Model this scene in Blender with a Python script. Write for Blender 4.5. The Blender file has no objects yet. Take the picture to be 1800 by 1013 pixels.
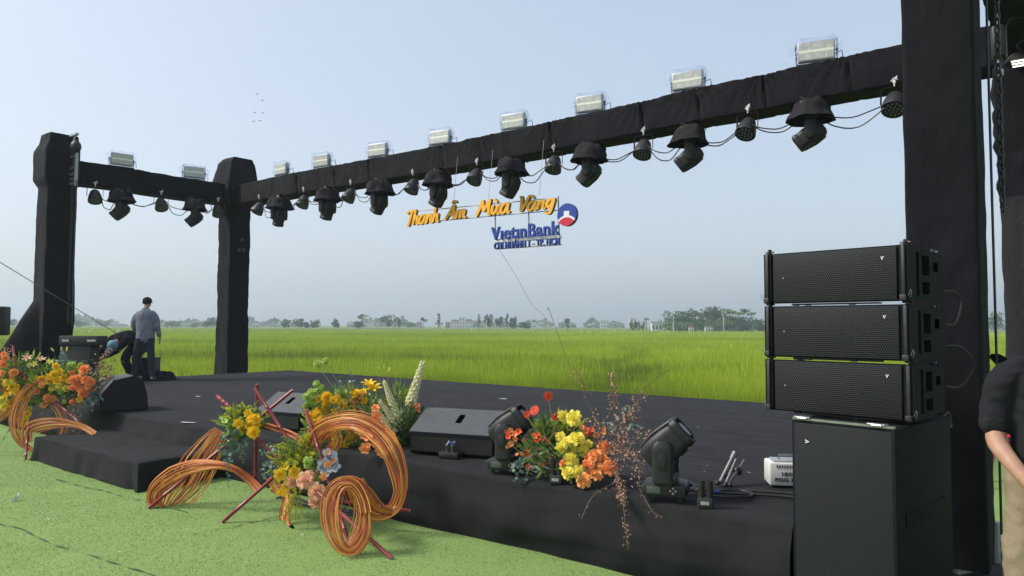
import bpy, math, random
import numpy as np
from mathutils import Vector, Matrix, Euler, noise
R = math.radians
PI = math.pi
random.seed(7)
rng = np.random.default_rng(7)
scene = bpy.context.scene

# ------------------------------------------------------------------ camera
H = 1.6
cam_d = bpy.data.cameras.new('camera')
cam = bpy.data.objects.new('camera', cam_d)
scene.collection.objects.link(cam)
cam_d.sensor_width = 36.0
cam_d.lens = 26.0
cam_d.clip_start = 0.05
cam_d.clip_end = 6000
CAM_ROT = Matrix.Rotation(R(92.9), 3, 'X') @ Matrix.Rotation(R(0.25), 3, 'Z')
cam.location = (0, 0, H)
cam.rotation_euler = CAM_ROT.to_euler()
scene.camera = cam

# ------------------------------------------------------------------ light
SUN_EL, SUN_AZ = R(44), R(-92)        # azimuth clockwise from +Y
sdir = Vector((math.sin(SUN_AZ)*math.cos(SUN_EL), math.cos(SUN_AZ)*math.cos(SUN_EL), math.sin(SUN_EL)))
world = bpy.data.worlds.new("World")
scene.world = world
world.use_nodes = True
wn = world.node_tree
bg = wn.nodes['Background']
sky = wn.nodes.new('ShaderNodeTexSky')
sky.sky_type = 'NISHITA'
sky.sun_disc = False
sky.sun_elevation = SUN_EL
sky.sun_rotation = SUN_AZ
sky.air_density = 1.0
sky.dust_density = 3.5
sky.ozone_density = 6.0
sky.altitude = 0
gm = wn.nodes.new('ShaderNodeGamma'); gm.inputs['Gamma'].default_value = 0.42      # overcast haze flattens the sky
hsv = wn.nodes.new('ShaderNodeHueSaturation')
hsv.inputs['Saturation'].default_value = 0.92
hsv.inputs['Value'].default_value = 1.9
wn.links.new(sky.outputs[0], gm.inputs['Color'])
wn.links.new(gm.outputs[0], hsv.inputs['Color'])
wn.links.new(hsv.outputs[0], bg.inputs['Color'])
bg.inputs['Strength'].default_value = 0.15
sun_d = bpy.data.lights.new('sun', 'SUN')
sun_d.energy = 2.6
sun_d.angle = R(14)
sun_d.color = (1.0, 0.955, 0.88)
sun = bpy.data.objects.new('sun', sun_d)
scene.collection.objects.link(sun)
sun.rotation_euler = sdir.to_track_quat('Z', 'Y').to_euler()
sun.location = (0, 0, 30)
scene.view_settings.view_transform = 'Standard'
scene.view_settings.look = 'None'
scene.view_settings.exposure = 0.8
scene.view_settings.gamma = 1.0

# ------------------------------------------------------------------ frames
UX, UY = math.cos(R(-38.3)), math.sin(R(-38.3))
U = Vector((UX, UY, 0)); V = Vector((-UY, UX, 0))
P0 = Vector((1.57, 4.17, 0))
RZ = R(-38.3)
DECK = 0.5
def S(u, v, z=0.0):
    return P0 + U*u + V*v + Vector((0, 0, z))
def ray(x, y):
    d = CAM_ROT @ Vector(((x-900)/1300, -(y-506.5)/1300, -1))
    return d
O = Vector((0, 0, H))
def gz(x, y, z=0.0):                 # the point of height z seen there
    d = ray(x, y); return O + d*((z-H)/d.z)
def gy(x, y, Y):                     # the point at distance Y seen there
    d = ray(x, y); return O + d*(Y/d.y)
def gv(x, y, v):                     # on the plane v = const
    d = ray(x, y); t = (P0 + V*v - O).dot(V)/d.dot(V); return O + d*t
def gu(x, y, u):
    d = ray(x, y); t = (P0 + U*u - O).dot(U)/d.dot(U); return O + d*t

# ------------------------------------------------------------------ materials
def new_mat(name):
    m = bpy.data.materials.new(name); m.use_nodes = True
    nt = m.node_tree; b = nt.nodes['Principled BSDF']
    return m, nt, b
def ncoord(nt, scale=None):
    tc = nt.nodes.new('ShaderNodeTexCoord')
    return tc.outputs['Object']
def mixc(nt, fac, a, b):
    mx = nt.nodes.new('ShaderNodeMix'); mx.data_type = 'RGBA'
    if hasattr(fac, 'is_output') or not isinstance(fac, (int, float)): nt.links.new(fac, mx.inputs[0])
    else: mx.inputs[0].default_value = fac
    for i, c in ((6, a), (7, b)):
        if isinstance(c, (tuple, list)): mx.inputs[i].default_value = (*c[:3], 1)
        else: nt.links.new(c, mx.inputs[i])
    return mx.outputs[2]
def nz(nt, vec, scale, detail=4, rough=0.55, stretch=None):
    n = nt.nodes.new('ShaderNodeTexNoise'); n.inputs['Scale'].default_value = scale
    n.inputs['Detail'].default_value = detail; n.inputs['Roughness'].default_value = rough
    if stretch:
        mp = nt.nodes.new('ShaderNodeMapping'); mp.inputs['Scale'].default_value = stretch
        nt.links.new(vec, mp.inputs[0]); vec = mp.outputs[0]
    nt.links.new(vec, n.inputs['Vector']); return n.outputs['Fac']
def ramp(nt, fac, lo, hi):
    r = nt.nodes.new('ShaderNodeMapRange'); r.inputs[1].default_value = lo; r.inputs[2].default_value = hi
    nt.links.new(fac, r.inputs[0]); return r.outputs[0]
def bump(nt, b, h, strength=0.3, dist=0.01):
    bp = nt.nodes.new('ShaderNodeBump'); bp.inputs['Strength'].default_value = strength
    bp.inputs['Distance'].default_value = dist
    nt.links.new(h, bp.inputs['Height']); nt.links.new(bp.outputs[0], b.inputs['Normal'])
def simple(name, c1, c2=None, rough=0.6, scale=8, spec=0.5, metal=0, bmp=0, bscale=40, bdist=0.005, sheen=0, trans=0, coat=0):
    m, nt, b = new_mat(name)
    v = ncoord(nt)
    c2 = c2 or tuple(x*0.75 for x in c1)
    f = ramp(nt, nz(nt, v, scale), 0.32, 0.68)
    nt.links.new(mixc(nt, f, c1, c2), b.inputs['Base Color'])
    b.inputs['Roughness'].default_value = rough
    b.inputs['Specular IOR Level'].default_value = spec
    b.inputs['Metallic'].default_value = metal
    if sheen:
        b.inputs['Sheen Weight'].default_value = sheen; b.inputs['Sheen Roughness'].default_value = 0.4
    if coat: b.inputs['Coat Weight'].default_value = coat
    if bmp: bump(nt, b, nz(nt, v, bscale, 3), bmp, bdist)
    if trans:
        tr = nt.nodes.new('ShaderNodeBsdfTranslucent'); nt.links.new(mixc(nt, f, c1, c2), tr.inputs[0])
        ms = nt.nodes.new('ShaderNodeMixShader'); ms.inputs[0].default_value = trans
        nt.links.new(b.outputs[0], ms.inputs[1]); nt.links.new(tr.outputs[0], ms.inputs[2])
        nt.links.new(ms.outputs[0], nt.nodes['Material Output'].inputs[0])
    return m
def cloth_mat(name, c1, c2, wr=0.35, wdist=0.03, wscale=2.2, stretch=(1, 1, 1), fine=260, spec=0.15, seams=None, dust=0.0):
    m, nt, b = new_mat(name); v = ncoord(nt)
    f = ramp(nt, nz(nt, v, 3.0, 6, 0.65), 0.3, 0.7)
    col = mixc(nt, f, c1, c2)
    if dust:
        d = ramp(nt, nz(nt, v, 9, 8, 0.75), 0.58, 0.8)
        dm = nt.nodes.new('ShaderNodeMath'); dm.operation = 'MULTIPLY'; dm.inputs[1].default_value = dust
        nt.links.new(d, dm.inputs[0])
        col = mixc(nt, dm.outputs[0], col, (0.12, 0.115, 0.105))
    nt.links.new(col, b.inputs['Base Color'])
    b.inputs['Roughness'].default_value = 0.92; b.inputs['Specular IOR Level'].default_value = spec
    b.inputs['Sheen Weight'].default_value = 0.01
    w = nz(nt, v, wscale, 5, 0.5, stretch)
    fi = nz(nt, v, fine, 2)
    ad = nt.nodes.new('ShaderNodeMath'); ad.operation = 'MULTIPLY_ADD'; ad.inputs[1].default_value = 0.04
    nt.links.new(fi, ad.inputs[0]); nt.links.new(w, ad.inputs[2])
    bump(nt, b, ad.outputs[0], wr, wdist)
    return m
M = {}
M['black_cloth'] = cloth_mat('black_cloth', (0.004, 0.004, 0.0065), (0.009, 0.009, 0.0125), 1.0, 0.1, 2.4, (1, 1, 0.5), spec=0.2)
M['deck_cloth'] = cloth_mat('deck_cloth', (0.0105, 0.0105, 0.0125), (0.0195, 0.0195, 0.021), 0.6, 0.04, 1.0, (1, 3.5, 1), dust=0.2)
M['skirt_cloth'] = cloth_mat('skirt_cloth', (0.0125, 0.0138, 0.0145), (0.019, 0.0205, 0.021), 0.6, 0.06, 1.5, (1, 1, 0.35), dust=0.06)
M['hood_cloth'] = cloth_mat('hood_cloth', (0.014, 0.012, 0.015), (0.021, 0.019, 0.022), 0.9, 0.05, 8)
M['black_plastic'] = simple('black_plastic', (0.014, 0.014, 0.015), (0.022, 0.022, 0.024), 0.5, 12, 0.35, bmp=0.15, bscale=200, bdist=0.001)
M['black_gloss'] = simple('black_gloss', (0.012, 0.012, 0.013), (0.018, 0.018, 0.02), 0.32, 6, 0.45)
M['black_paint'] = simple('black_paint', (0.004, 0.0055, 0.007), (0.007, 0.009, 0.011), 0.75, 20, 0.15, bmp=0.5, bscale=350, bdist=0.001)
M['grey_paint'] = simple('grey_paint', (0.062, 0.066, 0.07), (0.075, 0.08, 0.084), 0.6, 15, 0.3, bmp=0.4, bscale=300, bdist=0.001)
M['black_case'] = simple('black_case', (0.012, 0.012, 0.013), (0.02, 0.02, 0.02), 0.6, 9)
M['steel'] = simple('steel', (0.5, 0.5, 0.5), (0.35, 0.35, 0.36), 0.35, 20, metal=1.0)
M['dark_steel'] = simple('dark_steel', (0.06, 0.06, 0.065), (0.04, 0.04, 0.042), 0.45, 20, metal=0.7)
M['chrome_white'] = simple('chrome_white', (0.75, 0.75, 0.75), (0.6, 0.6, 0.6), 0.4, 20)
M['alu'] = simple('alu', (0.4, 0.41, 0.42), (0.3, 0.31, 0.32), 0.45, 20, metal=0.5)
M['black_hole'] = simple('black_hole', (0.001, 0.001, 0.001), None, 0.9, spec=0.0)
M['cable'] = simple('cable', (0.012, 0.012, 0.013), (0.02, 0.02, 0.02), 0.5, 10)
M['white_plastic'] = simple('white_plastic', (0.72, 0.72, 0.7), (0.62, 0.62, 0.6), 0.45, 10)
M['fog_body'] = simple('fog_body', (0.6, 0.6, 0.58), (0.52, 0.52, 0.5), 0.5, 14)
M['lens'] = simple('lens', (0.25, 0.26, 0.27), (0.12, 0.12, 0.13), 0.15, 60, 0.6)
M['lcd'] = simple('lcd', (0.07, 0.1, 0.08), (0.06, 0.085, 0.07), 0.2, 30)
M['blue_plug'] = simple('blue_plug', (0.02, 0.05, 0.35), None, 0.4)
M['bamboo_red'] = simple('bamboo_red', (0.26, 0.022, 0.03), (0.17, 0.016, 0.02), 0.38, 14, 0.5, bmp=0.2, bscale=30, bdist=0.003)
M['bamboo_cut'] = simple('bamboo_cut', (0.45, 0.38, 0.26), None, 0.7)
M['rattan_orange'] = simple('rattan_orange', (0.72, 0.25, 0.04), (0.55, 0.13, 0.03), 0.45, 5)
M['rattan_gold'] = simple('rattan_gold', (0.8, 0.42, 0.08), (0.7, 0.3, 0.05), 0.45, 5)
M['rattan_red'] = simple('rattan_red', (0.48, 0.09, 0.06), (0.35, 0.06, 0.04), 0.45, 5)
def petal_mat(name, a, b_, tr=0.3): return simple(name, a, b_, 0.6, 30, 0.25, trans=tr)
M['leafy'] = None
M['rose_yellow'] = petal_mat('rose_yellow', (0.93, 0.86, 0.2), (0.92, 0.76, 0.1))
M['gold_petal'] = petal_mat('gold_petal', (0.95, 0.68, 0.035), (0.93, 0.56, 0.02))
M['rose_orange'] = petal_mat('rose_orange', (0.95, 0.38, 0.09), (0.95, 0.5, 0.2))
M['rose_coral'] = petal_mat('rose_coral', (0.94, 0.28, 0.08), (0.94, 0.42, 0.17))
M['rose_peach'] = petal_mat('rose_peach', (0.93, 0.62, 0.42), (0.9, 0.5, 0.3))
M['red_petal'] = petal_mat('red_petal', (0.82, 0.07, 0.03), (0.8, 0.14, 0.05))
M['cream_petal'] = petal_mat('cream_petal', (0.85, 0.82, 0.55), (0.75, 0.72, 0.42))
M['green_petal'] = petal_mat('green_petal', (0.62, 0.76, 0.22), (0.48, 0.64, 0.14))
M['blue_petal'] = petal_mat('blue_petal', (0.55, 0.62, 0.66), (0.42, 0.5, 0.56))
M['goldenrod'] = petal_mat('goldenrod', (0.75, 0.66, 0.05), (0.5, 0.52, 0.05))
M['leaf_green'] = simple('leaf_green', (0.07, 0.15, 0.03), (0.14, 0.24, 0.05), 0.5, 12, trans=0.3)
M['leaf_lime'] = simple('leaf_lime', (0.28, 0.38, 0.06), (0.18, 0.28, 0.05), 0.5, 12, trans=0.3)
M['eucalyptus'] = simple('eucalyptus', (0.19, 0.27, 0.24), (0.12, 0.19, 0.16), 0.6, 15, trans=0.15)
M['dill'] = simple('dill', (0.035, 0.085, 0.035), (0.06, 0.12, 0.05), 0.6, 15, trans=0.2)
M['stem'] = simple('stem', (0.1, 0.16, 0.05), (0.14, 0.12, 0.06), 0.6, 10)
M['twig'] = simple('twig', (0.12, 0.075, 0.045), (0.16, 0.1, 0.06), 0.7, 10)
M['wax_bud'] = simple('wax_bud', (0.5, 0.3, 0.22), (0.3, 0.14, 0.1), 0.6, 90)
M['skin'] = simple('skin', (0.42, 0.24, 0.16), (0.36, 0.19, 0.125), 0.55, 14, 0.4, bmp=0.12, bscale=180, bdist=0.002)
M['hair'] = simple('hair', (0.012, 0.01, 0.009), (0.02, 0.016, 0.014), 0.5, 60, bmp=0.5, bscale=120)
M['jacket'] = cloth_mat('jacket', (0.17, 0.18, 0.22), (0.21, 0.22, 0.26), 0.8, 0.06, 6)
M['jeans'] = cloth_mat('jeans', (0.02, 0.025, 0.032), (0.045, 0.052, 0.06), 0.6, 0.04, 7)
M['khaki'] = cloth_mat('khaki', (0.22, 0.17, 0.11), (0.28, 0.22, 0.148), 0.8, 0.08, 3.5, (1, 1, 0.6))
M['polo'] = cloth_mat('polo', (0.012, 0.012, 0.016), (0.02, 0.02, 0.024), 0.8, 0.06, 4.5)
M['cap_blue'] = cloth_mat('cap_blue', (0.13, 0.26, 0.34), (0.17, 0.32, 0.4), 0.4, 0.01, 20)
M['cap_black'] = cloth_mat('cap_black', (0.015, 0.014, 0.016), (0.03, 0.028, 0.03), 0.4, 0.01, 20)
M['dark_shirt'] = cloth_mat('dark_shirt', (0.014, 0.013, 0.02), (0.024, 0.02, 0.03), 0.8, 0.04, 8)
M['shoe'] = simple('shoe', (0.3, 0.3, 0.3), (0.1, 0.1, 0.1), 0.6, 12)
M['sign_yellow'] = simple('sign_yellow', (0.86, 0.44, 0.02), (0.8, 0.38, 0.015), 0.45, 3)
M['sign_side'] = simple('sign_side', (0.3, 0.17, 0.04), None, 0.6)
M['sign_blue'] = simple('sign_blue', (0.008, 0.04, 0.27), (0.01, 0.05, 0.31), 0.4, 3)
M['sign_white'] = simple('sign_white', (0.8, 0.78, 0.8), (0.74, 0.72, 0.74), 0.4, 3)
M['sign_red'] = simple('sign_red', (0.7, 0.012, 0.04), None, 0.4, 3)
M['sign_frame'] = simple('sign_frame', (0.35, 0.32, 0.24), None, 0.5)
M['red_plastic'] = simple('red_plastic', (0.55, 0.02, 0.06), (0.45, 0.015, 0.05), 0.35, 8)
M['bark'] = simple('bark', (0.1, 0.085, 0.07), (0.16, 0.14, 0.12), 0.9, 4)
M['tree_a'] = simple('tree_a', (0.035, 0.085, 0.018), (0.08, 0.155, 0.035), 0.7, 0.35, trans=0.15)
M['tree_b'] = simple('tree_b', (0.06, 0.13, 0.03), (0.13, 0.22, 0.06), 0.7, 0.4, trans=0.15)
M['palm'] = simple('palm', (0.06, 0.12, 0.03), (0.1, 0.17, 0.05), 0.6, 0.6, trans=0.1)
M['house_white'] = simple('house_white', (0.7, 0.68, 0.66), (0.55, 0.53, 0.52), 0.8, 0.4)
M['house_grey'] = simple('house_grey', (0.36, 0.38, 0.4), (0.28, 0.3, 0.32), 0.8, 0.4)
M['house_red'] = simple('house_red', (0.4, 0.2, 0.15), (0.3, 0.15, 0.12), 0.8, 0.8)
M['window_dark'] = simple('window_dark', (0.05, 0.06, 0.07), None, 0.2, 1)
M['concrete'] = simple('concrete', (0.5, 0.5, 0.48), (0.4, 0.4, 0.38), 0.85, 2)
M['bird'] = simple('bird', (0.03, 0.03, 0.03), None, 0.8)
M['paper'] = simple('paper', (0.75, 0.75, 0.74), None, 0.7)
M['case_green'] = simple('case_green', (0.03, 0.04, 0.04), (0.045, 0.055, 0.055), 0.7, 6)
M['net'] = None

def grille_mat(name, pitch, rad, web, hole):
    m, nt, b = new_mat(name)
    v = ncoord(nt)
    def vm(op, a, bb):
        n = nt.nodes.new('ShaderNodeVectorMath'); n.operation = op
        nt.links.new(a, n.inputs[0])
        if isinstance(bb, tuple): n.inputs[1].default_value = bb
        elif bb is not None: nt.links.new(bb, n.inputs[1])
        return n
    p = (1/pitch, 0, 1/(pitch*1.732)); cell = (pitch, 0, pitch*1.732)
    base = vm('MULTIPLY', v, p).outputs[0]
    ds = []
    for off in ((0, 0, 0), (0.5, 0, 0.5)):
        a = vm('ADD', base, off).outputs[0]
        f = vm('FRACTION', a, None).outputs[0]
        s = vm('SUBTRACT', f, (0.5, 0, 0.5)).outputs[0]
        w = vm('MULTIPLY', s, cell).outputs[0]
        ds.append(vm('LENGTH', w, None).outputs['Value'])
    mn = nt.nodes.new('ShaderNodeMath'); mn.operation = 'MINIMUM'
    nt.links.new(ds[0], mn.inputs[0]); nt.links.new(ds[1], mn.inputs[1])
    f = ramp(nt, mn.outputs[0], rad*0.85, rad*1.1)
    nt.links.new(mixc(nt, f, hole, web), b.inputs['Base Color'])
    b.inputs['Roughness'].default_value = 0.55
    b.inputs['Specular IOR Level'].default_value = 0.2
    bump(nt, b, f, 0.8, 0.002)
    return m
M['grille'] = grille_mat('grille', 0.0125, 0.0048, (0.034, 0.037, 0.042), (0.0005, 0.0005, 0.0005))
M['grille_sub'] = grille_mat('grille_sub', 0.0105, 0.0036, (0.025, 0.028, 0.032), (0.0004, 0.0004, 0.0004))

# clear wrapping film
m, nt, b = new_mat('clear_film')
tr = nt.nodes.new('ShaderNodeBsdfTransparent'); tr.inputs[0].default_value = (0.97, 0.98, 1, 1)
ms = nt.nodes.new('ShaderNodeMixShader')
b.inputs['Base Color'].default_value = (0.85, 0.87, 0.9, 1); b.inputs['Roughness'].default_value = 0.25
fz = ramp(nt, nz(nt, ncoord(nt), 14, 4, 0.7), 0.45, 0.85)
mm = nt.nodes.new('ShaderNodeMath'); mm.operation = 'MULTIPLY_ADD'; mm.inputs[1].default_value = 0.28; mm.inputs[2].default_value = 0.01
nt.links.new(fz, mm.inputs[0]); nt.links.new(mm.outputs[0], ms.inputs[0])
nt.links.new(tr.outputs[0], ms.inputs[1]); nt.links.new(b.outputs[0], ms.inputs[2])
nt.links.new(ms.outputs[0], nt.nodes['Material Output'].inputs[0])
bump(nt, b, nz(nt, ncoord(nt), 20, 3), 1.0, 0.03)
M['film'] = m
# see-through black mesh fabric
m, nt, b = new_mat('black_net')
tr = nt.nodes.new('ShaderNodeBsdfTransparent')
ms = nt.nodes.new('ShaderNodeMixShader'); ms.inputs[0].default_value = 0.9
b.inputs['Base Color'].default_value = (0.008, 0.008, 0.01, 1); b.inputs['Roughness'].default_value = 0.9
nt.links.new(tr.outputs[0], ms.inputs[1]); nt.links.new(b.outputs[0], ms.inputs[2])
nt.links.new(ms.outputs[0], nt.nodes['Material Output'].inputs[0])
M['net'] = m
# floodlight face: pale reflector with a bright diode strip across
m, nt, b = new_mat('flood_face'); v = ncoord(nt)
sp = nt.nodes.new('ShaderNodeSeparateXYZ'); nt.links.new(v, sp.inputs[0])
wv = nt.nodes.new('ShaderNodeTexWave'); wv.inputs['Scale'].default_value = 12; wv.inputs['Distortion'].default_value = 0.4
wv.bands_direction = 'X'; nt.links.new(v, wv.inputs[0])
ab = nt.nodes.new('ShaderNodeMath'); ab.operation = 'ABSOLUTE'; nt.links.new(sp.outputs[2], ab.inputs[0])
f = ramp(nt, ab.outputs[0], 0.014, 0.02)
c = mixc(nt, wv.outputs['Fac'], (0.42, 0.4, 0.33), (0.58, 0.56, 0.48))
nt.links.new(mixc(nt, f, (0.9, 0.88, 0.66), c), b.inputs['Base Color'])
b.inputs['Roughness'].default_value = 0.3
M['flood_face'] = m

# ------------------------------------------------------------------ mesh helpers
def lk(o): scene.collection.objects.link(o); return o
class MB:
    def __init__(s): s.v = []; s.f = []; s.m = []; s.mi = 0
    def add(s, vs, fs, mi=None):
        n = len(s.v); s.v.extend([tuple(p) for p in vs])
        for f in fs: s.f.append(tuple(i+n for i in f)); s.m.append(s.mi if mi is None else mi)
    def box(s, c, size, rot=None, bev=0.0, mi=None, taper=None):
        x, y, z = (q/2 for q in size)
        M3 = rot if rot is not None else Matrix.Identity(3)
        c = Vector(c)
        if bev <= 0:
            vs = [(a*x, b_*y, d*z) for d in (-1, 1) for b_ in (-1, 1) for a in (-1, 1)]
            vs = [c + M3 @ Vector(p) for p in vs]
            s.add(vs, [(0, 2, 3, 1), (4, 5, 7, 6), (0, 1, 5, 4), (2, 6, 7, 3), (0, 4, 6, 2), (1, 3, 7, 5)], mi); return
        b_ = min(bev, x*.9, y*.9, z*.9)
        def ring(zz, ins):
            pts = []
            for sx, sy, a0 in ((1, 1, 0), (-1, 1, 90), (-1, -1, 180), (1, -1, 270)):
                for k in range(4):
                    a = R(a0 + k*30); pts.append((sx*(x-b_) + math.cos(a)*(b_-ins), sy*(y-b_) + math.sin(a)*(b_-ins), zz))
            return pts
        levels = [(-z, b_), (-z+b_*.3, b_*.3), (-z+b_, 0), (z-b_, 0), (z-b_*.3, b_*.3), (z, b_)]
        vs = []
        for zz, ins in levels: vs += ring(zz, ins)
        vs = [c + M3 @ Vector(p) for p in vs]
        n = 16; fs = [tuple(reversed(range(n))), tuple(range(5*n, 6*n))]
        for l in range(5):
            for k in range(n): k2 = (k+1) % n; fs.append((l*n+k, l*n+k2, (l+1)*n+k2, (l+1)*n+k))
        s.add(vs, fs, mi)
    def prism(s, poly, y0, y1, mi=None, mat=None):   # poly in x,z ; extruded in y
        n = len(poly)
        vs = [(p[0], y0, p[1]) for p in poly] + [(p[0], y1, p[1]) for p in poly]
        if mat is not None: vs = [mat @ Vector(p) for p in vs]
        fs = [tuple(range(n)), tuple(reversed(range(n, 2*n)))]
        fs += [((i+1) % n, i, n+i, n+(i+1) % n) for i in range(n)]
        s.add(vs, fs, mi)
    def tube(s, pts, r, n=8, mi=None, cap=True, flat=1.0, side=None):
        pts = [Vector(p) for p in pts]; L = len(pts)
        rr = r if isinstance(r, (list, tuple)) else [r]*L
        prev = None; rings = []
        for i, p in enumerate(pts):
            t = (pts[min(i+1, L-1)] - pts[max(i-1, 0)]).normalized()
            if isinstance(side, list): a = side[i] - t*t.dot(side[i])
            elif side is not None: a = Vector(side) - t*t.dot(Vector(side))
            elif prev is None: a = t.orthogonal()
            else: a = prev - t*t.dot(prev)
            if a.length < 1e-6: a = t.orthogonal()
            a.normalize(); prev = a; bb = t.cross(a)
            q = rr[i]; qa, qb = (q if isinstance(q, tuple) else (q, q*flat))
            rings += [p + a*(math.cos(2*PI*k/n)*qa) + bb*(math.sin(2*PI*k/n)*qb) for k in range(n)]
        fs = []
        for i in range(L-1):
            for k in range(n):
                k2 = (k+1) % n; fs.append((i*n+k, i*n+k2, (i+1)*n+k2, (i+1)*n+k))
        if cap: fs.append(tuple(reversed(range(n)))); fs.append(tuple(range((L-1)*n, L*n)))
        s.add(rings, fs, mi)
    def lathe(s, prof, n=16, origin=(0, 0, 0), rot=None, mi=None):   # prof (r,z)
        M3 = rot if rot is not None else Matrix.Identity(3); o = Vector(origin)
        vs = [o + M3 @ Vector((r*math.cos(2*PI*k/n), r*math.sin(2*PI*k/n), z)) for r, z in prof for k in range(n)]
        fs = []
        for i in range(len(prof)-1):
            for k in range(n):
                k2 = (k+1) % n; fs.append((i*n+k, i*n+k2, (i+1)*n+k2, (i+1)*n+k))
        fs.append(tuple(reversed(range(n)))); fs.append(tuple(range((len(prof)-1)*n, len(prof)*n)))
        s.add(vs, fs, mi)
    def ball(s, c, r, n=8, mi=None, rot=None):
        rx, ry, rz = r if isinstance(r, tuple) else (r, r, r)
        M3 = rot if rot is not None else Matrix.Identity(3)
        c = Vector(c); vs = [c + M3 @ Vector((0, 0, -rz))]
        h = n//2
        for i in range(1, h):
            a = -PI/2 + PI*i/h
            for k in range(n): vs.append(c + M3 @ Vector((rx*math.cos(a)*math.cos(2*PI*k/n), ry*math.cos(a)*math.sin(2*PI*k/n), rz*math.sin(a))))
        vs.append(c + M3 @ Vector((0, 0, rz))); T = len(vs)-1; fs = []
        for k in range(n):
            k2 = (k+1) % n; fs.append((0, 1+k2, 1+k))
            fs.append((T, 1+(h-2)*n+k, 1+(h-2)*n+k2))
            for i in range(h-2): fs.append((1+i*n+k, 1+i*n+k2, 1+(i+1)*n+k2, 1+(i+1)*n+k))
        s.add(vs, fs, mi)
    def leaf(s, p, d, nrm, L, W, curl=0.0, mi=None, seg=3, cup=0.0, tipw=0.0):
        p = Vector(p); d = Vector(d).normalized(); nrm = Vector(nrm); nrm = (nrm - d*d.dot(nrm))
        if nrm.length < 1e-5: nrm = d.orthogonal()
        nrm.normalize(); sd = d.cross(nrm); vs = []
        for i in range(seg+1):
            t = i/seg; w = W*0.5*(math.sin(PI*min(0.97, 0.08+t*0.9))**0.7)
            if i == seg: w = W*0.5*tipw
            c = p + d*(L*t) + nrm*(curl*L*t*t)
            vs += [c - sd*w + nrm*(cup*w), c + sd*w + nrm*(cup*w)]
        s.add(vs, [(2*i, 2*i+1, 2*i+3, 2*i+2) for i in range(seg)], mi)
    def build(s, name, mats, parent=None, smooth=True, angle=35, loc=None, rz=None):
        me = bpy.data.meshes.new(name); me.from_pydata(s.v, [], s.f)
        mats = mats if isinstance(mats, (list, tuple)) else [mats]
        for q in mats: me.materials.append(M[q] if isinstance(q, str) else q)
        if len(mats) > 1: me.polygons.foreach_set('material_index', s.m)
        if smooth:
            me.polygons.foreach_set('use_smooth', [True]*len(me.polygons))
            if angle: me.set_sharp_from_angle(angle=R(angle))
        me.update()
        o = lk(bpy.data.objects.new(name, me)); o.parent = parent
        if loc is not None: o.location = loc
        if rz is not None: o.rotation_euler = (0, 0, rz)
        return o
def tag(o, label=None, cat=None, group=None, kind=None):
    if label: o['label'] = label
    if cat: o['category'] = cat
    if group: o['group'] = group
    if kind: o['kind'] = kind
    return o
def empty(name, loc, label, cat, rz=0, group=None, rot=None):
    o = lk(bpy.data.objects.new(name, None)); o.location = loc
    o.rotation_euler = rot if rot is not None else (0, 0, rz)
    o.empty_display_size = 0.1
    return tag(o, label, cat, group)
def copy_tree(o, parent=None):
    c = o.copy(); lk(c); c.parent = parent
    for ch in list(o.children): copy_tree(ch, c)
    return c
def rotm(ax, deg): return Matrix.Rotation(R(deg), 3, ax)
def catmull(pts, n=10, closed=False):
    pts = [Vector(p) for p in pts]; out = []; L = len(pts)
    rg = range(L if closed else L-1)
    for i in rg:
        if closed: p0, p1, p2, p3 = pts[(i-1) % L], pts[i], pts[(i+1) % L], pts[(i+2) % L]
        else: p0, p1, p2, p3 = pts[max(i-1, 0)], pts[i], pts[i+1], pts[min(i+2, L-1)]
        for k in range(n):
            t = k/n
            out.append(0.5*((2*p1) + (p2-p0)*t + (2*p0-5*p1+4*p2-p3)*t*t + (3*p1-p0-3*p2+p3)*t**3))
    if not closed: out.append(pts[-1].copy())
    return out
def rnd(a, b_): return random.uniform(a, b_)
def rvec():
    while True:
        v = Vector((rnd(-1, 1), rnd(-1, 1), rnd(-1, 1)))
        if 0.05 < v.length < 1: return v.normalized()
def big_mesh(name, verts, faces, mats, matidx=None, smooth=False, tone=None):
    """verts Nx3 array, faces Mxk array (uniform)"""
    me = bpy.data.meshes.new(name); nv = len(verts); nf, k = faces.shape
    me.vertices.add(nv); me.vertices.foreach_set('co', verts.astype(np.float32).ravel())
    me.loops.add(nf*k); me.loops.foreach_set('vertex_index', faces.astype(np.int32).ravel())
    me.polygons.add(nf); me.polygons.foreach_set('loop_start', np.arange(0, nf*k, k, dtype=np.int32))
    me.polygons.foreach_set('loop_total', np.full(nf, k, dtype=np.int32))
    if matidx is not None: me.polygons.foreach_set('material_index', matidx.astype(np.int32))
    if smooth: me.polygons.foreach_set('use_smooth', np.ones(nf, dtype=bool))
    for q in mats: me.materials.append(q)
    if tone is not None:
        at = me.attributes.new('tone', 'FLOAT', 'POINT'); at.data.foreach_set('value', tone.astype(np.float32))
    me.update(calc_edges=True); me.validate()
    return lk(bpy.data.objects.new(name, me))
ORD = ['first', 'second', 'third', 'fourth', 'fifth', 'sixth', 'seventh', 'eighth', 'ninth', 'tenth', 'eleventh', 'twelfth', 'thirteenth', 'fourteenth', 'fifteenth', 'sixteenth', 'seventeenth', 'eighteenth', 'nineteenth', 'twentieth']

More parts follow.
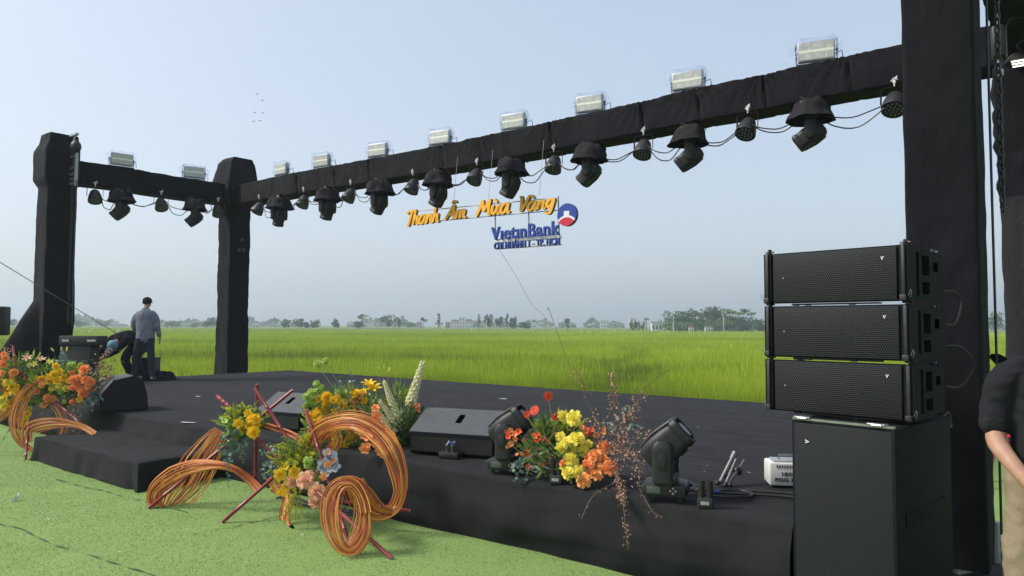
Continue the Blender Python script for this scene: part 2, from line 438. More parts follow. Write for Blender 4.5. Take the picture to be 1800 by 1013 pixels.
# ================================================================== SETTING
# ground: one sheet to the horizon
m, nt, b = new_mat('field_soil'); v = ncoord(nt)
f = ramp(nt, nz(nt, v, 0.03, 8, 0.7, (0.35, 1.6, 1)), 0.35, 0.65)
f2 = ramp(nt, nz(nt, v, 0.6, 6, 0.7), 0.3, 0.7)
c = mixc(nt, f, (0.13, 0.2, 0.022), (0.19, 0.27, 0.026))
c = mixc(nt, 0.35, c, mixc(nt, f2, (0.07, 0.1, 0.02), (0.2, 0.3, 0.035)))
nt.links.new(c, b.inputs['Base Color']); b.inputs['Roughness'].default_value = 0.9
b.inputs['Specular IOR Level'].default_value = 0.1
bump(nt, b, nz(nt, v, 5, 6, 0.7), 1.0, 0.3)
bm = MB(); G = 2600
bm.add([(-G, -G, -0.03), (G, -G, -0.03), (G, G, -0.03), (-G, G, -0.03)], [(0, 1, 2, 3)])
tag(bm.build('ground', m, smooth=False), kind='structure')

# artificial turf laid round the stage
m, nt, b = new_mat('turf'); v = ncoord(nt)
f = ramp(nt, nz(nt, v, 1.1, 8, 0.7), 0.3, 0.7)
f2 = ramp(nt, nz(nt, v, 55, 4, 0.7), 0.3, 0.7)
c = mixc(nt, f, (0.155, 0.24, 0.07), (0.22, 0.32, 0.102))
c = mixc(nt, 0.4, c, mixc(nt, f2, (0.12, 0.2, 0.055), (0.25, 0.355, 0.12)))
nt.links.new(c, b.inputs['Base Color']); b.inputs['Roughness'].default_value = 0.85
b.inputs['Specular IOR Level'].default_value = 0.15
bump(nt, b, nz(nt, v, 90, 3, 0.7), 0.35, 0.008)
M['turf'] = m
bm = MB()
# the carpet comes in rolls two metres wide, each its own sheet edge to edge with faint ripples
nu, nv_ = 90, 70
u0, u1, v0, v1 = -17.0, 9.0, -9.0, 7.0
vs = []; fs = []
for j in range(nv_+1):
    for i in range(nu+1):
        uu = u0+(u1-u0)*i/nu; vv = v0+(v1-v0)*j/nv_
        p = S(uu, vv); z = 0.004+0.012*noise.noise(Vector((uu*0.9, vv*0.9, 0)))+0.006*noise.noise(Vector((uu*3, vv*3, 3)))
        vs.append((p.x, p.y, z+0.01))
for j in range(nv_):
    for i in range(nu): a = j*(nu+1)+i; fs.append((a, a+1, a+nu+2, a+nu+1))
bm.add(vs, fs)
tag(bm.build('turf', 'turf', angle=0), kind='structure')

def turf_z(uu, vv): return 0.014+0.012*noise.noise(Vector((uu*0.9, vv*0.9, 0)))+0.006*noise.noise(Vector((uu*3, vv*3, 3)))
# seams between rolls: thin dark gaps seen as narrow strips
m2 = simple('turf_seam', (0.02, 0.05, 0.018), (0.05, 0.1, 0.035), 0.95, 6)
def seam(a, b_):
    a, b_ = Vector(a), Vector(b_); sd = (b_-a).cross(Vector((0, 0, 1))).normalized(); bm = MB(); n = 60; vs = []
    for i in range(n+1):
        t = i/n; p = a.lerp(b_, t); w = max(0.0006, 0.012*noise.noise(Vector((t*22, a.x, 0)))+.003)
        off = 0.035*noise.noise(Vector((t*5, a.y, 2)))+.008*noise.noise(Vector((t*30, a.y, 4)))
        q = (p-P0); z = turf_z(q.dot(U), q.dot(V))+0.006
        for s_ in (-1, 1): r = p+sd*(s_*w+off); vs.append((r.x, r.y, z))
    bm.add(vs, [(2*i, 2*i+1, 2*i+3, 2*i+2) for i in range(n)])
    tag(bm.build('turf_seam', m2, smooth=False), kind='structure')
seam(gz(-60, 905), gz(330, 1040)); seam(gz(-40, 800), gz(180, 812)); seam(gz(640, 880), gz(1060, 985))
seam(gz(60, 700), gz(-80, 890)); seam(gz(100, 846), gz(330, 905)); seam(gz(330, 945), gz(480, 915))

# turf fibres, short blades near the camera
def blades(name, N, pts, h, w, mats, lean=0.5, toneA=None, hvar=0.35):
    """pts Nx3; one triangle-pair blade each"""
    N = len(pts); ang = rng.uniform(0, 2*PI, N); la = rng.uniform(0, 2*PI, N)
    hh = h*(1+rng.uniform(-hvar, hvar, N)); ww = w*(1+rng.uniform(-0.3, 0.3, N))
    ln = lean*rng.uniform(0.1, 1, N)*hh
    dx, dy = np.cos(ang)*ww/2, np.sin(ang)*ww/2
    lx, ly = np.cos(la)*ln, np.sin(la)*ln
    V_ = np.zeros((N, 5, 3))
    V_[:, 0] = pts + np.stack([-dx, -dy, 0*dx], 1); V_[:, 1] = pts + np.stack([dx, dy, 0*dx], 1)
    mid = pts + np.stack([lx*0.3, ly*0.3, hh*0.6], 1)
    V_[:, 2] = mid + np.stack([dx*0.8, dy*0.8, 0*dx], 1); V_[:, 3] = mid - np.stack([dx*0.8, dy*0.8, 0*dx], 1)
    V_[:, 4] = pts + np.stack([lx, ly, hh], 1)
    b0 = np.arange(N)*5
    F = np.concatenate([np.stack([b0, b0+1, b0+2], 1), np.stack([b0, b0+2, b0+3], 1), np.stack([b0+3, b0+2, b0+4], 1)])
    tone = np.repeat(toneA, 5) if toneA is not None else None
    if tone is not None:
        pass
    return big_mesh(name, V_.reshape(-1, 3), F, mats, tone=tone)
def tone_mat(name, cols, trans=0.35, rough=0.6):
    m, nt, b = new_mat(name)
    at = nt.nodes.new('ShaderNodeAttribute'); at.attribute_name = 'tone'
    cr = nt.nodes.new('ShaderNodeValToRGB'); el = cr.color_ramp.elements
    while len(el) < len(cols): el.new(0.5)
    for e, (p, c) in zip(el, cols): e.position = p; e.color = (*c, 1)
    nt.links.new(at.outputs['Fac'], cr.inputs[0]); nt.links.new(cr.outputs[0], b.inputs['Base Color'])
    b.inputs['Roughness'].default_value = rough; b.inputs['Specular IOR Level'].default_value = 0.2
    tr = nt.nodes.new('ShaderNodeBsdfTranslucent'); nt.links.new(cr.outputs[0], tr.inputs[0])
    ms = nt.nodes.new('ShaderNodeMixShader'); ms.inputs[0].default_value = trans
    nt.links.new(b.outputs[0], ms.inputs[1]); nt.links.new(tr.outputs[0], ms.inputs[2])
    nt.links.new(ms.outputs[0], nt.nodes['Material Output'].inputs[0])
    return m
def vnoise(x, y, s, seed=0):          # cheap value noise, numpy
    x = x/s+seed*17.3; y = y/s+seed*9.1
    xi, yi = np.floor(x), np.floor(y); fx, fy = x-xi, y-yi
    fx = fx*fx*(3-2*fx); fy = fy*fy*(3-2*fy)
    def h(a, b_): q = np.sin(a*127.1+b_*311.7+seed*3.7)*43758.5453; return q-np.floor(q)
    return (h(xi, yi)*(1-fx)+h(xi+1, yi)*fx)*(1-fy)+(h(xi, yi+1)*(1-fx)+h(xi+1, yi+1)*fx)*fy
# sample turf fibres
N = 260000
uu = rng.uniform(-11, 1.5, N); vv = rng.uniform(-4.5, 0.3, N)
X = P0.x+U.x*uu+V.x*vv; Y = P0.y+U.y*uu+V.y*vv
k = (Y > 3.2) & (np.abs(X/Y) < 0.85) & (rng.random(N) < np.clip(7/Y, 0, 1)**2*1.2)
X, Y, uu, vv = X[k], Y[k], uu[k], vv[k]
z = np.array([turf_z(a, c_) for a, c_ in zip(uu, vv)])
tn = np.clip(0.55*vnoise(X, Y, 0.7, 1)+0.35*vnoise(X, Y, 0.18, 4)+0.18*rng.random(len(X)), 0, 1)
M['fibre'] = tone_mat('fibre', [(0, (0.12, 0.195, 0.055)), (0.5, (0.19, 0.285, 0.088)), (1, (0.27, 0.375, 0.135))], 0.2, 0.7)
tag(blades('turf_fibres', 0, np.stack([X, Y, z], 1), 0.007, 0.003, [M['fibre']], 1.3, tn), 'short green plastic fibres of the turf carpet', 'grass', kind='stuff')
# blown bits of confetti and scraps on the turf and the deck
bm = MB()
for i in range(90):
    uu_, vv_ = rnd(-10, 0.5), rnd(-3.8, -0.1)
    p = S(uu_, vv_); z = turf_z(uu_, vv_)+0.024; a = rnd(0, 6.28); L = rnd(0.006, 0.018)
    bm.leaf((p.x, p.y, z), (math.cos(a), math.sin(a), rnd(-.1, .3)), (0, 0, 1), L*1.6, L, 0.1, seg=1, tipw=0.5)
tag(bm.build('litter', 'paper', smooth=False), 'tiny pale scraps scattered over the green turf', 'litter', kind='stuff')
for (x, y, s_, lb) in ((28, 876, 0.06, 'crumpled white scrap lying on the turf at the left edge'),):
    bm = MB(); p = gz(x, y, 0.04)
    for q in range(7):
        bm.leaf(p+Vector((rnd(-.01, .01), rnd(-.01, .01), 0)), rvec(), rvec(), s_*rnd(.4, .8), s_*.5, rnd(-.5, .5), seg=2, tipw=.5)
    tag(bm.build('scrap', 'paper', smooth=False), lb, 'litter')

# rice field
M['rice'] = tone_mat('rice', [(0, (0.10, 0.12, 0.045)), (0.3, (0.16, 0.22, 0.024)), (0.6, (0.29, 0.40, 0.026)), (1, (0.44, 0.54, 0.055))], 0.4, 0.55)
def field_tone(X, Y):
    t = 0.71+0.26*(vnoise(X, Y*2.2, 14, 2)-0.5)+0.22*(vnoise(X, Y, 2.2, 3)-0.5)
    t += 0.06*np.clip(X/8, -1, 1)
    # weedy strip and ditch
    band = np.exp(-((Y-31-0.12*X-3*(vnoise(X, Y, 5, 6)-.5))/2.6)**2)*np.clip((5-X)/4, 0, 1)
    t -= 0.30*band*(0.4+vnoise(X, Y, 1.2, 5))
    band2 = np.exp(-((Y-62-0.1*X)/4)**2)*(0.3+vnoise(X, Y, 9, 8)); t -= 0.12*band2
    cx = 1.9+0.19*(Y-15)+1.2*(vnoise(X*0, Y, 3, 9)-.5)
    ditch = np.exp(-((X-cx+.8*(vnoise(X, Y, 1.5, 21)-.5))/(0.5+0.012*Y+.9*np.clip((26-Y)/10, 0, 1)))**2)*np.clip((Y-13)/4, 0, 1)*np.clip((48-Y)/14, 0, 1)
    t -= 0.42*ditch*(0.35+vnoise(X, Y, 1.0, 7))
    ex = np.exp(-((X-26)/13)**2-((Y-80)/7)**2); t -= 0.3*ex
    return t, ditch, band
def field_pts(N, r0, r1, amax=0.80):
    r = np.sqrt(rng.uniform(r0*r0, r1*r1, N)); a = rng.uniform(-amax, amax, N)
    X, Y = r*np.sin(a), r*np.cos(a)
    uu = (X-P0.x)*U.x+(Y-P0.y)*U.y; vv = (X-P0.x)*V.x+(Y-P0.y)*V.y
    k = (vv > 6.75) | (uu < -16.8) | (uu > 8.8)
    return X[k], Y[k]
parts_ = []
for (n, r0, r1, h, w) in ((200000, 9, 20, 0.46, 0.013), (190000, 20, 45, 0.46, 0.026), (210000, 45, 110, 0.45, 0.05), (110000, 110, 300, 0.45, 0.16)):
    X, Y = field_pts(n, r0, r1)
    t, d, bd = field_tone(X, Y)
    # planted in clumps
    if r1 <= 45:
        X = X + 0.02*rng.standard_normal(len(X)); Y = Y+0.02*rng.standard_normal(len(Y))
    keep = rng.random(len(X)) > 0.45*d
    X, Y, t, d, bd = X[keep], Y[keep], t[keep], d[keep], bd[keep]
    tn = np.clip(t+0.2*(vnoise(X, Y, .5, 31)-.5)*(r0 < 40)+(.19 if r0 < 40 else .1)*rng.standard_normal(len(X))+(.22*(vnoise(X*.25, Y, 6, 41)-.5) if r0 >= 40 else 0), 0, 1)
    weed = rng.random(len(X)) < 0.05*bd+0.004
    hh = h*(0.85+0.3*vnoise(X, Y, 1.6, 11)*(r0 < 40)+.15*(r0 >= 40))
    pts = np.stack([X, Y, np.full(len(X), -0.03)], 1)
    N_ = len(pts); ang = rng.uniform(0, 2*PI, N_); la = rng.uniform(0, 2*PI, N_)
    hh = hh*(1+rng.uniform(-0.25, 0.2, N_))*np.where(weed, 1.55, 1.0)*np.where(d > 0.4, 0.8, 1)
    ww = w*(1+rng.uniform(-.3, .3, N_)); ln = 0.28*rng.random(N_)*hh
    dx, dy = np.cos(ang)*ww/2, np.sin(ang)*ww/2
    V_ = np.zeros((N_, 3, 3))
    V_[:, 0] = pts+np.stack([-dx, -dy, 0*dx], 1); V_[:, 1] = pts+np.stack([dx, dy, 0*dx], 1)
    V_[:, 2] = pts+np.stack([np.cos(la)*ln, np.sin(la)*ln, hh], 1)
    parts_.append((V_.reshape(-1, 3), np.repeat(tn, 3)))
Vs = np.concatenate([p[0] for p in parts_]); Ts = np.concatenate([p[1] for p in parts_])
F = np.arange(len(Vs)).reshape(-1, 3)
tag(big_mesh('rice_field', Vs, F, [M['rice']], tone=Ts), 'bright yellow green rice plants filling the field behind the stage', 'rice field', kind='stuff')

# ---------------------------------------------------------------- far trees
def crown_faces(bm, c, rx, ry, rz, n, s, mi):
    lob = [(Vector((rnd(-.62, .62)*rx, rnd(-.62, .62)*ry, rnd(-.55, .6)*rz)), rnd(.3, .55)) for _ in range(max(5, n//45))]
    for i in range(n):
        lc, lr = random.choice(lob); d = rvec(); d.z = d.z*0.8
        p = c+lc+Vector((d.x*rx*lr, d.y*ry*lr, d.z*rz*lr))*(rnd(.5, 1.0))
        q = rvec(); a = rvec().cross(q).normalized(); bb = q.cross(a)
        z = s*rnd(.5, 1.3)
        bm.add([p+a*z, p+bb*z*.7, p-a*z*.8, p-bb*z*.6], [(0, 1, 2, 3)], mi)
def far_tree(x, ytop, ybase, w, Y, label, kind='round', mat='tree_a', trunk=0.3, lean=0):
    base = gy(x, ybase, Y); top = gy(x, ytop, Y); h = top.z+0.0; ww = w/1300*Y
    loc = Vector((base.x, base.y, -0.03)); t = empty('tree' if kind != 'palm' else 'palm_tree', loc, label, 'tree', group='trees along the far edge of the field')
    bt = MB(); bc = MB()
    if kind == 'palm':
        bt.tube([(0, 0, 0), (lean*.3, 0, h*.4), (lean, 0, h*.86)], [0.16, .12, .1], 6)
        for i in range(14):
            a = i/14*2*PI+rnd(-.2, .2); up = rnd(.1, .9); L = ww*.6*rnd(.8, 1.15)
            p = Vector((lean, 0, h*.86)); d = Vector((math.cos(a), math.sin(a), up))
            for sgm in range(5):
                q = p+d.normalized()*L/5; sd = d.cross(Vector((0, 0, 1))).normalized()
                for s_ in (-1, 1):
                    bc.add([p, q, q+sd*s_*L*.16-Vector((0, 0, L*.1)), p+sd*s_*L*.14-Vector((0, 0, L*.1))], [(0, 1, 2, 3)])
                p = q; d = d+Vector((0, 0, -.45))
        bt.build('trunk', 'bark', t); bc.build('crown', 'palm', t, smooth=False); return t
    hb = h*trunk
    if 1180 < x < 1325: ww *= 1.35
    bt.tube([(0, 0, 0), (rnd(-.1, .1)*ww*.3, 0, hb), (lean, 0, h*.75)], [max(.12, h*.03), max(.1, h*.024), .05], 6)
    for i in range(5):
        a = rnd(0, 6.28); z0 = rnd(hb*.8, h*.6)
        bt.tube([(0, 0, z0), (math.cos(a)*ww*.18, math.sin(a)*ww*.18, z0+h*.14), (math.cos(a)*ww*.33, math.sin(a)*ww*.33, z0+h*.24)], [h*.014, h*.009, h*.004], 5)
    s = max(.24, h*.045); n = 620
    if kind == 'umbrella':
        for q in range(3): crown_faces(bc, Vector((rnd(-.28, .28)*ww, 0, h*(.86-.07*q))), ww*.32, ww*.3, h*.12, 110, s, 0)
    elif kind == 'cone':
        for q in range(5): crown_faces(bc, Vector((rnd(-.1, .1)*ww, 0, h*(.3+.15*q))), ww*(.5-.08*q), ww*(.4-.06*q), h*.13, 80, s*.9, 0)
    elif kind == 'banana':
        for i in range(60):
            p = Vector((rnd(-.5, .5)*ww, rnd(-.4, .4)*ww, rnd(0, .55)*h)); d = Vector((rnd(-.6, .6), rnd(-.6, .6), 1))
            bc.leaf(p, d, rvec(), h*.5, h*.12, -.3, seg=3)
    else:
        gr = 1180 < x < 1340; crown_faces(bc, Vector((0, 0, (h+hb)/2-(.06*h if gr else 0))), ww*(.7 if gr else .62), ww*.55, (h-hb)*(.66 if gr else .58), n*2 if gr else n, s*1.15, 0)
    bt.build('trunk', 'bark', t); bc.build('crown', mat, t, smooth=False); return t
TB = 578
TREES = [
 (15, 561, 22, 260, 'round', 'far tree at the left edge of the field beyond the small screen'),
 (100, 563, 18, 300, 'round', 'far tree showing beside the foot of the left tower'),
 (141, 561, 24, 280, 'round', 'far round tree just right of the leftmost tower'),
 (178, 566, 20, 330, 'round', 'low far tree left of the standing man in the jacket'),
 (303, 563, 27, 270, 'round', 'broad low far tree right of the standing man'),
 (340, 567, 16, 320, 'round', 'small far tree between the standing man and the second tower'),
 (372, 557, 26, 250, 'round', 'dark far tree touching the left side of the second tower'),
 (502, 561, 15, 250, 'round', 'first dark far tree right of the second tower'),
 (524, 560, 22, 250, 'round', 'dark dense far tree, second to the right of the second tower'),
 (539, 566, 10, 250, 'round', 'low far bush in the middle of a cluster of four trees'),
 (552, 562, 15, 250, 'round', 'last far tree of the cluster of four right of the second tower'),
 (590, 560, 14, 255, 'round', 'lone round far tree between two clusters'),
 (629, 564, 17, 250, 'round', 'low dark far bush under the flat-topped tree'),
 (638, 551, 25, 265, 'umbrella', 'far flat-topped tree with a thin bare trunk'),
 (681, 552, 24, 255, 'round', 'tall bushy far tree left of a slimmer one, below the sign’s left end'),
 (702, 555, 15, 255, 'round', 'slim far tree beside the tall bushy one below the left end of the sign'),
 (720, 566, 20, 330, 'round', 'low pale far tree right of the slim tree'),
 (745, 557, 12, 270, 'umbrella', 'small far tree with a thin high crown'),
 (771, 551, 14, 255, 'cone', 'pointed far tree with a ragged top left of the white houses'),
 (841, 553, 13, 260, 'cone', 'pointed far tree right of the white houses'),
 (860, 551, 17, 255, 'round', 'tall rounded far tree below the bank name'),
 (878, 556, 14, 260, 'round', 'middle far tree of the row below the bank name'),
 (891, 550, 11, 255, 'cone', 'narrow pointed far tree below the middle of the bank name'),
 (902, 557, 12, 255, 'round', 'far tree ending the row below the bank name'),
 (923, 566, 19, 250, 'round', 'low dark far bush right of the tree row'),
 (997, 560, 8, 280, 'round', 'small lone round far tree in the middle of the horizon'),
 (1121, 562, 24, 215, 'banana', 'clump of banana leaves left of the pale hut'),
 (1136, 556, 11, 225, 'palm', 'small palm behind the banana clump'),
 (1175, 545, 10, 215, 'palm', 'thin palm poking above the left end of the tree grove'),
 (1187, 547, 32, 210, 'round', 'leftmost broad tree of the grove on the right horizon'),
 (1211, 544, 30, 205, 'round', 'second broad tree of the grove on the right horizon'),
 (1237, 547, 28, 215, 'round', 'third broad tree of the grove on the right horizon'),
 (1258, 539, 26, 210, 'round', 'tallest broad tree of the grove on the right horizon'),
 (1276, 539, 22, 205, 'palm', 'tall palm standing in the middle of the grove'),
 (1291, 548, 20, 212, 'round', 'tree squeezed between the tall palm and the wide pale tree'),
 (1306, 541, 38, 205, 'umbrella', 'wide pale tree with layered branches at the right of the grove'),
 (1305, 556, 34, 207, 'round', 'low leafy tree beneath the wide layered one'),
 (1196, 562, 34, 204, 'round', 'low bushy tree under the left part of the grove'),
 (1234, 560, 36, 203, 'round', 'low bushy tree under the middle of the grove'),
 (1270, 560, 32, 204, 'round', 'low bushy tree at the foot of the tall palm'),
 (1322, 545, 10, 215, 'palm', 'thin palm at the right end of the grove'),
 (1336, 562, 16, 220, 'round', 'low tree beside the loudspeaker stack at the end of the grove'),
 (1747, 548, 24, 215, 'round', 'far tree seen in the gap right of the near tower'),
]
for i, (x, yt, w, Yd, kd, lb) in enumerate(TREES):
    far_tree(x, yt, TB, w, Yd, lb.replace('’s', ''), kd, 'tree_b' if (i % 3 == 1 or 1180 < x < 1320 and i % 2) else 'tree_a', 0.12 if kd == 'round' else 0.3)
# distant wood, one mass
bm = MB()
for i in range(9000):
    a = rnd(-0.78, 0.78); r = rnd(520, 760); X_, Y_ = r*math.sin(a), r*math.cos(a)
    hh = 3.6+6.5*noise.noise(Vector((a*14, 0, 5)))+4.5*noise.noise(Vector((a*60, 1, 2)))
    if hh < 2.6: continue
    z = rnd(0, max(hh, 1.0)); s_ = rnd(1.0, 2.4); q = rvec(); a1 = rvec().cross(q).normalized(); b1 = q.cross(a1); p = Vector((X_, Y_, z))
    bm.add([p+a1*s_, p+b1*s_*.7, p-a1*s_*.9, p-b1*s_*.6], [(0, 1, 2, 3)])
tag(bm.build('far_woodland', 'tree_a', smooth=False), 'hazy line of distant trees along the whole horizon', 'woodland', kind='stuff')
# dyke at the field's far edge
bm = MB(); pts = [(r_*1.0, 0, 0) for r_ in range(2)]
vs = []
for i in range(121):
    x_ = -420+7*i; y_ = 238+noise.noise(Vector((x_*.01, 0, 0)))*8; hz = 0.55+0.25*noise.noise(Vector((x_*.05, 4, 0)))
    vs += [(x_, y_-3, -.03), (x_, y_-1, hz), (x_, y_+1, hz), (x_, y_+3, -.03)]
fs = []
for i in range(120):
    for k in range(3): a = 4*i+k; fs.append((a, a+4, a+5, a+1))
bm.add(vs, fs)
tag(bm.build('dyke', simple('dyke', (0.09, 0.12, 0.05), (0.14, 0.16, 0.08), 0.9, 0.2)), kind='structure')
# houses far away
def far_house(x, w, ytop, Y, label, wall='house_white', roof='house_grey', flat=False, cols=4, rows=2):
    base = gy(x, 577, Y); h = gy(x, ytop, Y).z; ww = w/1300*Y; d = ww*.5
    t = empty('house', (base.x, base.y, -.03), label, 'house', group='houses beyond the field')
    b1 = MB(); hw = h if flat else h*.72
    b1.box((0, 0, hw/2), (ww, d, hw)); b1.build('wall', wall, t, smooth=False)
    b2 = MB()
    if flat: b2.box((0, 0, hw+.12), (ww+.3, d+.3, .24))
    else: b2.prism([(-ww*.54, hw), (ww*.54, hw), (ww*.36, h), (-ww*.36, h)], -d*.55, d*.55)
    b2.build('roof', roof, t, smooth=False)
    for i in range(cols):
        for j in range(rows):
            b3 = MB(); b3.box((-ww/2+ww*(i+.5)/cols, -d/2-.02, hw*(j+.5)/rows), (ww/cols*.4, .08, hw/rows*.4)); b3.build('window', 'window_dark', t, smooth=False)
HS = [(1154, 18, 567, 208, 'pale low hut with posts beside the banana clump', 'house_white', 'house_grey', True, 3, 1),
 (800, 14, 562, 420, 'white two storey house left in the white cluster', 'house_white', 'house_red', False, 3, 2),
 (812, 10, 559, 430, 'tall white house in the middle of the white cluster', 'house_white', 'house_grey', True, 2, 3),
 (824, 13, 561, 415, 'white house at the right of the white cluster', 'house_white', 'house_red', False, 3, 2),
 (787, 8, 566, 400, 'small reddish house left of the white cluster', 'house_red', 'house_red', False, 2, 1),
 (936, 12, 567, 420, 'low white shed right of the low dark bush', 'house_white', 'house_white', False, 3, 1),
 (952, 9, 566, 430, 'second low white shed right of the low dark bush', 'house_white', 'house_grey', True, 2, 1),
 (1062, 14, 564, 520, 'pale block low on the horizon left of the big white block', 'house_white', 'house_grey', True, 3, 2),
 (1112, 12, 560, 520, 'big white block left of the banana clump', 'house_white', 'house_white', True, 3, 3),
 (1215, 8, 573, 200, 'small white structure under the grove, left one', 'house_white', 'house_red', False, 2, 1),
 (1246, 14, 573, 200, 'low white structure under the grove, right one', 'house_white', 'house_grey', False, 3, 1),
 (737, 10, 566, 420, 'grey house behind the small tree with a high crown', 'house_grey', 'house_red', False, 2, 2),
 (615, 10, 567, 430, 'pale house left of the low bush and flat-topped tree', 'house_grey', 'house_white', False, 2, 2),
 (652, 9, 567, 430, 'pale house right of the flat-topped tree', 'house_white', 'house_grey', True, 2, 2),
 (450, 12, 569, 450, 'long low pale house right of the second tower', 'house_grey', 'house_white', False, 4, 1),
 (210, 22, 568, 430, 'long pale shed left of the standing man', 'house_grey', 'house_white', False, 5, 1),
 (330, 22, 569, 440, 'long pale shed between the man and the second tower', 'house_grey', 'house_white', False, 5, 1)]
for hh in HS: far_house(*hh)
def utility_pole(x, ytop, Y, label, arm=True):
    base = gy(x, 577, Y); h = gy(x, ytop, Y).z
    t = empty('utility_pole', (base.x, base.y, -.03), label, 'utility pole', group='utility poles along the horizon')
    b1 = MB(); b1.tube([(0, 0, 0), (0, 0, h)], [.17, .1], 8); b1.build('pole', 'concrete', t)
    b2 = MB(); b2.box((0, 0, h*.93), (h*.16, .1, .1)); b2.build('crossarm', 'concrete', t, smooth=False)
for x, yt, Yd, lb in ((1184, 555, 200, 'pale utility pole before the left part of the grove'), (1272, 553, 200, 'pale utility pole before the tall palm of the grove'),
    (698, 560, 245, 'thin pole between the bushy tree and the slim tree'), (855, 562, 245, 'thin pole before the tree row below the bank name'),
    (463, 551, 560, 'tall thin mast on the horizon, nearer the second tower'), (489, 552, 560, 'tall thin mast on the horizon, before the first cluster of trees'),
    (338, 553, 500, 'tall thin mast left of the second tower'), (219, 557, 480, 'thin mast just left of the standing man'), (168, 558, 480, 'thin mast between the left tower and the man')):
    utility_pole(x, yt, Yd, lb)
def marker(x, yt, yb, Yd, lb):
    base = gz(x, yb, .35); base.z = 0
    h = 0.9; bm = MB(); bm.tube([(0, 0, 0), (0, 0, h*.93), (0, 0, h)], [.09, .085, .03], 10)
    o = bm.build('marker_post', 'house_white', loc=(base.x, base.y, 0)); tag(o, lb, 'post')
marker(829, 574, 582, 120, 'short white post standing in the rice below the sign')
for x, y, lb in ((143, 580, 'white egret in the field right of the left tower'), (157, 581, 'second white egret in the field right of the left tower'), (207, 580, 'white egret in the field just left of the standing man'),
                 (640, 577, 'white egret at the far edge below the flat-topped tree'), (782, 576, 'white egret at the far edge left of the white post'), (1080, 578, 'white egret at the far field edge, middle of the horizon')):
    p = gz(x, y+3, .4); bm = MB()
    bm.ball((0, 0, .45), (.22, .1, .12), 8, rot=rotm('Y', -25)); bm.tube([(.18, 0, .5), (.26, 0, .68), (.2, 0, .82), (.3, 0, .84)], [.05, .03, .028, .02], 6)
    bm.tube([(0, 0, .38), (0, 0, 0)], .015, 5); bm.leaf((.29, 0, .84), (1, 0, -.1), (0, 0, 1), .12, .03)
    tag(bm.build('egret', 'house_white', loc=(p.x, p.y, 0), rz=rnd(0, 6)), lb, 'bird')
for i, (x, y, lb) in enumerate(((452, 166, 'upper left of the pair of dark birds highest in the sky'), (461, 177, 'lower right of the pair of dark birds highest in the sky'), (448, 198, 'dark bird at the left of the lower flock'), (462, 199, 'dark bird at the right of the lower flock'), (446, 214, 'lowest left dark bird in the sky'), (457, 213, 'lowest right dark bird in the sky'))):
    p = gy(x, y, 70); bm = MB()
    bm.ball((0, 0, 0), (.1, .03, .03), 6)
    for s_ in (-1, 1): bm.leaf((0, 0, .01), (0.1*s_, s_, .5), (1, 0, 0), .1, .08, 0, seg=1, tipw=1); bm.leaf((0, s_*.09, .055), (-.3, s_, -.2), (0, 0, 1), .16, .07, 0, seg=2)
    tag(bm.build('bird', 'bird', loc=p, rz=rnd(0, 6)), lb, 'bird')

# ================================================================== STAGE
def fbm(x, y, z=0, o=3):
    s = 0; a = 1
    for i in range(o): s += a*noise.noise(Vector((x, y, z))); x *= 2.1; y *= 2.1; z *= 2.1; a *= .5
    return s
stage = empty('stage', S(-6.95, 0, 0), 'low wide stage covered in black cloth with a draped front', 'stage', RZ)
SU0, SU1, SV1 = -13.9, 0.0, 6.45
def loc_su(u_, v_, z_): return (u_+6.95, v_, z_)
bm = MB(); nu, nv_ = 260, 90; vs = []; fs = []
def deckz(u_, v_):
    z = DECK+0.006*fbm(u_*1.1, v_*1.1, 1)+0.004*noise.noise(Vector((u_*.8, v_*6, 4)))
    return z
for j in range(nv_+1):
    v_ = 0.03+(SV1-0.03)*(j/nv_)**1.3
    for i in range(nu+1):
        u_ = SU0+(SU1-SU0)*i/nu; vs.append(loc_su(u_, v_, deckz(u_, v_)))
for j in range(nv_):
    for i in range(nu): a = j*(nu+1)+i; fs.append((a, a+1, a+nu+2, a+nu+1))
bm.add(vs, fs); bm.build('deck', 'deck_cloth', stage, angle=0)
# skirt: rounds over the edge and hangs to the turf, bulging where it is not pinned
bm = MB(); vs = []; fs = []; nu = 420; nr = 26
for j in range(nr+1):
    t = j/nr
    for i in range(nu+1):
        u_ = SU0+(SU1-SU0)*i/nu
        wob = 0.075*fbm(u_*.8, t*.7, 7)+0.022*noise.noise(Vector((u_*3.2+t*1.5, t*1.0, 9)))+.012*noise.noise(Vector((u_*1.2+t*5, t*5-u_*.8, 5)))
        if j <= 6:
            a = PI/2*j/6; v_ = 0.03-0.05*math.sin(a)*1.0; z_ = deckz(u_, 0.03)-0.05*(1-math.cos(a))
            v_ += wob*.4*math.sin(a)
        else:
            q = (t-6/nr)/(1-6/nr)
            v_ = -0.02-0.13*math.sin(PI*min(1, q*1.02))**.9*(0.55+.5*noise.noise(Vector((u_*.45, 0, 3))))*(.6+q*.6)+wob*(.35+.65*q)*(1-.5*max(0, q-.85)/.15)
            z_ = (deckz(u_, .03)-.05)*(1-q)+0.012*q
            v_ += .05*math.exp(-((u_+4.2)/.7)**2)*q
        vs.append(loc_su(u_, v_, z_))
for j in range(nr):
    for i in range(nu): a = j*(nu+1)+i; fs.append((a+1, a, a+nu+1, a+nu+2))
bm.add(vs, fs); bm.build('front_skirt', 'skirt_cloth', stage, angle=0)
bm = MB()
bm.add([loc_su(SU0-.01, 0, .49), loc_su(SU0-.01, SV1, .49), loc_su(SU0-.03, SV1, 0), loc_su(SU0-.03, 0, 0)], [(0, 1, 2, 3)])
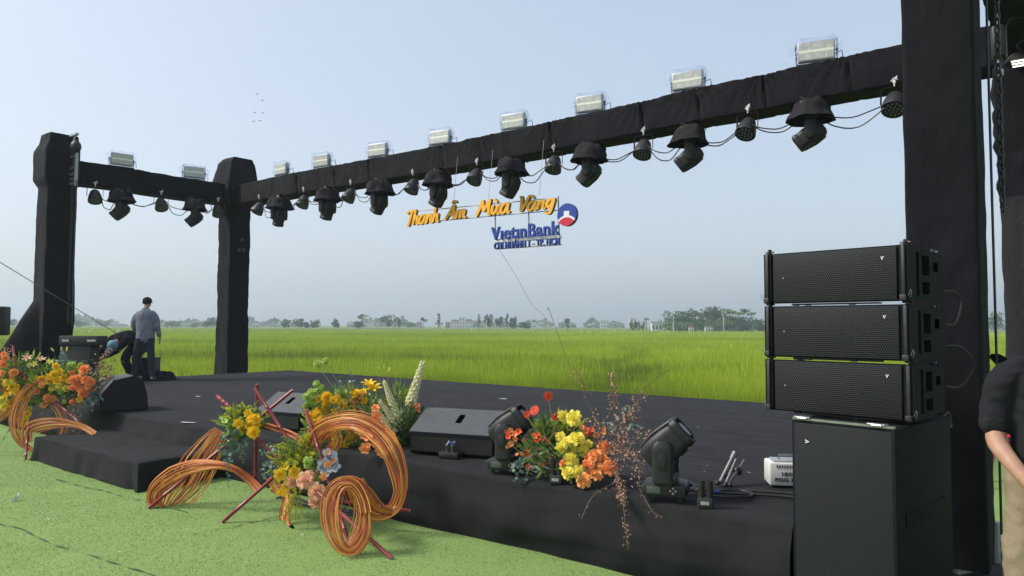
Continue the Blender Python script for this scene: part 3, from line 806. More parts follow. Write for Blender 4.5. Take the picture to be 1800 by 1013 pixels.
bm.add([loc_su(SU0, SV1+.01, .49), loc_su(SU1, SV1+.01, .49), loc_su(SU1, SV1+.03, 0), loc_su(SU0, SV1+.03, 0)], [(0, 1, 2, 3)])
bm.add([loc_su(SU1+.005, 0, .495), loc_su(SU1+.005, SV1, .495), loc_su(SU1+.01, SV1, 0), loc_su(SU1+.01, -.06, 0)], [(3, 2, 1, 0)])
bm.build('side_skirt', 'skirt_cloth', stage, smooth=False)
bm = MB()
for u_ in (-13.5, -10.8, -8, -5.4, -2.7, -.4):
    for v_ in (.5, 3, 6): bm.tube([loc_su(u_, v_, 0.02), loc_su(u_, v_, .44)], .03, 8)
bm.build('support_leg', 'dark_steel', stage)
# the step in front of the stage
st = empty('stage_step', S(-7.1, -.45, 0), 'black cloth covered step standing on the turf before the stage', 'step', RZ)
def step_mesh():
    bm = MB(); cx, L, D, hh = 0, 1.28, 0.42, 0.275; vs = []; fs = []
    # perimeter point by angle index along a rounded rectangle, rings from top centre outwards then down
    per = []
    n1, n2 = 60, 18
    for i in range(n1): per.append((-L+2*L*i/n1, -D))
    for i in range(n2): per.append((L, -D+2*D*i/n2))
    for i in range(n1): per.append((L-2*L*i/n1, D))
    for i in range(n2): per.append((-L, D-2*D*i/n2))
    n = len(per)
    rings = [(0.0, 1.0), (.5, 1.0), (.9, 1.0), (.975, .995), (.995, .975), (1.0, .93), (1.005, .8), (1.012, .6), (1.02, .4), (1.03, .2), (1.045, .03)]
    for ri, (sc, zf) in enumerate(rings):
        for k, (x, y) in enumerate(per):
            wob = .018*fbm(x*2.2+ri*.1, y*2.2, 3) if ri >= 5 else 0
            fold = .03*math.sin(k*.55+math.sin(k*.21)*2)*max(0, (ri-5)/5)*(1 if abs(x) > L*.86 else .25)
            dx = math.copysign(1, x) if abs(x) >= L*.999 else 0; dy = -1 if y <= -D*.999 else (1 if y >= D*.999 else 0)
            ln = math.hypot(dx, dy) or 1
            vs.append((x*sc+dx/ln*(wob+fold), y*sc+dy/ln*(wob+fold), hh*zf+.004*fbm(x*2, y*2, 1)*(1 if zf > .9 else 0)+.012))
    for r_ in range(len(rings)-1):
        for k in range(n): k2 = (k+1) % n; fs.append((r_*n+k, (r_+1)*n+k, (r_+1)*n+k2, r_*n+k2))
    bm.add(vs, fs); return bm
step_mesh().build('cloth_cover', 'skirt_cloth', st, angle=60)
# scraps of tape on the deck
for (x, y, L, lb) in ((318, 742, .22, 'torn white tape scrap on the deck left of the bamboo poles'), (345, 697, .1, 'small pale tape scrap far back on the deck'), (880, 701, .12, 'pale paper bit on the deck behind the large wedge monitor')):
    p = gz(x, y, DECK+.012); bm = MB()
    for q in range(3): bm.leaf(p+Vector((rnd(-.03, .03), rnd(-.02, .02), 0)), (1, rnd(-.6, .2), 0), (0, 0, 1), L*rnd(.6, 1), .035, .02, seg=3, tipw=.5)
    tag(bm.build('tape_scrap', 'paper', smooth=False), lb, 'litter')
bm = MB()
for i in range(70):
    p = S(rnd(-13, -.3), rnd(.15, 6), DECK+.013); bm.leaf(p, (rnd(-1, 1), rnd(-1, 1), 0), (0, 0, 1), rnd(.01, .03), .012, 0, seg=1, tipw=.6)
tag(bm.build('deck_litter', 'paper', smooth=False), 'specks of pale dust and scraps on the black deck', 'litter', kind='stuff')

dsm = simple('deck_seam', (.028, .028, .03), (.014, .014, .016), .95, 9, .1)
for v_s, wob_ in ((1.62, .03), (3.2, .04), (4.85, .03)):
    bm = MB(); vs = []; n = 150
    for i in range(n+1):
        u_ = -13.8+13.7*i/n; v_ = v_s+wob_*noise.noise(Vector((u_*.5, v_s, 0))); w = .004+.006*abs(noise.noise(Vector((u_*2, v_s, 5))))
        for s_ in (-1, 1): p = S(u_, v_+s_*w, deckz(u_, v_)+.005); vs.append(tuple(p))
    bm.add(vs, [(2*i, 2*i+1, 2*i+3, 2*i+2) for i in range(n)])
    L = stage.location; Mi = Matrix.Rotation(-RZ, 3, 'Z'); bm.v = [tuple(Mi @ (Vector(v)-L)) for v in bm.v]
    bm.build('seam', dsm, stage, smooth=False)

# ================================================================== TRUSS TOWERS AND BEAMS
def ring_square(hx, hy, r, n=8):
    pts = []
    for sx, sy, a0 in ((1, 1, 0), (-1, 1, 90), (-1, -1, 180), (1, -1, 270)):
        for k in range(5): a = R(a0+k*22.5); pts.append((sx*(hx-r)+math.cos(a)*r, sy*(hy-r)+math.sin(a)*r))
    out = []
    for i, p in enumerate(pts):           # subdivide the flats
        q = pts[(i+1) % len(pts)]; out.append(p)
        if math.hypot(q[0]-p[0], q[1]-p[1]) > .15:
            for k in range(1, n): out.append((p[0]+(q[0]-p[0])*k/n, p[1]+(q[1]-p[1])*k/n))
    return out
def sleeve(prof, wr=.012, r=.05, seed=0, dz=.06):
    """prof: list of (z, hx, hy, ox, oy)"""
    zs = []
    for a, b_ in zip(prof, prof[1:]):
        n = max(1, int(abs(b_[0]-a[0])/dz))
        for k in range(n): t = k/n; zs.append([a[j]+(b_[j]-a[j])*t for j in range(5)])
    zs.append(list(prof[-1]))
    bm = MB(); vs = []; N = None
    for (z, hx, hy, ox, oy) in zs:
        rg = ring_square(hx, hy, min(r, hx*.5, hy*.5)) if N is None or True else None
        N = N or len(rg)
        if len(rg) != N:   # keep the count constant
            rg = [rg[int(i*len(rg)/N)] for i in range(N)]
        for (x, y) in rg:
            d = 1+wr/.28*(noise.noise(Vector((x*7+seed, y*7, z*1.3)))+.6*noise.noise(Vector((x*16, y*16+seed, z*5)))+.5*noise.noise(Vector((x*20+z*9, y*20, z*2+seed))))
            vs.append((x*d+ox, y*d+oy, z))
    fs = []
    for l in range(len(zs)-1):
        for k in range(N): k2 = (k+1) % N; fs.append((l*N+k, l*N+k2, (l+1)*N+k2, (l+1)*N+k))
    fs.append(tuple(range((len(zs)-1)*N, len(zs)*N)))
    bm.add(vs, fs); return bm
def loc_of(p):           # world point -> stage u, v, z
    q = p-P0; return q.dot(U), q.dot(V), p.z
# left front tower
LT = (-14.86, 1.62)
t_left = empty('truss_tower', S(*LT), 'leftmost tower wrapped in black cloth with a flared skirt at its foot', 'truss tower', RZ, 'black wrapped truss towers')
bm = sleeve([(0.02, .31, .3, 0, 0), (1.0, .28, .28, -.02, 0), (1.6, .30, .28, .03, 0), (2.2, .29, .28, .03, 0), (2.7, .275, .27, 0, 0), (4.28, .275, .27, 0, 0), (4.42, .33, .31, 0, -.03), (5.0, .33, .31, 0, -.03), (5.16, .28, .28, .02, 0), (5.34, .26, .26, .03, 0), (5.36, .1, .1, .03, 0)], .01, .04, 3)
bm.build('sleeve', 'black_cloth', t_left, angle=60)
# flared cloth over the outrigger on the audience side
bm = MB(); vs = []; n = 20; pr = 12
for i in range(n+1):
    t = i/n; z = 0.02+2.25*t**.9
    reach = 1.05*(1-t)**1.0+.0
    for k in range(pr+1):
        q = k/pr; a = PI*q
        x = -.22-(reach)*math.sin(a)**.8*.55+.0; y = -.25-reach*math.sin(a)**1.0+.02*noise.noise(Vector((q*6, t*4, 1)))
        x = -.30+.52*q - reach*.5*math.sin(a); y = -.2-reach*.95*math.sin(a)
        w = 1+.05*noise.noise(Vector((q*5, t*6, 3)))
        vs.append((x*w, y*w, z))
fs = []
for i in range(n):
    for k in range(pr): a = i*(pr+1)+k; fs.append((a, a+1, a+pr+2, a+pr+1))
bm.add(vs, fs); bm.build('outrigger_cover', 'black_cloth', t_left, angle=60)
bm = MB()
bm.box((.36, .1, 5.32), (.5, .06, .04)); bm.tube([(.5, .1, 5.3), (.46, .1, 5.22), (.52, .1, 5.14), (.44, .1, 5.08)], .02, 6)
bm.build('head_bar', 'alu', t_left)
def chain(name, p0, p1, link, rad, label, mat='dark_steel', twist=0):
    bm = MB(); p0, p1 = Vector(p0), Vector(p1); L = (p1-p0).length; n = int(L/(link*1.45)); d = (p1-p0)/n
    for i in range(n):
        c = p0+d*(i+.5); ax = Vector((1, 0, 0)) if i % 2 == 0 else Vector((0, 1, 0))
        pts = [c+ax*(math.cos(a)*link*.45)+Vector((0, 0, math.sin(a)*link*.95)) for a in [2*PI*k/8 for k in range(9)]]
        bm.tube(pts, rad, 4, cap=False)
    return tag(bm.build(name, mat, angle=0), label, 'chain')
c0 = gy(140, 300, 14.0); c1 = gy(124, 545, 14.0)
pc = S(LT[0]+.46, LT[1]+.1, 0)
chain('hoist_chain', (pc.x, pc.y, 5.1), (pc.x, pc.y, 1.6), .045, .009, 'long thin hoist chain hanging beside the leftmost tower')
bm = MB(); pr_ = S(LT[0]+.66, LT[1]+.1, 0)
bm.tube([(pr_.x, pr_.y, 4.4), (pr_.x, pr_.y, 1.55)], .011, 6)
tag(bm.build('steel_cable', 'dark_steel'), 'straight thin line hanging right of the leftmost tower chain', 'cable')
lad = empty('hoist_trolley', S(LT[0]+.5, LT[1]+.12, 4.35), 'pale metal ladder-like hoist carriage on the leftmost tower', 'hoist', RZ)
bm = MB(); bm.box((.06, 0, .38), (.05, .05, .85)); bm.build('rail', 'alu', lad, smooth=False)
for z in (0.02, .1, .2, .32, .55):
    bm = MB(); bm.box((-.08, 0, z), (.22, .05, .035)); bm.build('rung', 'alu', lad, smooth=False)
bm = MB(); bm.ball((.05, -.02, .72), (.12, .1, .13), 12); bm.build('motor', 'black_plastic', lad)
# second tower, back left
CT = (-14.86, 5.5)
t_back = empty('truss_tower', S(*CT), 'second tower from the left, wrapped in black cloth with a bundled top', 'truss tower', RZ, 'black wrapped truss towers')
sleeve([(0.02, .29, .27, 0, 0), (1.5, .27, .27, 0, 0), (4.0, .26, .26, 0, 0), (4.4, .28, .28, 0, 0), (4.5, .33, .33, .02, -.02), (4.72, .40, .40, .03, -.03), (4.95, .385, .39, .03, -.02), (5.45, .30, .31, .04, 0), (5.56, .27, .24, .06, 0), (5.58, .05, .05, .05, 0)], .02, .02, 11, .05).build('sleeve', 'black_cloth', t_back, angle=60)
tg_ = simple('tape_grey', (.04, .04, .047), None)
for (x, z, s_) in ((.05, 3.62, .07), (-.02, 3.36, .08), (.1, 3.37, .08)):
    bm = MB(); bm.box((.264, x, z), (.012, s_, s_)); bm.build('tape_patch', tg_, t_back, smooth=False)
# right front tower
uL = loc_of(gv(1592, 450, 1.12))[0]; uR = loc_of(gv(1722, 450, 1.12))[0]
RT = ((uL+uR)/2, 1.12+(uR-uL)/2); hw = (uR-uL)/2
t_right = empty('truss_tower', S(*RT), 'tall near tower wrapped in black cloth behind the loudspeaker stack', 'truss tower', RZ, 'black wrapped truss towers')
sleeve([(0.1, hw*.9, hw*.9, .02, 0), (.35, hw*1.02, hw*1.0, .0, 0), (1.2, hw, hw, 0, 0), (4.4, hw, hw, 0, 0), (5.6, hw*1.0, hw, 0, 0), (5.62, .1, .1, 0, 0)], .008, .03, 21).build('sleeve', 'black_cloth', t_right, angle=60)
bm = MB(); bm.box((0, 0, .05), (.6, .6, .02)); bm.build('base_plate', 'dark_steel', t_right, smooth=False)
for sx, sy in ((.2, .3), (-.2, -.3), (.3, -.2)):
    bm = MB(); bm.tube([(sx, sy, .0), (sx, sy, .32)], .03, 10); bm.build('foot', 'alu', t_right)
bm = MB()
bm.leaf((hw+.01, .1, 1.42), (1, -.2, -.5), (0, 1, 0), .12, .07, .3); bm.build('cloth_tab', 'black_cloth', t_right)
pz = S(RT[0]+hw+.10, RT[1]+.12, 0)
chain('hoist_chain', (pz.x, pz.y, 5.5), (pz.x, pz.y, 2.35), .035, .0075, 'heavy chain hanging down the right side of the near tower', twist=1)
bm = MB(); pz2 = S(RT[0]+hw+.05, RT[1]+.05, 0); bm.tube([(pz2.x, pz2.y, 5.5), (pz2.x, pz2.y, .3)], .008, 6)
tag(bm.build('steel_cable', 'dark_steel'), 'taut cable running down the right edge of the near tower', 'cable')
# right back tower, upper part opaque, lower part net with the lattice showing
uL2 = loc_of(gv(1757, 400, 5.2))[0]
BT = (uL2+.36, 5.56)
t_rb = empty('truss_tower', S(*BT), 'truss tower at the right edge with lattice showing through black net', 'truss tower', RZ, 'black wrapped truss towers')
bm = sleeve([(3.0, .36, .36, 0, 0), (3.6, .37, .37, 0, 0), (4.3, .38, .38, 0, 0), (5.6, .38, .38, 0, 0), (5.62, .1, .1, 0, 0)], .035, .03, 31, .05)
bm.build('sleeve', 'black_cloth', t_rb, angle=60)
sleeve([(0.05, .345, .345, 0, 0), (3.0, .35, .35, 0, 0), (3.01, .3, .3, 0, 0)], .012, .03, 33, .15).build('net_cover', 'net', t_rb, angle=60)
bm = MB()
for sx in (-1, 1):
    for sy in (-1, 1): bm.tube([(sx*.24, sy*.24, .05), (sx*.24, sy*.24, 3)], .028, 8)
bm.build('chord', 'alu', t_rb)
bm = MB(); z = .2; k = 0
while z < 2.8:
    for a, c_ in (((-.24, -.24), (.24, -.24)), ((-.24, -.24), (-.24, .24))):
        bm.tube([(*a, z), (*c_, z)], .02, 6); bm.tube([(*(a if k % 2 else c_), z), (*(c_ if k % 2 else a), z+.5)], .016, 6)
        bm.tube([(*(c_ if k % 2 else a), z), (*(a if k % 2 else c_), z+.5)], .016, 6)
    z += .5; k += 1
bm.build('brace', 'alu', t_rb)

# beams
def beam(name, label, top_px, plane, const, other, hgt, width, gathers, seed, ends, group='black wrapped truss beams'):
    """sleeve along u (plane 'v') or v (plane 'u'); top edge follows the sag seen in the cloth"""
    pts = sorted([loc_of((gv if plane == 'v' else gu)(x, y, const)) for x, y in top_px], key=lambda q: q[0 if plane == 'v' else 1])
    ax = 0 if plane == 'v' else 1
    xs = np.array([p[ax] for p in pts]); zs_ = np.array([p[2] for p in pts])
    zs_ = np.convolve(np.concatenate([[zs_[0]], zs_, [zs_[-1]]]), [.25, .5, .25], 'valid')
    a0, a1 = ends; n = int((a1-a0)/.03); vs = []; per = None
    gx = [loc_of((gv if plane == 'v' else gu)(x, y, const))[ax] for x, y in gathers]
    zmean = float(np.mean(zs_))
    for i in range(n+1):
        s_ = a0+(a1-a0)*i/n; zt = float(np.interp(s_, xs, zs_)); zt = zt*.8+zmean*.2
        rg = ring_square(width/2, hgt/2, .025, 9)
        if per is None: per = len(rg)
        for (x, y) in rg:      # x across, y up
            z = zt-hgt/2+y
            q = y/hgt+.5       # 0 bottom 1 top
            d = .012*noise.noise(Vector((s_*2.2+seed, y*3, x*3)))+.006*noise.noise(Vector((s_*9+q*4, y*6, seed)))
            for g in gx:
                e = s_-g-.05*(1-q)
                if abs(e) < 1.1:
                    d -= .035*math.exp(-(e/.022)**2)
                    an = math.atan2(e, .08+(1.15-q)*.5); d += .022*math.sin(an*24+g*7)*math.exp(-(e/.42)**2)*q
            sg = 1 if x > 0 else -1
            xx = x+sg*d if abs(x) > width*.4 else x
            # pinned fabric pinches its top edge
            z += (.012*noise.noise(Vector((s_*4, 9, seed))) if q > .9 else 0)
            vs.append((s_, xx, z) if plane == 'v' else (xx, s_, z))
    bm = MB(); fs = []
    for i in range(n):
        for k in range(per): k2 = (k+1) % per; fs.append((i*per+k, i*per+k2, (i+1)*per+k2, (i+1)*per+k))
    mid = (a0+a1)/2
    for i, p in enumerate(vs):
        vs[i] = (p[0]-mid, p[1], p[2]-zmean) if plane == 'v' else (p[0], p[1]-mid, p[2]-zmean)
    bm.add(vs, fs)
    loc = S(mid, other, zmean) if plane == 'v' else S(other, mid, zmean)
    o = bm.build(name, 'black_cloth', angle=60, loc=loc, rz=RZ)
    tag(o, label, 'truss beam', group)
    return xs, zs_, zmean
TOPB = [(437, 321), (470, 313), (507, 304.5), (555, 296), (587, 291), (650, 279), (705, 269), (760, 258), (800, 250), (840, 241), (860, 237), (922, 224), (967, 214), (1015, 201), (1080, 189), (1125, 180), (1182, 162), (1235, 150), (1310, 137), (1342, 129), (1397, 116), (1489, 94), (1590, 74)]
GB = [(520, 303), (587, 291), (648, 280), (776, 256), (842, 241), (967, 214), (1126, 180), (1225, 155), (1340, 130), (1490, 95)]
xb, zb, zbm = beam('truss_beam', 'long beam wrapped in black cloth above the back of the stage', TOPB, 'v', 5.27, 5.5, .47, .46, GB, 4, (-14.6, .75))
TOPS = [(142, 284), (195, 289), (232, 295), (270, 304), (322, 312), (390, 322)]
xs_, zs2, zsm = beam('truss_beam', 'short beam wrapped in black cloth between the two left towers', TOPS, 'u', -14.63, -14.86, .47, .46, [(240, 296)], 8, (1.85, 5.2))
bm = MB(); b3 = sleeve([(RT[1]+.1, .24, .24, 0, 0), (5.3, .24, .24, 0, 0)], .02, .03, 5)
vs = [(x, z, y) for (x, y, z) in b3.v]; b3.v = vs
o = b3.build('truss_beam', 'black_cloth', loc=S(BT[0]-.05, 0, 4.72), rz=RZ, angle=60)
tag(o, 'black wrapped beam at the top right corner between the two right towers', 'truss beam', 'black wrapped truss beams')
def beam_z(u_): return float(np.interp(u_, xb, zb))*.8+zbm*.2
def side_z(v_): return float(np.interp(v_, xs_, zs2))*.8+zsm*.2

# ================================================================== FLOODLIGHTS
def make_flood():
    t = empty('floodlight', (0, 0, 0), 'x', 'floodlight')
    w, h = .47, .27
    bm = MB(); bm.box((0, .0, .19), (w, .09, h), bev=.015); 
    for k in range(9): bm.box((-w/2+.04+k*(w-.08)/8, .06, .19), (.006, .05, h*.85))
    bm.build('housing', 'alu', t)
    bm = MB(); bm.box((0, 0, 0), (w-.04, .008, h-.04)); o = bm.build('lamp_face', 'flood_face', t, smooth=False); o.location = (0, -.048, .19)
    bm = MB(); bm.tube([(-w/2-.02, .01, .19), (-w/2-.02, .01, .03), (w/2+.02, .01, .03), (w/2+.02, .01, .19)], (.012), 6); bm.box((0, .01, .02), (.1, .05, .03))
    for s_ in (-1, 1): bm.ball((s_*(w/2+.02), .01, .19), .02, 8)
    bm.build('bracket', 'dark_steel', t)
    bm = MB(); bm.tube([(w/2, .06, .15), (w/2+.08, .1, .2), (w/2+.1, .1, .08), (w/2+.03, .12, 0), (w/2+.2, .14, -.02)], .007, 5); bm.build('cord', 'cable', t)
    return t
def film_mesh(seed):
    random.seed(seed); bm = MB(); w, d, h = .52, .2, .33; vs = []; n1, n2 = 18, 28
    for i in range(n1+1):
        a = -PI/2+PI*i/n1
        for k in range(n2):
            b_ = 2*PI*k/n2
            x, y, z = math.cos(a)*math.cos(b_), math.cos(a)*math.sin(b_), math.sin(a)
            q = max(abs(x), abs(y), abs(z)); x, y, z = x/q*.5, y/q*.5, z/q*.5
            f = 1+.13*noise.noise(Vector((x*6, y*6, z*6+seed*3)))+.07*noise.noise(Vector((x*15+seed, y*15, z*15)))
            vs.append((x*w*f, y*d*f, .2+z*h*f))
    fs = []
    for i in range(n1):
        for k in range(n2): k2 = (k+1) % n2; fs.append((i*n2+k, i*n2+k2, (i+1)*n2+k2, (i+1)*n2+k))
    bm.add(vs, fs)
    # loose flaps at the ends
    for s_ in (-1, 1):
        bm.leaf((s_*w*.5, 0, .22), (s_, rnd(-.5, .5), rnd(-.4, .5)), (0, 1, 0), rnd(.07, .13), .2, rnd(-.3, .3), tipw=.4)
    return bm
FL = [(214, 281, 's'), (341, 304, 's'), (495, 296, 'b'), (566, 282, 'b'), (664, 263, 'b'), (773, 240, 'b'), (903, 213, 'b'), (1037, 180, 'b'), (1209, 141, 'b'), (1435, 88, 'b')]
EXT = ['on the short beam, nearer the leftmost tower', 'on the short beam, nearer the second tower', 'first on the long beam right of the second tower', 'second on the long beam right of the second tower',
       'third on the long beam, left of the sign', 'on the long beam above the left end of the sign', 'on the long beam above the yellow words of the sign', 'on the long beam up and right of the round logo', 'second from the near tower on the long beam', 'nearest to the near tower, largest of all']
proto = make_flood()
for i, (x, y, w_) in enumerate(FL):
    o = proto if i == 0 else copy_tree(proto)
    if w_ == 'b':
        u_, v_, z_ = loc_of(gv(x, y, 5.42)); o.location = S(u_, 5.42, beam_z(u_)+.005)
        yaw = RZ+R([0, 0, 2, 6, 8, 10, 8, 9, 10, 12][i])
    else:
        u_, v_, z_ = loc_of(gu(x, y, -14.8)); o.location = S(-14.8, v_, side_z(v_)+.005); yaw = RZ+R(78 if i == 0 else 70)
    o.rotation_euler = (R(rnd(-6, 3)), 0, yaw+R(rnd(-4, 4))); o.scale = (.94,)*3
    film_mesh(i+3).build('plastic_wrap', 'film', o, smooth=True, angle=25)
    tag(o, 'film wrapped floodlight ' + EXT[i], 'floodlight', 'floodlights on top of the beams')
random.seed(11)

# ================================================================== PAR LIGHTS
def make_par():
    t = empty('par_light', (0, 0, 0), 'x', 'stage light')
    bm = MB(); A = rotm('X', -28)   # face looks down and out to the audience
    c = Vector((0, 0, -.26))
    bm.lathe([(.02, .135), (.06, .13), (.085, .10), (.105, .04), (.125, -.03), (.135, -.1), (.135, -.125), (.125, -.125), (.12, -.118), (.02, -.118)], 20, c, A)
    bm.build('body', 'black_plastic', t)
    bm = MB()
    for k in range(12): a = R(30*k); bm.lathe([(.0, 0), (.014, 0), (.01, -.008), (0, -.01)], 8, c+A @ Vector((math.cos(a)*.088, math.sin(a)*.088, -.12)), A)
    for k in range(6): a = R(60*k); bm.lathe([(.0, 0), (.014, 0), (.01, -.008), (0, -.01)], 8, c+A @ Vector((math.cos(a)*.045, math.sin(a)*.045, -.12)), A)
    bm.lathe([(.0, 0), (.014, 0), (.01, -.008), (0, -.01)], 8, c+A @ Vector((0, 0, -.12)), A)
    bm.build('lens', 'lens', t)
    bm = MB(); bm.tube([(-.145, 0, -.27), (-.145, 0, -.09), (-.13, 0, -.07), (.13, 0, -.07), (.145, 0, -.09), (.145, 0, -.27)], .012, 6, flat=.4)
    bm.build('bracket', 'dark_steel', t)
    bm = MB(); bm.box((0, 0, -.01), (.03, .03, .05), bev=.006); bm.tube([(-.035, 0, .0), (0, -.02, .03), (.035, -.01, .01)], .009, 6); bm.tube([(0, 0, -.07), (0, 0, 0)], .008, 6)
    bm.leaf((.01, -.02, .01), (.5, -.2, 1), (0, 1, 0), .05, .018, .2)
    bm.build('clamp', 'chrome_white', t)
    return t
PAR = [(167, 345, 's'), (283, 359, 's'), (383, 370, 's'), (455, 366, 'b'), (533, 354, 'b'), (616, 343, 'b'), (725, 327, 'b'), (838, 310, 'b'), (973, 288, 'b'), (1131, 261, 'b'), (1315, 225, 'b'), (1573, 181, 'b')]
PL = ['beside the leftmost tower', 'in the middle of the short beam', 'touching the left side of the second tower', 'touching the right side of the second tower', 'second right of the second tower', 'third right of the second tower',
      'fourth right of the second tower, up left of the sign', 'above the middle of the yellow words', 'above the round logo end of the sign', 'right of the sign, fourth from the near tower' , 'next but one to the near tower', 'half hidden against the near tower']
PL[9] = 'third from the near tower'
par0 = make_par(); PARPOS = []
for i, (x, y, w_) in enumerate(PAR):
    o = par0 if i == 0 else copy_tree(par0)
    if w_ == 'b': p = gv(x, y, 5.22); yaw = RZ+R(rnd(-16, 0)+8)
    else: p = gu(x, y, -14.55); yaw = RZ+R(90+rnd(-20, -10))
    o.location = p+Vector((0, 0, .26)); o.rotation_euler = (R(rnd(-5, 5)), 0, yaw); PARPOS.append(p.copy())
    tag(o, 'round multi-lens stage light ' + PL[i], 'stage light', 'round stage lights hung under the beams')

# ================================================================== MOVING HEADS
def head_mesh():
    """head body along +Z local, lens at +Z end"""
    bm = MB(); secs = [(-.17, .07, .07), (-.155, .1, .1), (-.1, .125, .12), (-.02, .135, .125), (.06, .13, .12), (.13, .115, .11), (.15, .125, .12), (.19, .12, .115), (.2, .1, .1), (.185, .09, .09)]
    vs = []; N = None
    for z, hx, hy in secs:
        rg = ring_square(hx, hy, min(hx, hy)*.55, 3); 
        N = N or len(rg); rg = [rg[int(i*len(rg)/N)] for i in range(N)]
        vs += [(x, y, z) for x, y in rg]
    fs = []
    for l in range(len(secs)-1):
        for k in range(N): k2 = (k+1) % N; fs.append((l*N+k, l*N+k2, (l+1)*N+k2, (l+1)*N+k))
    fs.append(tuple(reversed(range(N)))); bm.add(vs, fs)
    for k in range(5): bm.box((0, -.118, -.12+k*.022), (.14, .02, .008)); bm.box((0, .118, -.12+k*.022), (.14, .02, .008))
    for s_ in (-1, 1): bm.tube([(s_*.08, .11, .16), (s_*.085, .13, .0), (s_*.07, .12, -.12)], .012, 6)
    return bm
def yoke_mesh():
    bm = MB()
    bm.box((0, 0, .03), (.36, .17, .07), bev=.03)
    for s_ in (-1, 1):
        vs = []; fs = []
        prof = [(.03, .085, .035), (.1, .08, .04), (.2, .085, .042), (.28, .088, .044), (.33, .075, .04), (.355, .045, .03)]
        N = 14; c = 0
        for z, hy, hx in prof:
            for k in range(N): a = 2*PI*k/N; ca, sa = math.cos(a), math.sin(a); vs.append((s_*.175+math.copysign(abs(ca)**.6, ca)*hx, math.copysign(abs(sa)**.6, sa)*hy, z))
        for l in range(len(prof)-1):
            for k in range(N): k2 = (k+1) % N; fs.append((l*N+k, l*N+k2, (l+1)*N+k2, (l+1)*N+k))
        fs.append(tuple(range((len(prof)-1)*N, len(prof)*N))); bm.add(vs, fs)
        bm.box((s_*.221, 0, .2), (.006, .06, .12), bev=.002)
    return bm
def hood_mesh(seed):
    bm = MB(); vs = []; n = 44
    prof = [(-.02, .06), (.0, .14), (-.03, .19), (-.07, .22), (-.13, .24), (-.18, .262), (-.215, .285), (-.235, .30), (-.24, .285), (-.2, .262)]
    for j, (z, r) in enumerate(prof):
        for k in range(n):
            a = 2*PI*k/n; q = Vector((math.cos(a)*1.6, math.sin(a)*1.6, z*6+seed*5))
            f = 1+(.22*noise.noise(q)+.08*noise.noise(q*2.7))*(1 if j > 0 else .3)
            zz = z+.05*noise.noise(q*1.3+Vector((7, 0, 0)))*(1 if j < 3 else .45)
            vs.append((math.cos(a)*r*f, math.sin(a)*r*f*.92, zz))
    fs = [tuple(reversed(range(n)))]
    for l in range(len(prof)-1):
        for k in range(n): k2 = (k+1) % n; fs.append((l*n+k, (l+1)*n+k, (l+1)*n+k2, l*n+k2))
    bm.add(vs, fs)
    # the tied-up ear of cloth
    a = rnd(-2.5, -.6)
    for q in range(3):
        bm.leaf((math.cos(a)*.12, math.sin(a)*.12, .0), (math.cos(a+q*.5), math.sin(a+q*.5), .5-.3*q), (0, 0, 1), .16, .12, -.5, seg=4, cup=.4, tipw=.4)
    return bm
MHL = [(213, 347, 's', 'on the short beam, nearer the leftmost tower'), (343, 362, 's', 'on the short beam, nearer the second tower'), (491, 359, 'b', 'first on the long beam right of the second tower'), (576, 345, 'b', 'second on the long beam right of the second tower'),
       (667, 332, 'b', 'third on the long beam right of the second tower'), (771, 316, 'b', 'above the left end of the yellow words'), (898, 296, 'b', 'above the middle of the sign'), (1037, 272, 'b', 'up and right of the round logo'), (1213, 241, 'b', 'second from the near tower'), (1425, 198, 'b', 'nearest to the near tower, largest of the hooded ones')]
yoke_src = None
def hang_head(i, x, y, w_, lb):
    global yoke_src
    p = gv(x, y, 4.98) if w_ == 'b' else gu(x, y, -14.3)
    fr = (x-490)/935; yaw = R(38+30*max(0, min(1, fr*1.3))+rnd(-5, 5)) if w_ == 'b' else R(106+rnd(-6, 6)); tl = (18+34*max(0, min(1, fr*1.2)) if w_ == 'b' else 48)+rnd(-6, 6)
    t = empty('moving_head_light', p, 'hooded moving light ' + lb, 'moving light', 0, 'hooded moving lights hung from the beams', rot=(0, 0, yaw))
    # p is near the brim of the hood
    hood_mesh(i).build('hood', 'hood_cloth', t, angle=50).location = (0, 0, .14)
    if yoke_src is None:
        bm = yoke_mesh(); bm.v = [(a*.8, b_*.8, -.0-z*.95) for a, b_, z in bm.v]; bm.f = [tuple(reversed(f)) for f in bm.f]
        y0 = bm.build('yoke', 'black_plastic', t)
        h0 = head_mesh().build('head', 'black_plastic', t)
        bmx = MB(); bmx.lathe([(0, .19), (.085, .188), (.088, .18)], 20); l0 = bmx.build('lens', 'lens', h0)
        bma = MB(); bma.box((0, 0, .07), (.26, .24, .12), bev=.02); bma.tube([(0, 0, .12), (0, .12, .2)], .02, 6); b0 = bma.build('base', 'black_plastic', t)
        yoke_src = (y0, h0, l0, b0)
    else:
        y0 = yoke_src[0].copy(); lk(y0); y0.parent = t; h0 = yoke_src[1].copy(); lk(h0); h0.parent = t
        l0 = yoke_src[2].copy(); lk(l0); l0.parent = h0; b0 = yoke_src[3].copy(); lk(b0); b0.parent = t
    h0.location = (0, 0, -.275); h0.rotation_euler = (R(180+tl), 0, 0); h0.scale = (.84, .92, 1.0)
    return t
for i, (x, y, w_, lb) in enumerate(MHL): hang_head(i, x, y, w_, lb)

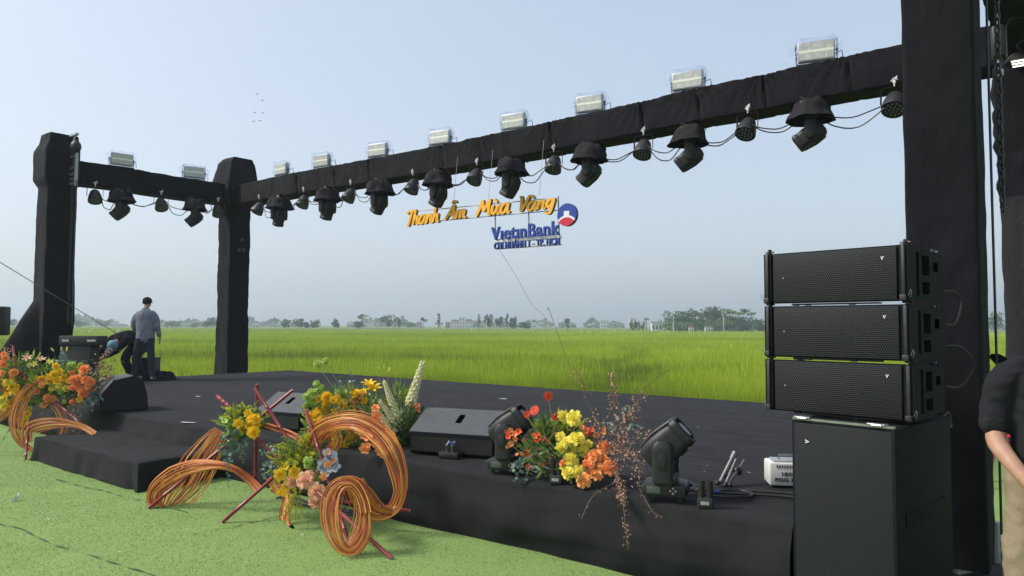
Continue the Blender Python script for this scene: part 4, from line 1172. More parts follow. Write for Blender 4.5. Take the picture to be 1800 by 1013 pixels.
# cables looping between neighbours under the beams
allp = [('m', a[0], a[1], a[2]) for a in MHL]+[('p', a[0], a[1]-6, a[2]) for a in PAR]
allp.sort(key=lambda q: q[1])
for i, (a, b_) in enumerate(zip(allp, allp[1:])):
    if 383 <= a[1] < 455: continue
    f = (lambda x, y: gv(x, y, 5.08)) if a[3] == 'b' else (lambda x, y: gu(x, y, -14.42))
    pa, pb = f(a[1]+6, a[2]), f(b_[1]-6, b_[2]); bm = MB()
    for q in range(2):
        sg = rnd(.10, .26)*(1 if q == 0 else .6)+.04; pts = []
        for k in range(15):
            t = k/14; p = pa.lerp(pb, t); p.z -= sg*4*t*(1-t); p += V*(.02*math.sin(k+q)); pts.append(p)
        bm.tube(pts, .0085, 5)
    where = 'short left' if a[3] == 's' else 'long'
    idx = i if a[3] == 's' else i-5
    tag(bm.build('power_cable', 'cable'), f'looping cables in the {ORD[max(0, idx)]} gap from the left under the {where} beam', 'cable', 'cables looping between the hung lights')

# ================================================================== SIGN
SV = 5.1
def stroke_text(name, word, mat, parent, x0, z0, sx, sz, glyphs, pen=.12, depth=.05, slant=.13, lean=0.0):
    X = x0; k = 0
    bm = MB()
    for ch in word:
        if ch == ' ': X += .28*sx; continue
        strokes, adv = glyphs[ch]
        for st_ in strokes:
            pts = catmull([Vector((p[0]+slant*p[1], 0, p[1])) for p in st_], 7); L = len(pts); yo = -depth/2-.0015*(k % 5); k += 1
            for mi, grow, y0, y1 in ((1, 1.12, depth/2, yo+.012), (0, 1.0, yo+.012, yo)):
                left = []; right = []
                for i, p in enumerate(pts):
                    t = (pts[min(i+1, L-1)]-pts[max(i-1, 0)]).normalized(); nrm = Vector((-t.z, 0, t.x))
                    w = pen*(.62+.45*abs(t.x*.5+t.z*.85))*.5*grow
                    if i in (0, L-1): w *= .62
                    e = t*(w*.35)*(-1 if i == 0 else (1 if i == L-1 else 0))
                    left.append(p+nrm*w+e); right.append(p-nrm*w+e)
                n = len(left)
                cv = lambda p, yy: (X+p.x*sx, yy, z0+p.z*sz)
                vs = [cv(p, y1) for p in left]+[cv(p, y1) for p in right]+[cv(p, y0) for p in left]+[cv(p, y0) for p in right]
                fs = [(i, i+1, n+i+1, n+i) for i in range(n-1)]+[(2*n+i, 3*n+i, 3*n+i+1, 2*n+i+1) for i in range(n-1)]
                fs += [(i, 2*n+i, 2*n+i+1, i+1) for i in range(n-1)]+[(n+i, n+i+1, 3*n+i+1, 3*n+i) for i in range(n-1)]
                fs += [(0, n, 3*n, 2*n), (n-1, 3*n-1, 4*n-1, 2*n-1)]
                bm.add(vs, fs, mi)
        X += adv*sx
    bm.build(name, [mat, 'sign_side'], parent, smooth=False)
    return X
A_ = [[(.36, .5), (.22, .6), (.06, .42), (.03, .14), (.14, .02), (.28, .18), (.37, .45)], [(.38, .58), (.36, .2), (.4, .03), (.5, .08)]]
acc = [[(.1, .95), (.24, .74)]]
A_ = [[(.40, .56), (.24, .62), (.05, .42), (.03, .12), (.15, .0), (.30, .14), (.40, .5)], [(.42, .6), (.40, .2), (.44, .02), (.54, .08)]]
GL = {'T': ([[(-.02, .8), (.04, .95), (.3, 1.0), (.62, 1.0)], [(.34, .98), (.27, .5), (.18, 0), (.12, -.02)]], .52),
 'h': ([[(.08, 1), (.04, .5), (0, 0)], [(.02, .25), (.15, .55), (.29, .52), (.28, .2), (.32, .02), (.42, .08)]], .46),
 'a': (A_, .56), 'à': (A_+[[(.12, 1.02), (.3, .8)]], .58),
 'n': ([[(.02, .57), (.0, 0)], [(.02, .28), (.17, .57), (.3, .5), (.28, .15), (.34, .02), (.44, .08)]], .47),
 'Â': ([[(-.05, 0), (.18, .45), (.4, 1)], [(.4, 1), (.46, .5), (.5, 0)], [(.1, .33), (.52, .36)], [(.3, 1.12), (.42, 1.27), (.54, 1.13)]], .66),
 'm': ([[(.02, .57), (0, 0)], [(.02, .28), (.14, .57), (.24, .48), (.22, 0)], [(.24, .28), (.38, .57), (.48, .48), (.45, .12), (.52, .02), (.6, .08)]], .64),
 'M': ([[(-.05, 0), (.12, .5), (.22, 1)], [(.22, 1), (.3, .6), (.36, .25)], [(.36, .25), (.52, .65), (.68, 1)], [(.68, 1), (.66, .4), (.72, 0), (.8, .03)]], .86),
 'ù': ([[(.04, .57), (.02, .2), (.12, .02), (.26, .2), (.33, .5)], [(.36, .57), (.33, .2), (.38, .02), (.48, .08)], [(.05, .98), (.25, .76)]], .52),
 'V': ([[(0, .95), (.06, .98), (.1, .5), (.14, 0)], [(.14, 0), (.34, .5), (.5, .95), (.58, 1.0)]], .5),
 'g': ([[(.36, .5), (.22, .6), (.06, .42), (.04, .2), (.15, .08), (.3, .25), (.37, .5)], [(.4, .6), (.36, .1), (.28, -.28), (.12, -.34), (.02, -.22)]], .5)}
def word_w(word): return sum(.28 if c == ' ' else GL[c][1] for c in word)
pl = loc_of(gv(714, 396, SV)); pr2 = loc_of(gv(978, 373, SV))
zc = (pl[2]+pr2[2])/2
sign = empty('hanging_sign', S((pl[0]+pr2[0])/2, SV, zc), 'hanging letter sign with yellow script, blue bank name and round logo', 'sign', RZ)
sx = (pr2[0]-pl[0])/(word_w('Thanh Âm Mùa Vàng')+.1); x_ = -(pr2[0]-pl[0])/2
tilt = (pr2[2]-pl[2])/(pr2[0]-pl[0])
cap = abs(loc_of(gv(722, 370, SV))[2]-loc_of(gv(722, 394, SV))[2])
print('sign z', pl, pr2, 'sx', sx, 'cap', cap)
slots = [('Thanh', 714, 776, 396, 391, 25), ('Âm', 783, 824, 387, 383, 25), ('Mùa', 838, 901, 380, 374, 27), ('Vàng', 911, 980, 371, 367, 26)]
for wd, xa, xb2, ya, yb, ch_ in slots:
    a = loc_of(gv(xa, ya, SV)); b2 = loc_of(gv(xb2, yb, SV)); dz = loc_of(gv((xa+xb2)/2, (ya+yb)/2, SV))[2]-zc
    hc = loc_of(gv((xa+xb2)/2, (ya+yb)/2-ch_, SV))[2]-zc-dz
    stroke_text('script_word', wd, 'sign_yellow', sign, a[0]-(pl[0]+pr2[0])/2+.02, dz, (b2[0]-a[0])/(word_w(wd)+.18), hc, GL, pen=.155)
def font_text(name, body, x0, x1, z0, capz, mat, parent, off, dep=.04, yy=0.0, extra=1.0):
    cu = bpy.data.curves.new(name, 'FONT'); cu.body = body; cu.extrude = .02; cu.offset = off; cu.resolution_u = 4; cu.space_character = 1.08
    ob = bpy.data.objects.new('tmp', cu); lk(ob)
    dg = bpy.context.evaluated_depsgraph_get(); dg.update()
    me = bpy.data.meshes.new_from_object(ob.evaluated_get(dg)); bpy.data.objects.remove(ob)
    co = np.zeros(len(me.vertices)*3); me.vertices.foreach_get('co', co); co = co.reshape(-1, 3)
    w = co[:, 0].max()-co[:, 0].min(); x_min = co[:, 0].min()
    sx_ = (x1-x0)/w; sz_ = capz/(.7*extra)
    out = np.stack([x0+(co[:, 0]-x_min)*sx_, yy-co[:, 2]/.02*dep/2, z0+co[:, 1]*sz_], 1)
    me.vertices.foreach_set('co', out.ravel()); me.materials.clear(); me.materials.append(M[mat]); me.update(); me.name = name
    o = lk(bpy.data.objects.new(name, me)); o.parent = parent; return o
uc = (pl[0]+pr2[0])/2
def su(x, y): q = loc_of(gv(x, y, SV)); return q[0]-uc, q[2]-zc
a = su(864, 420); b2 = su(984, 411); c_ = su(925, 416); d_ = su(925, 393)
font_text('bank_name', 'VıetınBank', a[0], b2[0], c_[1]-.01, d_[1]-c_[1], 'sign_blue', sign, .02)
a = su(869, 437); b2 = su(984, 429); c_ = su(925, 434); d_ = su(925, 423.5)
font_text('branch_name', 'CHI NHÁNH 1 - TP. HCM', a[0], b2[0], c_[1], d_[1]-c_[1], 'sign_blue', sign, .012)
cx, cz = su(998, 378); rr = abs(su(998, 358)[1]-cz)
def disc(pts, y0, y1, mat, name):
    bm = MB(); bm.prism(pts, y0, y1); o = bm.build(name, mat, sign, smooth=False); return o
lg = lambda x, z: (cx+rr*x, cz+rr*z)
circ = [(math.cos(R(a)), math.sin(R(a))) for a in range(0, 360, 6)]
bm = MB(); bm.prism([lg(*p) for p in circ], .03, -.03); logo = bm.build('logo_disc', 'sign_blue', sign, smooth=False)
def arc(cxx, czz, r, a0, a1, n=14): return [(cxx+r*math.cos(R(a0+(a1-a0)*k/n)), czz+r*math.sin(R(a0+(a1-a0)*k/n))) for k in range(n+1)]
lower = [p for p in arc(0, 0, .985, 207, 333, 20)]; top = arc(0, -1.25, 1.2, 42, 138, 16)
bm = MB(); bm.prism([lg(*p) for p in lower+top], -.031, -.036); bm.prism([lg(*p) for p in ((-.28, -.2), (.28, -.2), (.28, .32), (-.28, .32))], -.031, -.035); bm.build('logo_tower', 'sign_white', logo, smooth=False)
lower = arc(0, 0, .985, 215, 325, 20); top = arc(0, -1.32, 1.08, 46, 134, 16)
bm = MB(); bm.prism([lg(*p) for p in lower+top], -.037, -.041); bm.build('logo_base', 'sign_red', logo, smooth=False)
bm = MB()
def bar(p, q, w=.008):
    bm.tube([(p[0], .035, p[1]), (q[0], .035, q[1])], w, 5)
bar(su(720, 372), su(980, 347)); bar(su(716, 393), su(980, 369)); 
for xa, ya, xb_, yb in ((868, 375, 869, 438), (927, 370, 928, 432), (979, 345, 981, 430)): bar(su(xa, ya), su(xb_, yb), .012)
bar(su(868, 421), su(982, 412)); bar(su(870, 438), su(985, 430)); bar(su(870, 427), su(985, 418))
bar(su(981, 378), su(1000, 378))
bm.build('letter_frame', 'sign_frame', sign)
bm = MB(); q0 = su(868, 422.5); q1 = su(985, 413.5); q2 = su(985, 417); q3 = su(868, 426)
bm.prism([q0, q1, q2, q3], .02, .03); bm.build('name_bar', 'sign_white', sign, smooth=False)
for x, y in ((794, 368), (856, 355), (946, 342)):
    bm = MB(); q = su(x, y); zt = beam_z(q[0]+uc)-.3-zc; bm.tube([(q[0], .03, q[1]), (q[0]+.02, .12, zt)], .003, 4)
    bm.build('hanging_wire', 'sign_frame', sign)
bm = MB(); pts = [gy(x, y, Yd) for x, y, Yd in ((878, 440, 12.7), (905, 482, 12.6), (935, 535, 12.5), (957, 557, 12.4), (962, 600, 12.3))]
bm.tube(catmull(pts, 6), .0045, 4); tag(bm.build('tether_string', 'sign_frame'), 'thin slack string trailing down from the bank sign', 'string')
# guy rope on the left
bm = MB(); bm.tube([gy(-20, 449, 12.0), gz(332, 664, .1)], .007, 6)
tag(bm.build('guy_rope', simple('rope', (.2, .2, .19), None)), 'straight guy rope slanting down behind the leftmost tower', 'rope')
# hoist motor and round lamp in the top right corner
p = gy(1756, 75, 6.6)
t = empty('chain_hoist', p, 'small black chain hoist hanging beside the near tower', 'hoist', RZ)
bm = MB(); bm.box((0, 0, 0), (.12, .14, .3), bev=.03); bm.build('motor', 'black_plastic', t)
bm = MB(); bm.tube([(0, 0, .15), (0, 0, .3)], .012, 6); bm.tube([(0, 0, -.15), (-.02, 0, -.22), (.02, 0, -.26), (.02, 0, -.3), (-.03, 0, -.3)], .012, 6); bm.build('hook', 'steel', t)
bm = MB(); bm.tube(catmull([(.05, 0, .1), (.1, 0, .2), (.22, 0, .16), (.3, 0, .18)], 6), .008, 5); bm.build('cord', 'cable', t)
p = gy(1800, 104, 7.2)
t = empty('round_lamp', p, 'round black lamp with pale light strips hung at the top right edge', 'lamp', RZ)
bm = MB(); bm.lathe([(.03, .06), (.12, .05), (.17, 0), (.165, -.03), (.02, -.03)], 24); bm.build('housing', 'black_plastic', t)
bm = MB()
for k in range(3): bm.box((0, -.09+k*.09, -.034), (.2, .02, .008))
m_, nt_, b_s = new_mat('lamp_strip'); b_s.inputs['Emission Color'].default_value = (.9, 1, .9, 1); b_s.inputs['Emission Strength'].default_value = 1.5; M['lamp_strip'] = m_
bm.build('light_strip', 'lamp_strip', t, smooth=False)
bm = MB(); bm.tube(catmull([(0, 0, .06), (-.05, 0, .15), (.02, 0, .2), (.1, 0, .18)], 6), .01, 5); bm.build('bracket', 'dark_steel', t)
# ================================================================== LOUDSPEAKERS
ARZ = R(-47.5)
SUBP = Vector((1.889, 3.67, 0))
ax_ = Vector((math.cos(ARZ), math.sin(ARZ), 0)); ay_ = Vector((-math.sin(ARZ), math.cos(ARZ), 0))
def aloc(x, y, z): return SUBP+ax_*x+ay_*y+Vector((0, 0, z))     # x<0 towards the sub's left front corner
def badge(bm, c, s_, rot=0, y=0):
    ca, sa = math.cos(rot), math.sin(rot)
    def P(x, z): return (c[0]+(x*ca-z*sa)*s_, c[1]+y, c[2]+(x*sa+z*ca)*s_)
    for pts in (((-.5, .5), (-.22, .5), (.02, -.2), (-.1, -.5)), ((-.1, -.5), (.02, -.2), (.2, .3), (.06, .3), (.06, .5), (.55, .5), (.55, .36), (.36, .34), (.06, -.5))):
        q = [P(*p) for p in pts]; n = len(q); vs = q+[(a[0], a[1]-.003, a[2]) for a in q]
        bm.add(vs, [tuple(reversed(range(n, 2*n)))]+[(i, (i+1) % n, n+(i+1) % n, n+i) for i in range(n)])
W_, D_, H_ = .535, .80, 1.085
t = empty('subwoofer', aloc(-W_/2, D_/2, 0.012), 'tall black subwoofer with mesh front standing on the turf beneath the loudspeaker boxes', 'subwoofer', ARZ)
bm = MB()
th = .022
bm.box((-W_/2+th/2, 0, H_/2), (th, D_, H_), bev=.006); bm.box((W_/2-th/2, 0, H_/2), (th, D_, H_), bev=.006)
bm.box((0, 0, H_-th/2), (W_-2*th-.002, D_-.002, th)); bm.box((0, 0, th/2), (W_-2*th-.002, D_-.002, th)); bm.box((0, .05, H_/2), (W_-2*th-.004, D_-.12, H_-2*th-.004))
bm.build('cabinet', 'black_paint', t)
bm = MB(); bm.box((0, 0, 0), (W_-.03, .014, H_-.03), bev=.005); o = bm.build('grille', 'grille_sub', t); o.location = (0, -D_/2+.004, H_/2)
bm = MB(); badge(bm, (-W_/2+.09, -D_/2-.006, H_-.11), .02, R(90)); bm.build('badge', 'chrome_white', t, smooth=False)
bm = MB(); bm.box((0, -D_/2+.012, H_+.006), (W_*.98, .022, .012)); bm.build('front_rail', 'steel', t, smooth=False)
for x in (-W_/2+.06, W_/2-.09):
    bm = MB(); bm.box((x, -D_/2+.015, H_+.014), (.09, .045, .012), bev=.003); bm.tube([(x-.02, -D_/2-.01, H_+.012), (x+.03, -D_/2-.012, H_+.012)], .007, 8); bm.build('latch', 'steel', t)
for z in (.62, .1):
    bm = MB(); bm.box((W_/2+.003, .02, z), (.006, .62, .075), bev=.002); bm.build('side_strip', simple('strip', (.006, .007, .006), (.01, .011, .009), .7, 30, .1), t)
# line array boxes
def make_array(first):
    t = empty('line_array_speaker', (0, 0, 0), 'x', 'loudspeaker')
    w, h, d = .70, .292, .46
    drop = .026
    bm = MB(); bm.prism([(-.0, 0)]*0 or [(-d/2, 0), (d/2, drop), (d/2, h-drop), (-d/2, h)], -w/2, w/2, mat=Matrix(((0, 1, 0), (1, 0, 0), (0, 0, 1))))
    bm.build('cabinet', 'black_paint', t, smooth=False)
    bm = MB(); bm.box((0, 0, 0), (w-.012, .012, h-.016), bev=.004); o = bm.build('grille', 'grille', t); o.location = (0, -d/2-.006, h/2)
    bm = MB(); badge(bm, (w/2-.075, -d/2-.013, h-.065), .0165); bm.build('badge', 'chrome_white', t, smooth=False)
    bm = MB(); bm.ball((-w/2+.07, -d/2-.013, h*.5), .004, 6); bm.build('screw', 'chrome_white', t)
    for s_ in (-1, 1):
        # side frame: a plate with three openings
        bm = MB(); X = s_*(w/2+.028); tk = .045; y0, y1 = -d/2-.012, d/2+.01
        def plate(ya, yb, za, zb, x=X, tt=tk):
            f = lambda y, top: (h-.0-drop*(y-y0)/(y1-y0)) if top else drop*(y-y0)/(y1-y0)
            z1 = zb if zb is not None else None
            vs = []
            for y in (ya, yb):
                lo = za if za is not None else f(y, False); hi = zb if zb is not None else f(y, True)
                for xx in (x-tt/2, x+tt/2):
                    vs += [(xx, y, lo), (xx, y, hi)]
            bm.add(vs, [(0, 1, 3, 2), (4, 6, 7, 5), (0, 4, 5, 1), (2, 3, 7, 6), (1, 5, 7, 3), (0, 2, 6, 4)])
        plate(y0, y0+.10, None, None)
        plate(y0+.10, y0+.19, None, .03); plate(y0+.10, y0+.19, h-.03, None) ; plate(y0+.10, y0+.105, .03, h-.03); 
        plate(y0+.145, y0+.185, .03, h-.03); plate(y0+.185, y0+.29, None, .04); plate(y0+.185, y0+.29, h-.045, None); plate(y0+.185, y0+.29, .105, .14)
        plate(y0+.29, y1, None, None)
        bm.box((X-s_*.016, y0+.2, h/2), (.006, .2, h*.8))
        bm.build('side_frame', 'black_paint', t, smooth=False)
        bm = MB(); bm.box((X+s_*.024, y0+.38, h*.66), (.006, .055, .05), bev=.002); bm.box((X+s_*.027, y0+.385, h*.66), (.006, .02, .018)); bm.build('lock_recess', 'black_hole', t)
        bm = MB(); bm.box((X-s_*.0, y0-.006, h/2), (.018, .012, h*.96), bev=.003); bm.box((X, y0-.014, h*.06), (.03, .02, .03), bev=.003); bm.build('rigging_bar', 'dark_steel', t)
        for yy, zz in ((y0+.03, h+.012), (y1-.07, h-drop+.012)):
            bm = MB(); bm.box((X, yy, zz), (.014, .035, .035), bev=.006); bm.tube([(X-.025, yy, zz), (X+.025, yy, zz)], .006, 8); bm.build('pin', 'dark_steel', t)
        bm = MB(); bm.tube([(X+s_*.03, y0+.0, .02), (X+s_*.04, y0-.01, .045), (X+s_*.03, y0+.005, .06), (X+s_*.022, y0-.005, .03)], .0018, 5); bm.build('safety_ring', 'steel', t)
    bm = MB()
    bm.box((0, -d/2+.03, -.006), (w*.7, .03, .008)); 
    for x in (-.22, -.15, .1): bm.box((x, -d/2+.02, -.008), (.03, .02, .012))
    bm.build('seal_strip', 'black_case', t, smooth=False)
    return t
z0 = gy(1593, 749, 3.79).z
for i in range(3):
    o = make_array(0) if i == 0 else copy_tree(o0)
    if i == 0: o0 = o
    z = 1.118+i*.308
    o.location = Vector((2.02, 3.79, 0))-ax_*.378+ay_*.235+Vector((0, 0, z)); o.rotation_euler = (0, 0, ARZ+R([1.2, 0, -.8][i]))
    tag(o, ['lowest wide mesh fronted loudspeaker box of the stack, resting on the subwoofer', 'middle wide mesh fronted loudspeaker box of the stack of three', 'topmost wide mesh fronted loudspeaker box of the stack of three'][i], 'loudspeaker', 'stacked loudspeaker boxes')
for (xa, ya, xb_, yb, xm, ym, lb) in ((1660, 512, 1662, 570, 1690, 532, 'black cable looping from the topmost loudspeaker box to the middle one'), (1662, 608, 1662, 680, 1712, 640, 'black cable looping from the middle loudspeaker box to the lowest one'), (1640, 735, 1668, 750, 1668, 725, 'short black cable behind the lowest loudspeaker box')):
    bm = MB(); pts = catmull([gy(xa, ya, 4.2), gy((xa+xm)/2+3, ya+(ym-ya)*.1, 4.22), gy(xm, ym, 4.25), gy((xb_+xm)/2+4, yb-(yb-ym)*.06, 4.24), gy(xb_, yb, 4.2)], 7)
    bm.tube(pts, .006, 6); tag(bm.build('speaker_cable', 'cable'), lb, 'cable')

# wedge monitors
def wedge(x, y, rz, label, w=.66, mat='grey_paint', name='wedge_monitor'):
    p = gz(x, y, DECK+.008); t = empty(name, p, label, 'stage monitor', rz, 'wedge monitors on the stage')
    # origin: middle of the lower rear edge that faces us; local y runs away from us
    prof = [(.05, 0), (.5, 0), (.53, .1), (.42, .30), (.33, .36), (.0, .185), (-.0, .15)]
    bm = MB(); rot = Matrix(((0, 1, 0), (1, 0, 0), (0, 0, 1)))
    bm.prism(prof, -w/2, w/2, mat=rot); o = bm.build('cabinet', 'black_paint', t, smooth=False)
    # slanted top panel set 3 mm proud
    d = Vector((0, .33, .175)).normalized(); nrm = Vector((0, -d.z, d.y))
    L = math.hypot(.33, .175); c = Vector((0, .165, .2725))+nrm*.003
    R3 = Matrix((Vector((1, 0, 0)), d, nrm)).transposed()
    bm = MB(); hw_, hl = w/2-.006, L/2-.006
    # panel with a hole for the handle
    a, b_ = .028, .06; cy_ = .03
    xs_p = [-hw_, -a, a, hw_]; ys_p = [-hl, cy_-b_, cy_+b_, hl]; vs = [c+R3 @ Vector((xx, yy, 0)) for yy in ys_p for xx in xs_p]
    bm.add(vs, [(j*4+i, j*4+i+1, j*4+i+5, j*4+i+4) for j in range(3) for i in range(3) if not (i == 1 and j == 1)])
    bm.build('slanted_panel', mat, t, smooth=False)
    bm = MB(); bm.add([c+R3 @ Vector((xx, yy, -.0015)) for xx, yy in ((-a, cy_-b_), (a, cy_-b_), (a, cy_+b_), (-a, cy_+b_))], [(0, 1, 2, 3)])
    bm.tube([c+R3 @ Vector((0, cy_-b_, .002)), c+R3 @ Vector((0, cy_+b_, .002))], .004, 6)
    bm.build('handle', 'black_hole', t, smooth=False)
    bm = MB(); bm.box((0, -.001, .09), (w-.05, .006, .12)); bm.build('rear_plate', 'black_gloss', t, smooth=False)
    return t, w
wc, _ = wedge(792, 803, R(-21), 'largest grey topped wedge monitor on the stage edge, with a slot handle', .80)
bm = MB(); bm.box((.02, -.06, .025), (.17, .07, .045), bev=.004); bm.build('plug_plate', 'dark_steel', wc)
for q in (-.01, .04):
    bm = MB(); bm.tube([(q, -.05, .04), (q, -.06, .1), (q+.008, -.02, .13)], .007, 6); bm.build('plug_lead', 'steel', wc)
bm = MB(); bm.ball((.035, -.05, .12), .016, 8); bm.build('blue_plug', 'blue_plug', wc)
wedge(487, 757, R(-26), 'wedge monitor with a flat grey top behind the red bamboo poles', .62)
# left wedge seen end on
p = gz(219, 722, DECK+.008); t = empty('wedge_monitor', p, 'wedge monitor seen end on beside the left flowers', 'stage monitor', R(37), 'wedge monitors on the stage')
prof = [(-.27, 0), (.27, 0), (.255, .2), (.2, .38), (.1, .43), (-.13, .38), (-.275, .2)]
bm = MB(); bm.prism(prof, 0, .55); bm.build('cabinet', 'black_paint', t, smooth=False)
bm = MB(); bm.prism([(a*.96, .008+b_*.965) for a, b_ in prof], -.006, 0); bm.build('grille', 'grille', t, smooth=False)
bm = MB(); R2 = Matrix(((0, 1, 0), (1, 0, 0), (0, 0, 1)))
bm.add([(-.276, .0, .205), (-.134, 0, .386), (-.134, .54, .386), (-.276, .54, .205)], [(0, 1, 2, 3)]); bm.add([(-.12, 0, .387), (.09, 0, .434), (.09, .54, .434), (-.12, .54, .387)], [(0, 1, 2, 3)])
bm.build('slanted_panel', 'grey_paint', t, smooth=False)
bm = MB(); bm.tube(catmull([gz(186, 712, DECK+.02), gz(170, 707, DECK+.02), gz(158, 716, DECK+.02)], 6), .012, 6); tag(bm.build('plug_lead', 'steel'), 'short silvery lead lying left of the end-on wedge monitor', 'cable')

# moving heads standing on the deck
def stand_head(x, y, yaw, tl, scale, label):
    p = gz(x, y, DECK+.008); t = empty('moving_head_light', p, label, 'moving light', yaw, 'moving lights standing on the stage')
    bm = MB(); bm.box((0, 0, .09), (.36, .29, .10), bev=.018); 
    for sx in (-1, 1):
        for sy in (-1, 1): bm.lathe([(.018, 0), (.022, .035), (.02, .045)], 10, (sx*.13, sy*.1, 0))
    b0 = bm.build('base', 'black_plastic', t)
    bm = MB(); bm.box((-.08, -.147, .092), (.11, .006, .055), bev=.001); bm.build('display', 'lcd', b0)
    for dx, dz in ((0, .02), (0, -.02), (-.022, 0), (.022, 0)):
        bm = MB(); bm.lathe([(.0085, 0), (.0085, .006), (.005, .008)], 10, (.075+dx, -.144, .092+dz), rotm('X', 90)); bm.build('button', 'alu', b0)
    for s_ in (-1, 1):
        bm = MB(); bm.tube([(s_*.18, -.1, .1), (s_*.215, -.09, .1), (s_*.22, 0, .1), (s_*.215, .09, .1), (s_*.18, .1, .1)], .013, 8); bm.build('handle', 'black_plastic', b0)
    yy = R(70)-yaw; y_ = empty_part('yoke', yoke_mesh(), 'black_plastic', t, (0, 0, .135), yy)
    hd = head_mesh().build('head', 'black_plastic', t); hd.location = (0, 0, .135+.29); hd.rotation_euler = Euler((R(tl), 0, yy)); hd.scale = (1.0, 1.12, 1.12)
    bmx = MB(); bmx.lathe([(0, .196), (.06, .194), (.065, .186)], 20); bmx.build('lens', 'black_gloss', hd)
    bmx = MB(); bmx.box((0, -.122, .08), (.1, .008, .07), bev=.003); bmx.box((0, .122, .03), (.12, .008, .12), bev=.003); bmx.build('label_plate', 'black_gloss', hd)
    t.scale = (scale,)*3
    return t
def empty_part(name, bm, mat, parent, loc, rz):
    o = bm.build(name, mat, parent); o.location = loc; o.rotation_euler = (0, 0, rz); return o
stand_head(1171, 876, R(-20), 46, .77, 'black moving light on the deck right of the flowers, head tilted up right')
stand_head(895, 830, R(-20), 50, .76, 'black moving light between the large wedge monitor and the roses')
# small black twin tube units
def twin(x, y, label, s_=1):
    p = gz(x, y, DECK+.006); t = empty('twin_tube_unit', p, label, 'stage effect', R(-20), 'small twin tube units on the stage edge')
    bm = MB(); bm.box((0, 0, .03), (.09*s_, .055, .06), bev=.006); bm.build('base', 'black_case', t)
    for q in (-1, 1):
        bm = MB(); bm.lathe([(.021, .0), (.021, .15), (.017, .15), (.016, .11), (.0, .11)], 14, (q*.024*s_, 0, .012)); bm.build('tube', 'black_plastic', t)
    bm = MB(); bm.box((0, -.03, .03), (.05, .004, .02)); bm.build('label_plate', 'alu', t, smooth=False)
twin(1240, 892, 'small twin tube unit standing alone near the subwoofer'); twin(978, 850, 'small twin tube unit tucked against the rose bunch')
# folded microphone stand lying on the deck
p = gz(1277, 853, DECK+.01)
t = empty('microphone_stand', p, 'folded grey stand lying on the deck behind the twin tube unit', 'stand', R(-22))
M['stand_grey'] = simple('stand_grey', (.16, .165, .17), (.11, .112, .115), .45, 20, metal=.3)
def tubep(name, pts, r, mat='stand_grey'):
    bm = MB(); bm.tube(pts, r, 10); bm.build(name, mat, t)
tubep('pole', [(-.04, -.03, .02), (.045, .1, .2)], .014); tubep('leg', [(-.02, -.02, .02), (.07, .1, .18)], .009); tubep('leg', [(.0, -.05, .02), (.06, .06, .17)], .009); tubep('leg', [(.02, -.02, .015), (.11, .12, .16)], .009)
tubep('collar', [(.03, .08, .165), (.05, .11, .21)], .02); tubep('collar', [(-.02, .0, .05), (-.01, .015, .07)], .021, 'dark_steel')
bm = MB(); bm.ball((.07, .07, .09), (.035, .03, .03), 10); bm.build('knob', 'dark_steel', t)
for c in ((-.055, -.04, .02), (.0, -.06, .015), (.03, -.05, .015)):
    bm = MB(); bm.ball(c, .02, 8); bm.build('rubber_foot', 'cable', t)
# fog machine
p = gz(1401, 857, DECK+.008)
t = empty('fog_machine', p, 'white fog machine partly hidden behind the subwoofer', 'fog machine', R(-8))
bm = MB(); bm.box((0, .09, .085), (.36, .2, .155), bev=.012); b0 = bm.build('body', 'fog_body', t)
bm = MB(); bm.box((0, .09, .168), (.30, .15, .012), bev=.004); bm.build('top_plate', 'alu', t)
for k in range(9):
    bm = MB(); bm.box((-.13+k*.017, -.0115, .14), (.006, .004, .02)); bm.build('vent_slot', 'black_case', b0, smooth=False)
bm = MB(); bm.tube([(-.1, .09, .17), (-.1, .09, .2), (.1, .09, .2), (.1, .09, .17)], .009, 8); bm.build('handle', 'steel', t)
for sx in (-1, 1):
    bm = MB(); bm.box((sx*.15, .09, .004), (.02, .18, .008)); bm.build('foot', 'black_case', t, smooth=False)
font_text('lettering', '1800W', -.1, .04, .078, .024, 'black_case', t, .01, .003, -.0125)
font_text('lettering', 'FOG MACHINE', -.145, .16, .038, .024, 'black_case', t, .03, .003, -.0125)
# cables across the deck
def deck_cable(pts, label, r=.009, mat='cable'):
    bm = MB(); bm.tube(catmull([gz(x, y, DECK+.018) for x, y in pts], 8), r, 6); tag(bm.build('deck_cable', mat), label, 'cable')
deck_cable([(1205, 852), (1240, 862), (1300, 862), (1390, 868), (1440, 874)], 'upper of the thin black cables running along the deck to the subwoofer')
deck_cable([(1215, 858), (1255, 872), (1310, 874), (1322, 868), (1300, 862), (1260, 863)], 'black cable curled in a loop near the folded stand')
deck_cable([(1250, 866), (1330, 870), (1390, 874), (1440, 880)], 'lower of the thin black cables running along the deck to the subwoofer')
deck_cable([(1125, 845), (1150, 840), (1195, 842), (1230, 856)], 'black lead looping behind the right moving light')
bm = MB(); q = gz(1256, 864, DECK+.025); bm.tube([q, q+Vector((.035, -.012, 0))], .011, 8); tag(bm.build('blue_connector', 'blue_plug'), 'small blue plug on the cable beside the twin tube unit', 'plug')

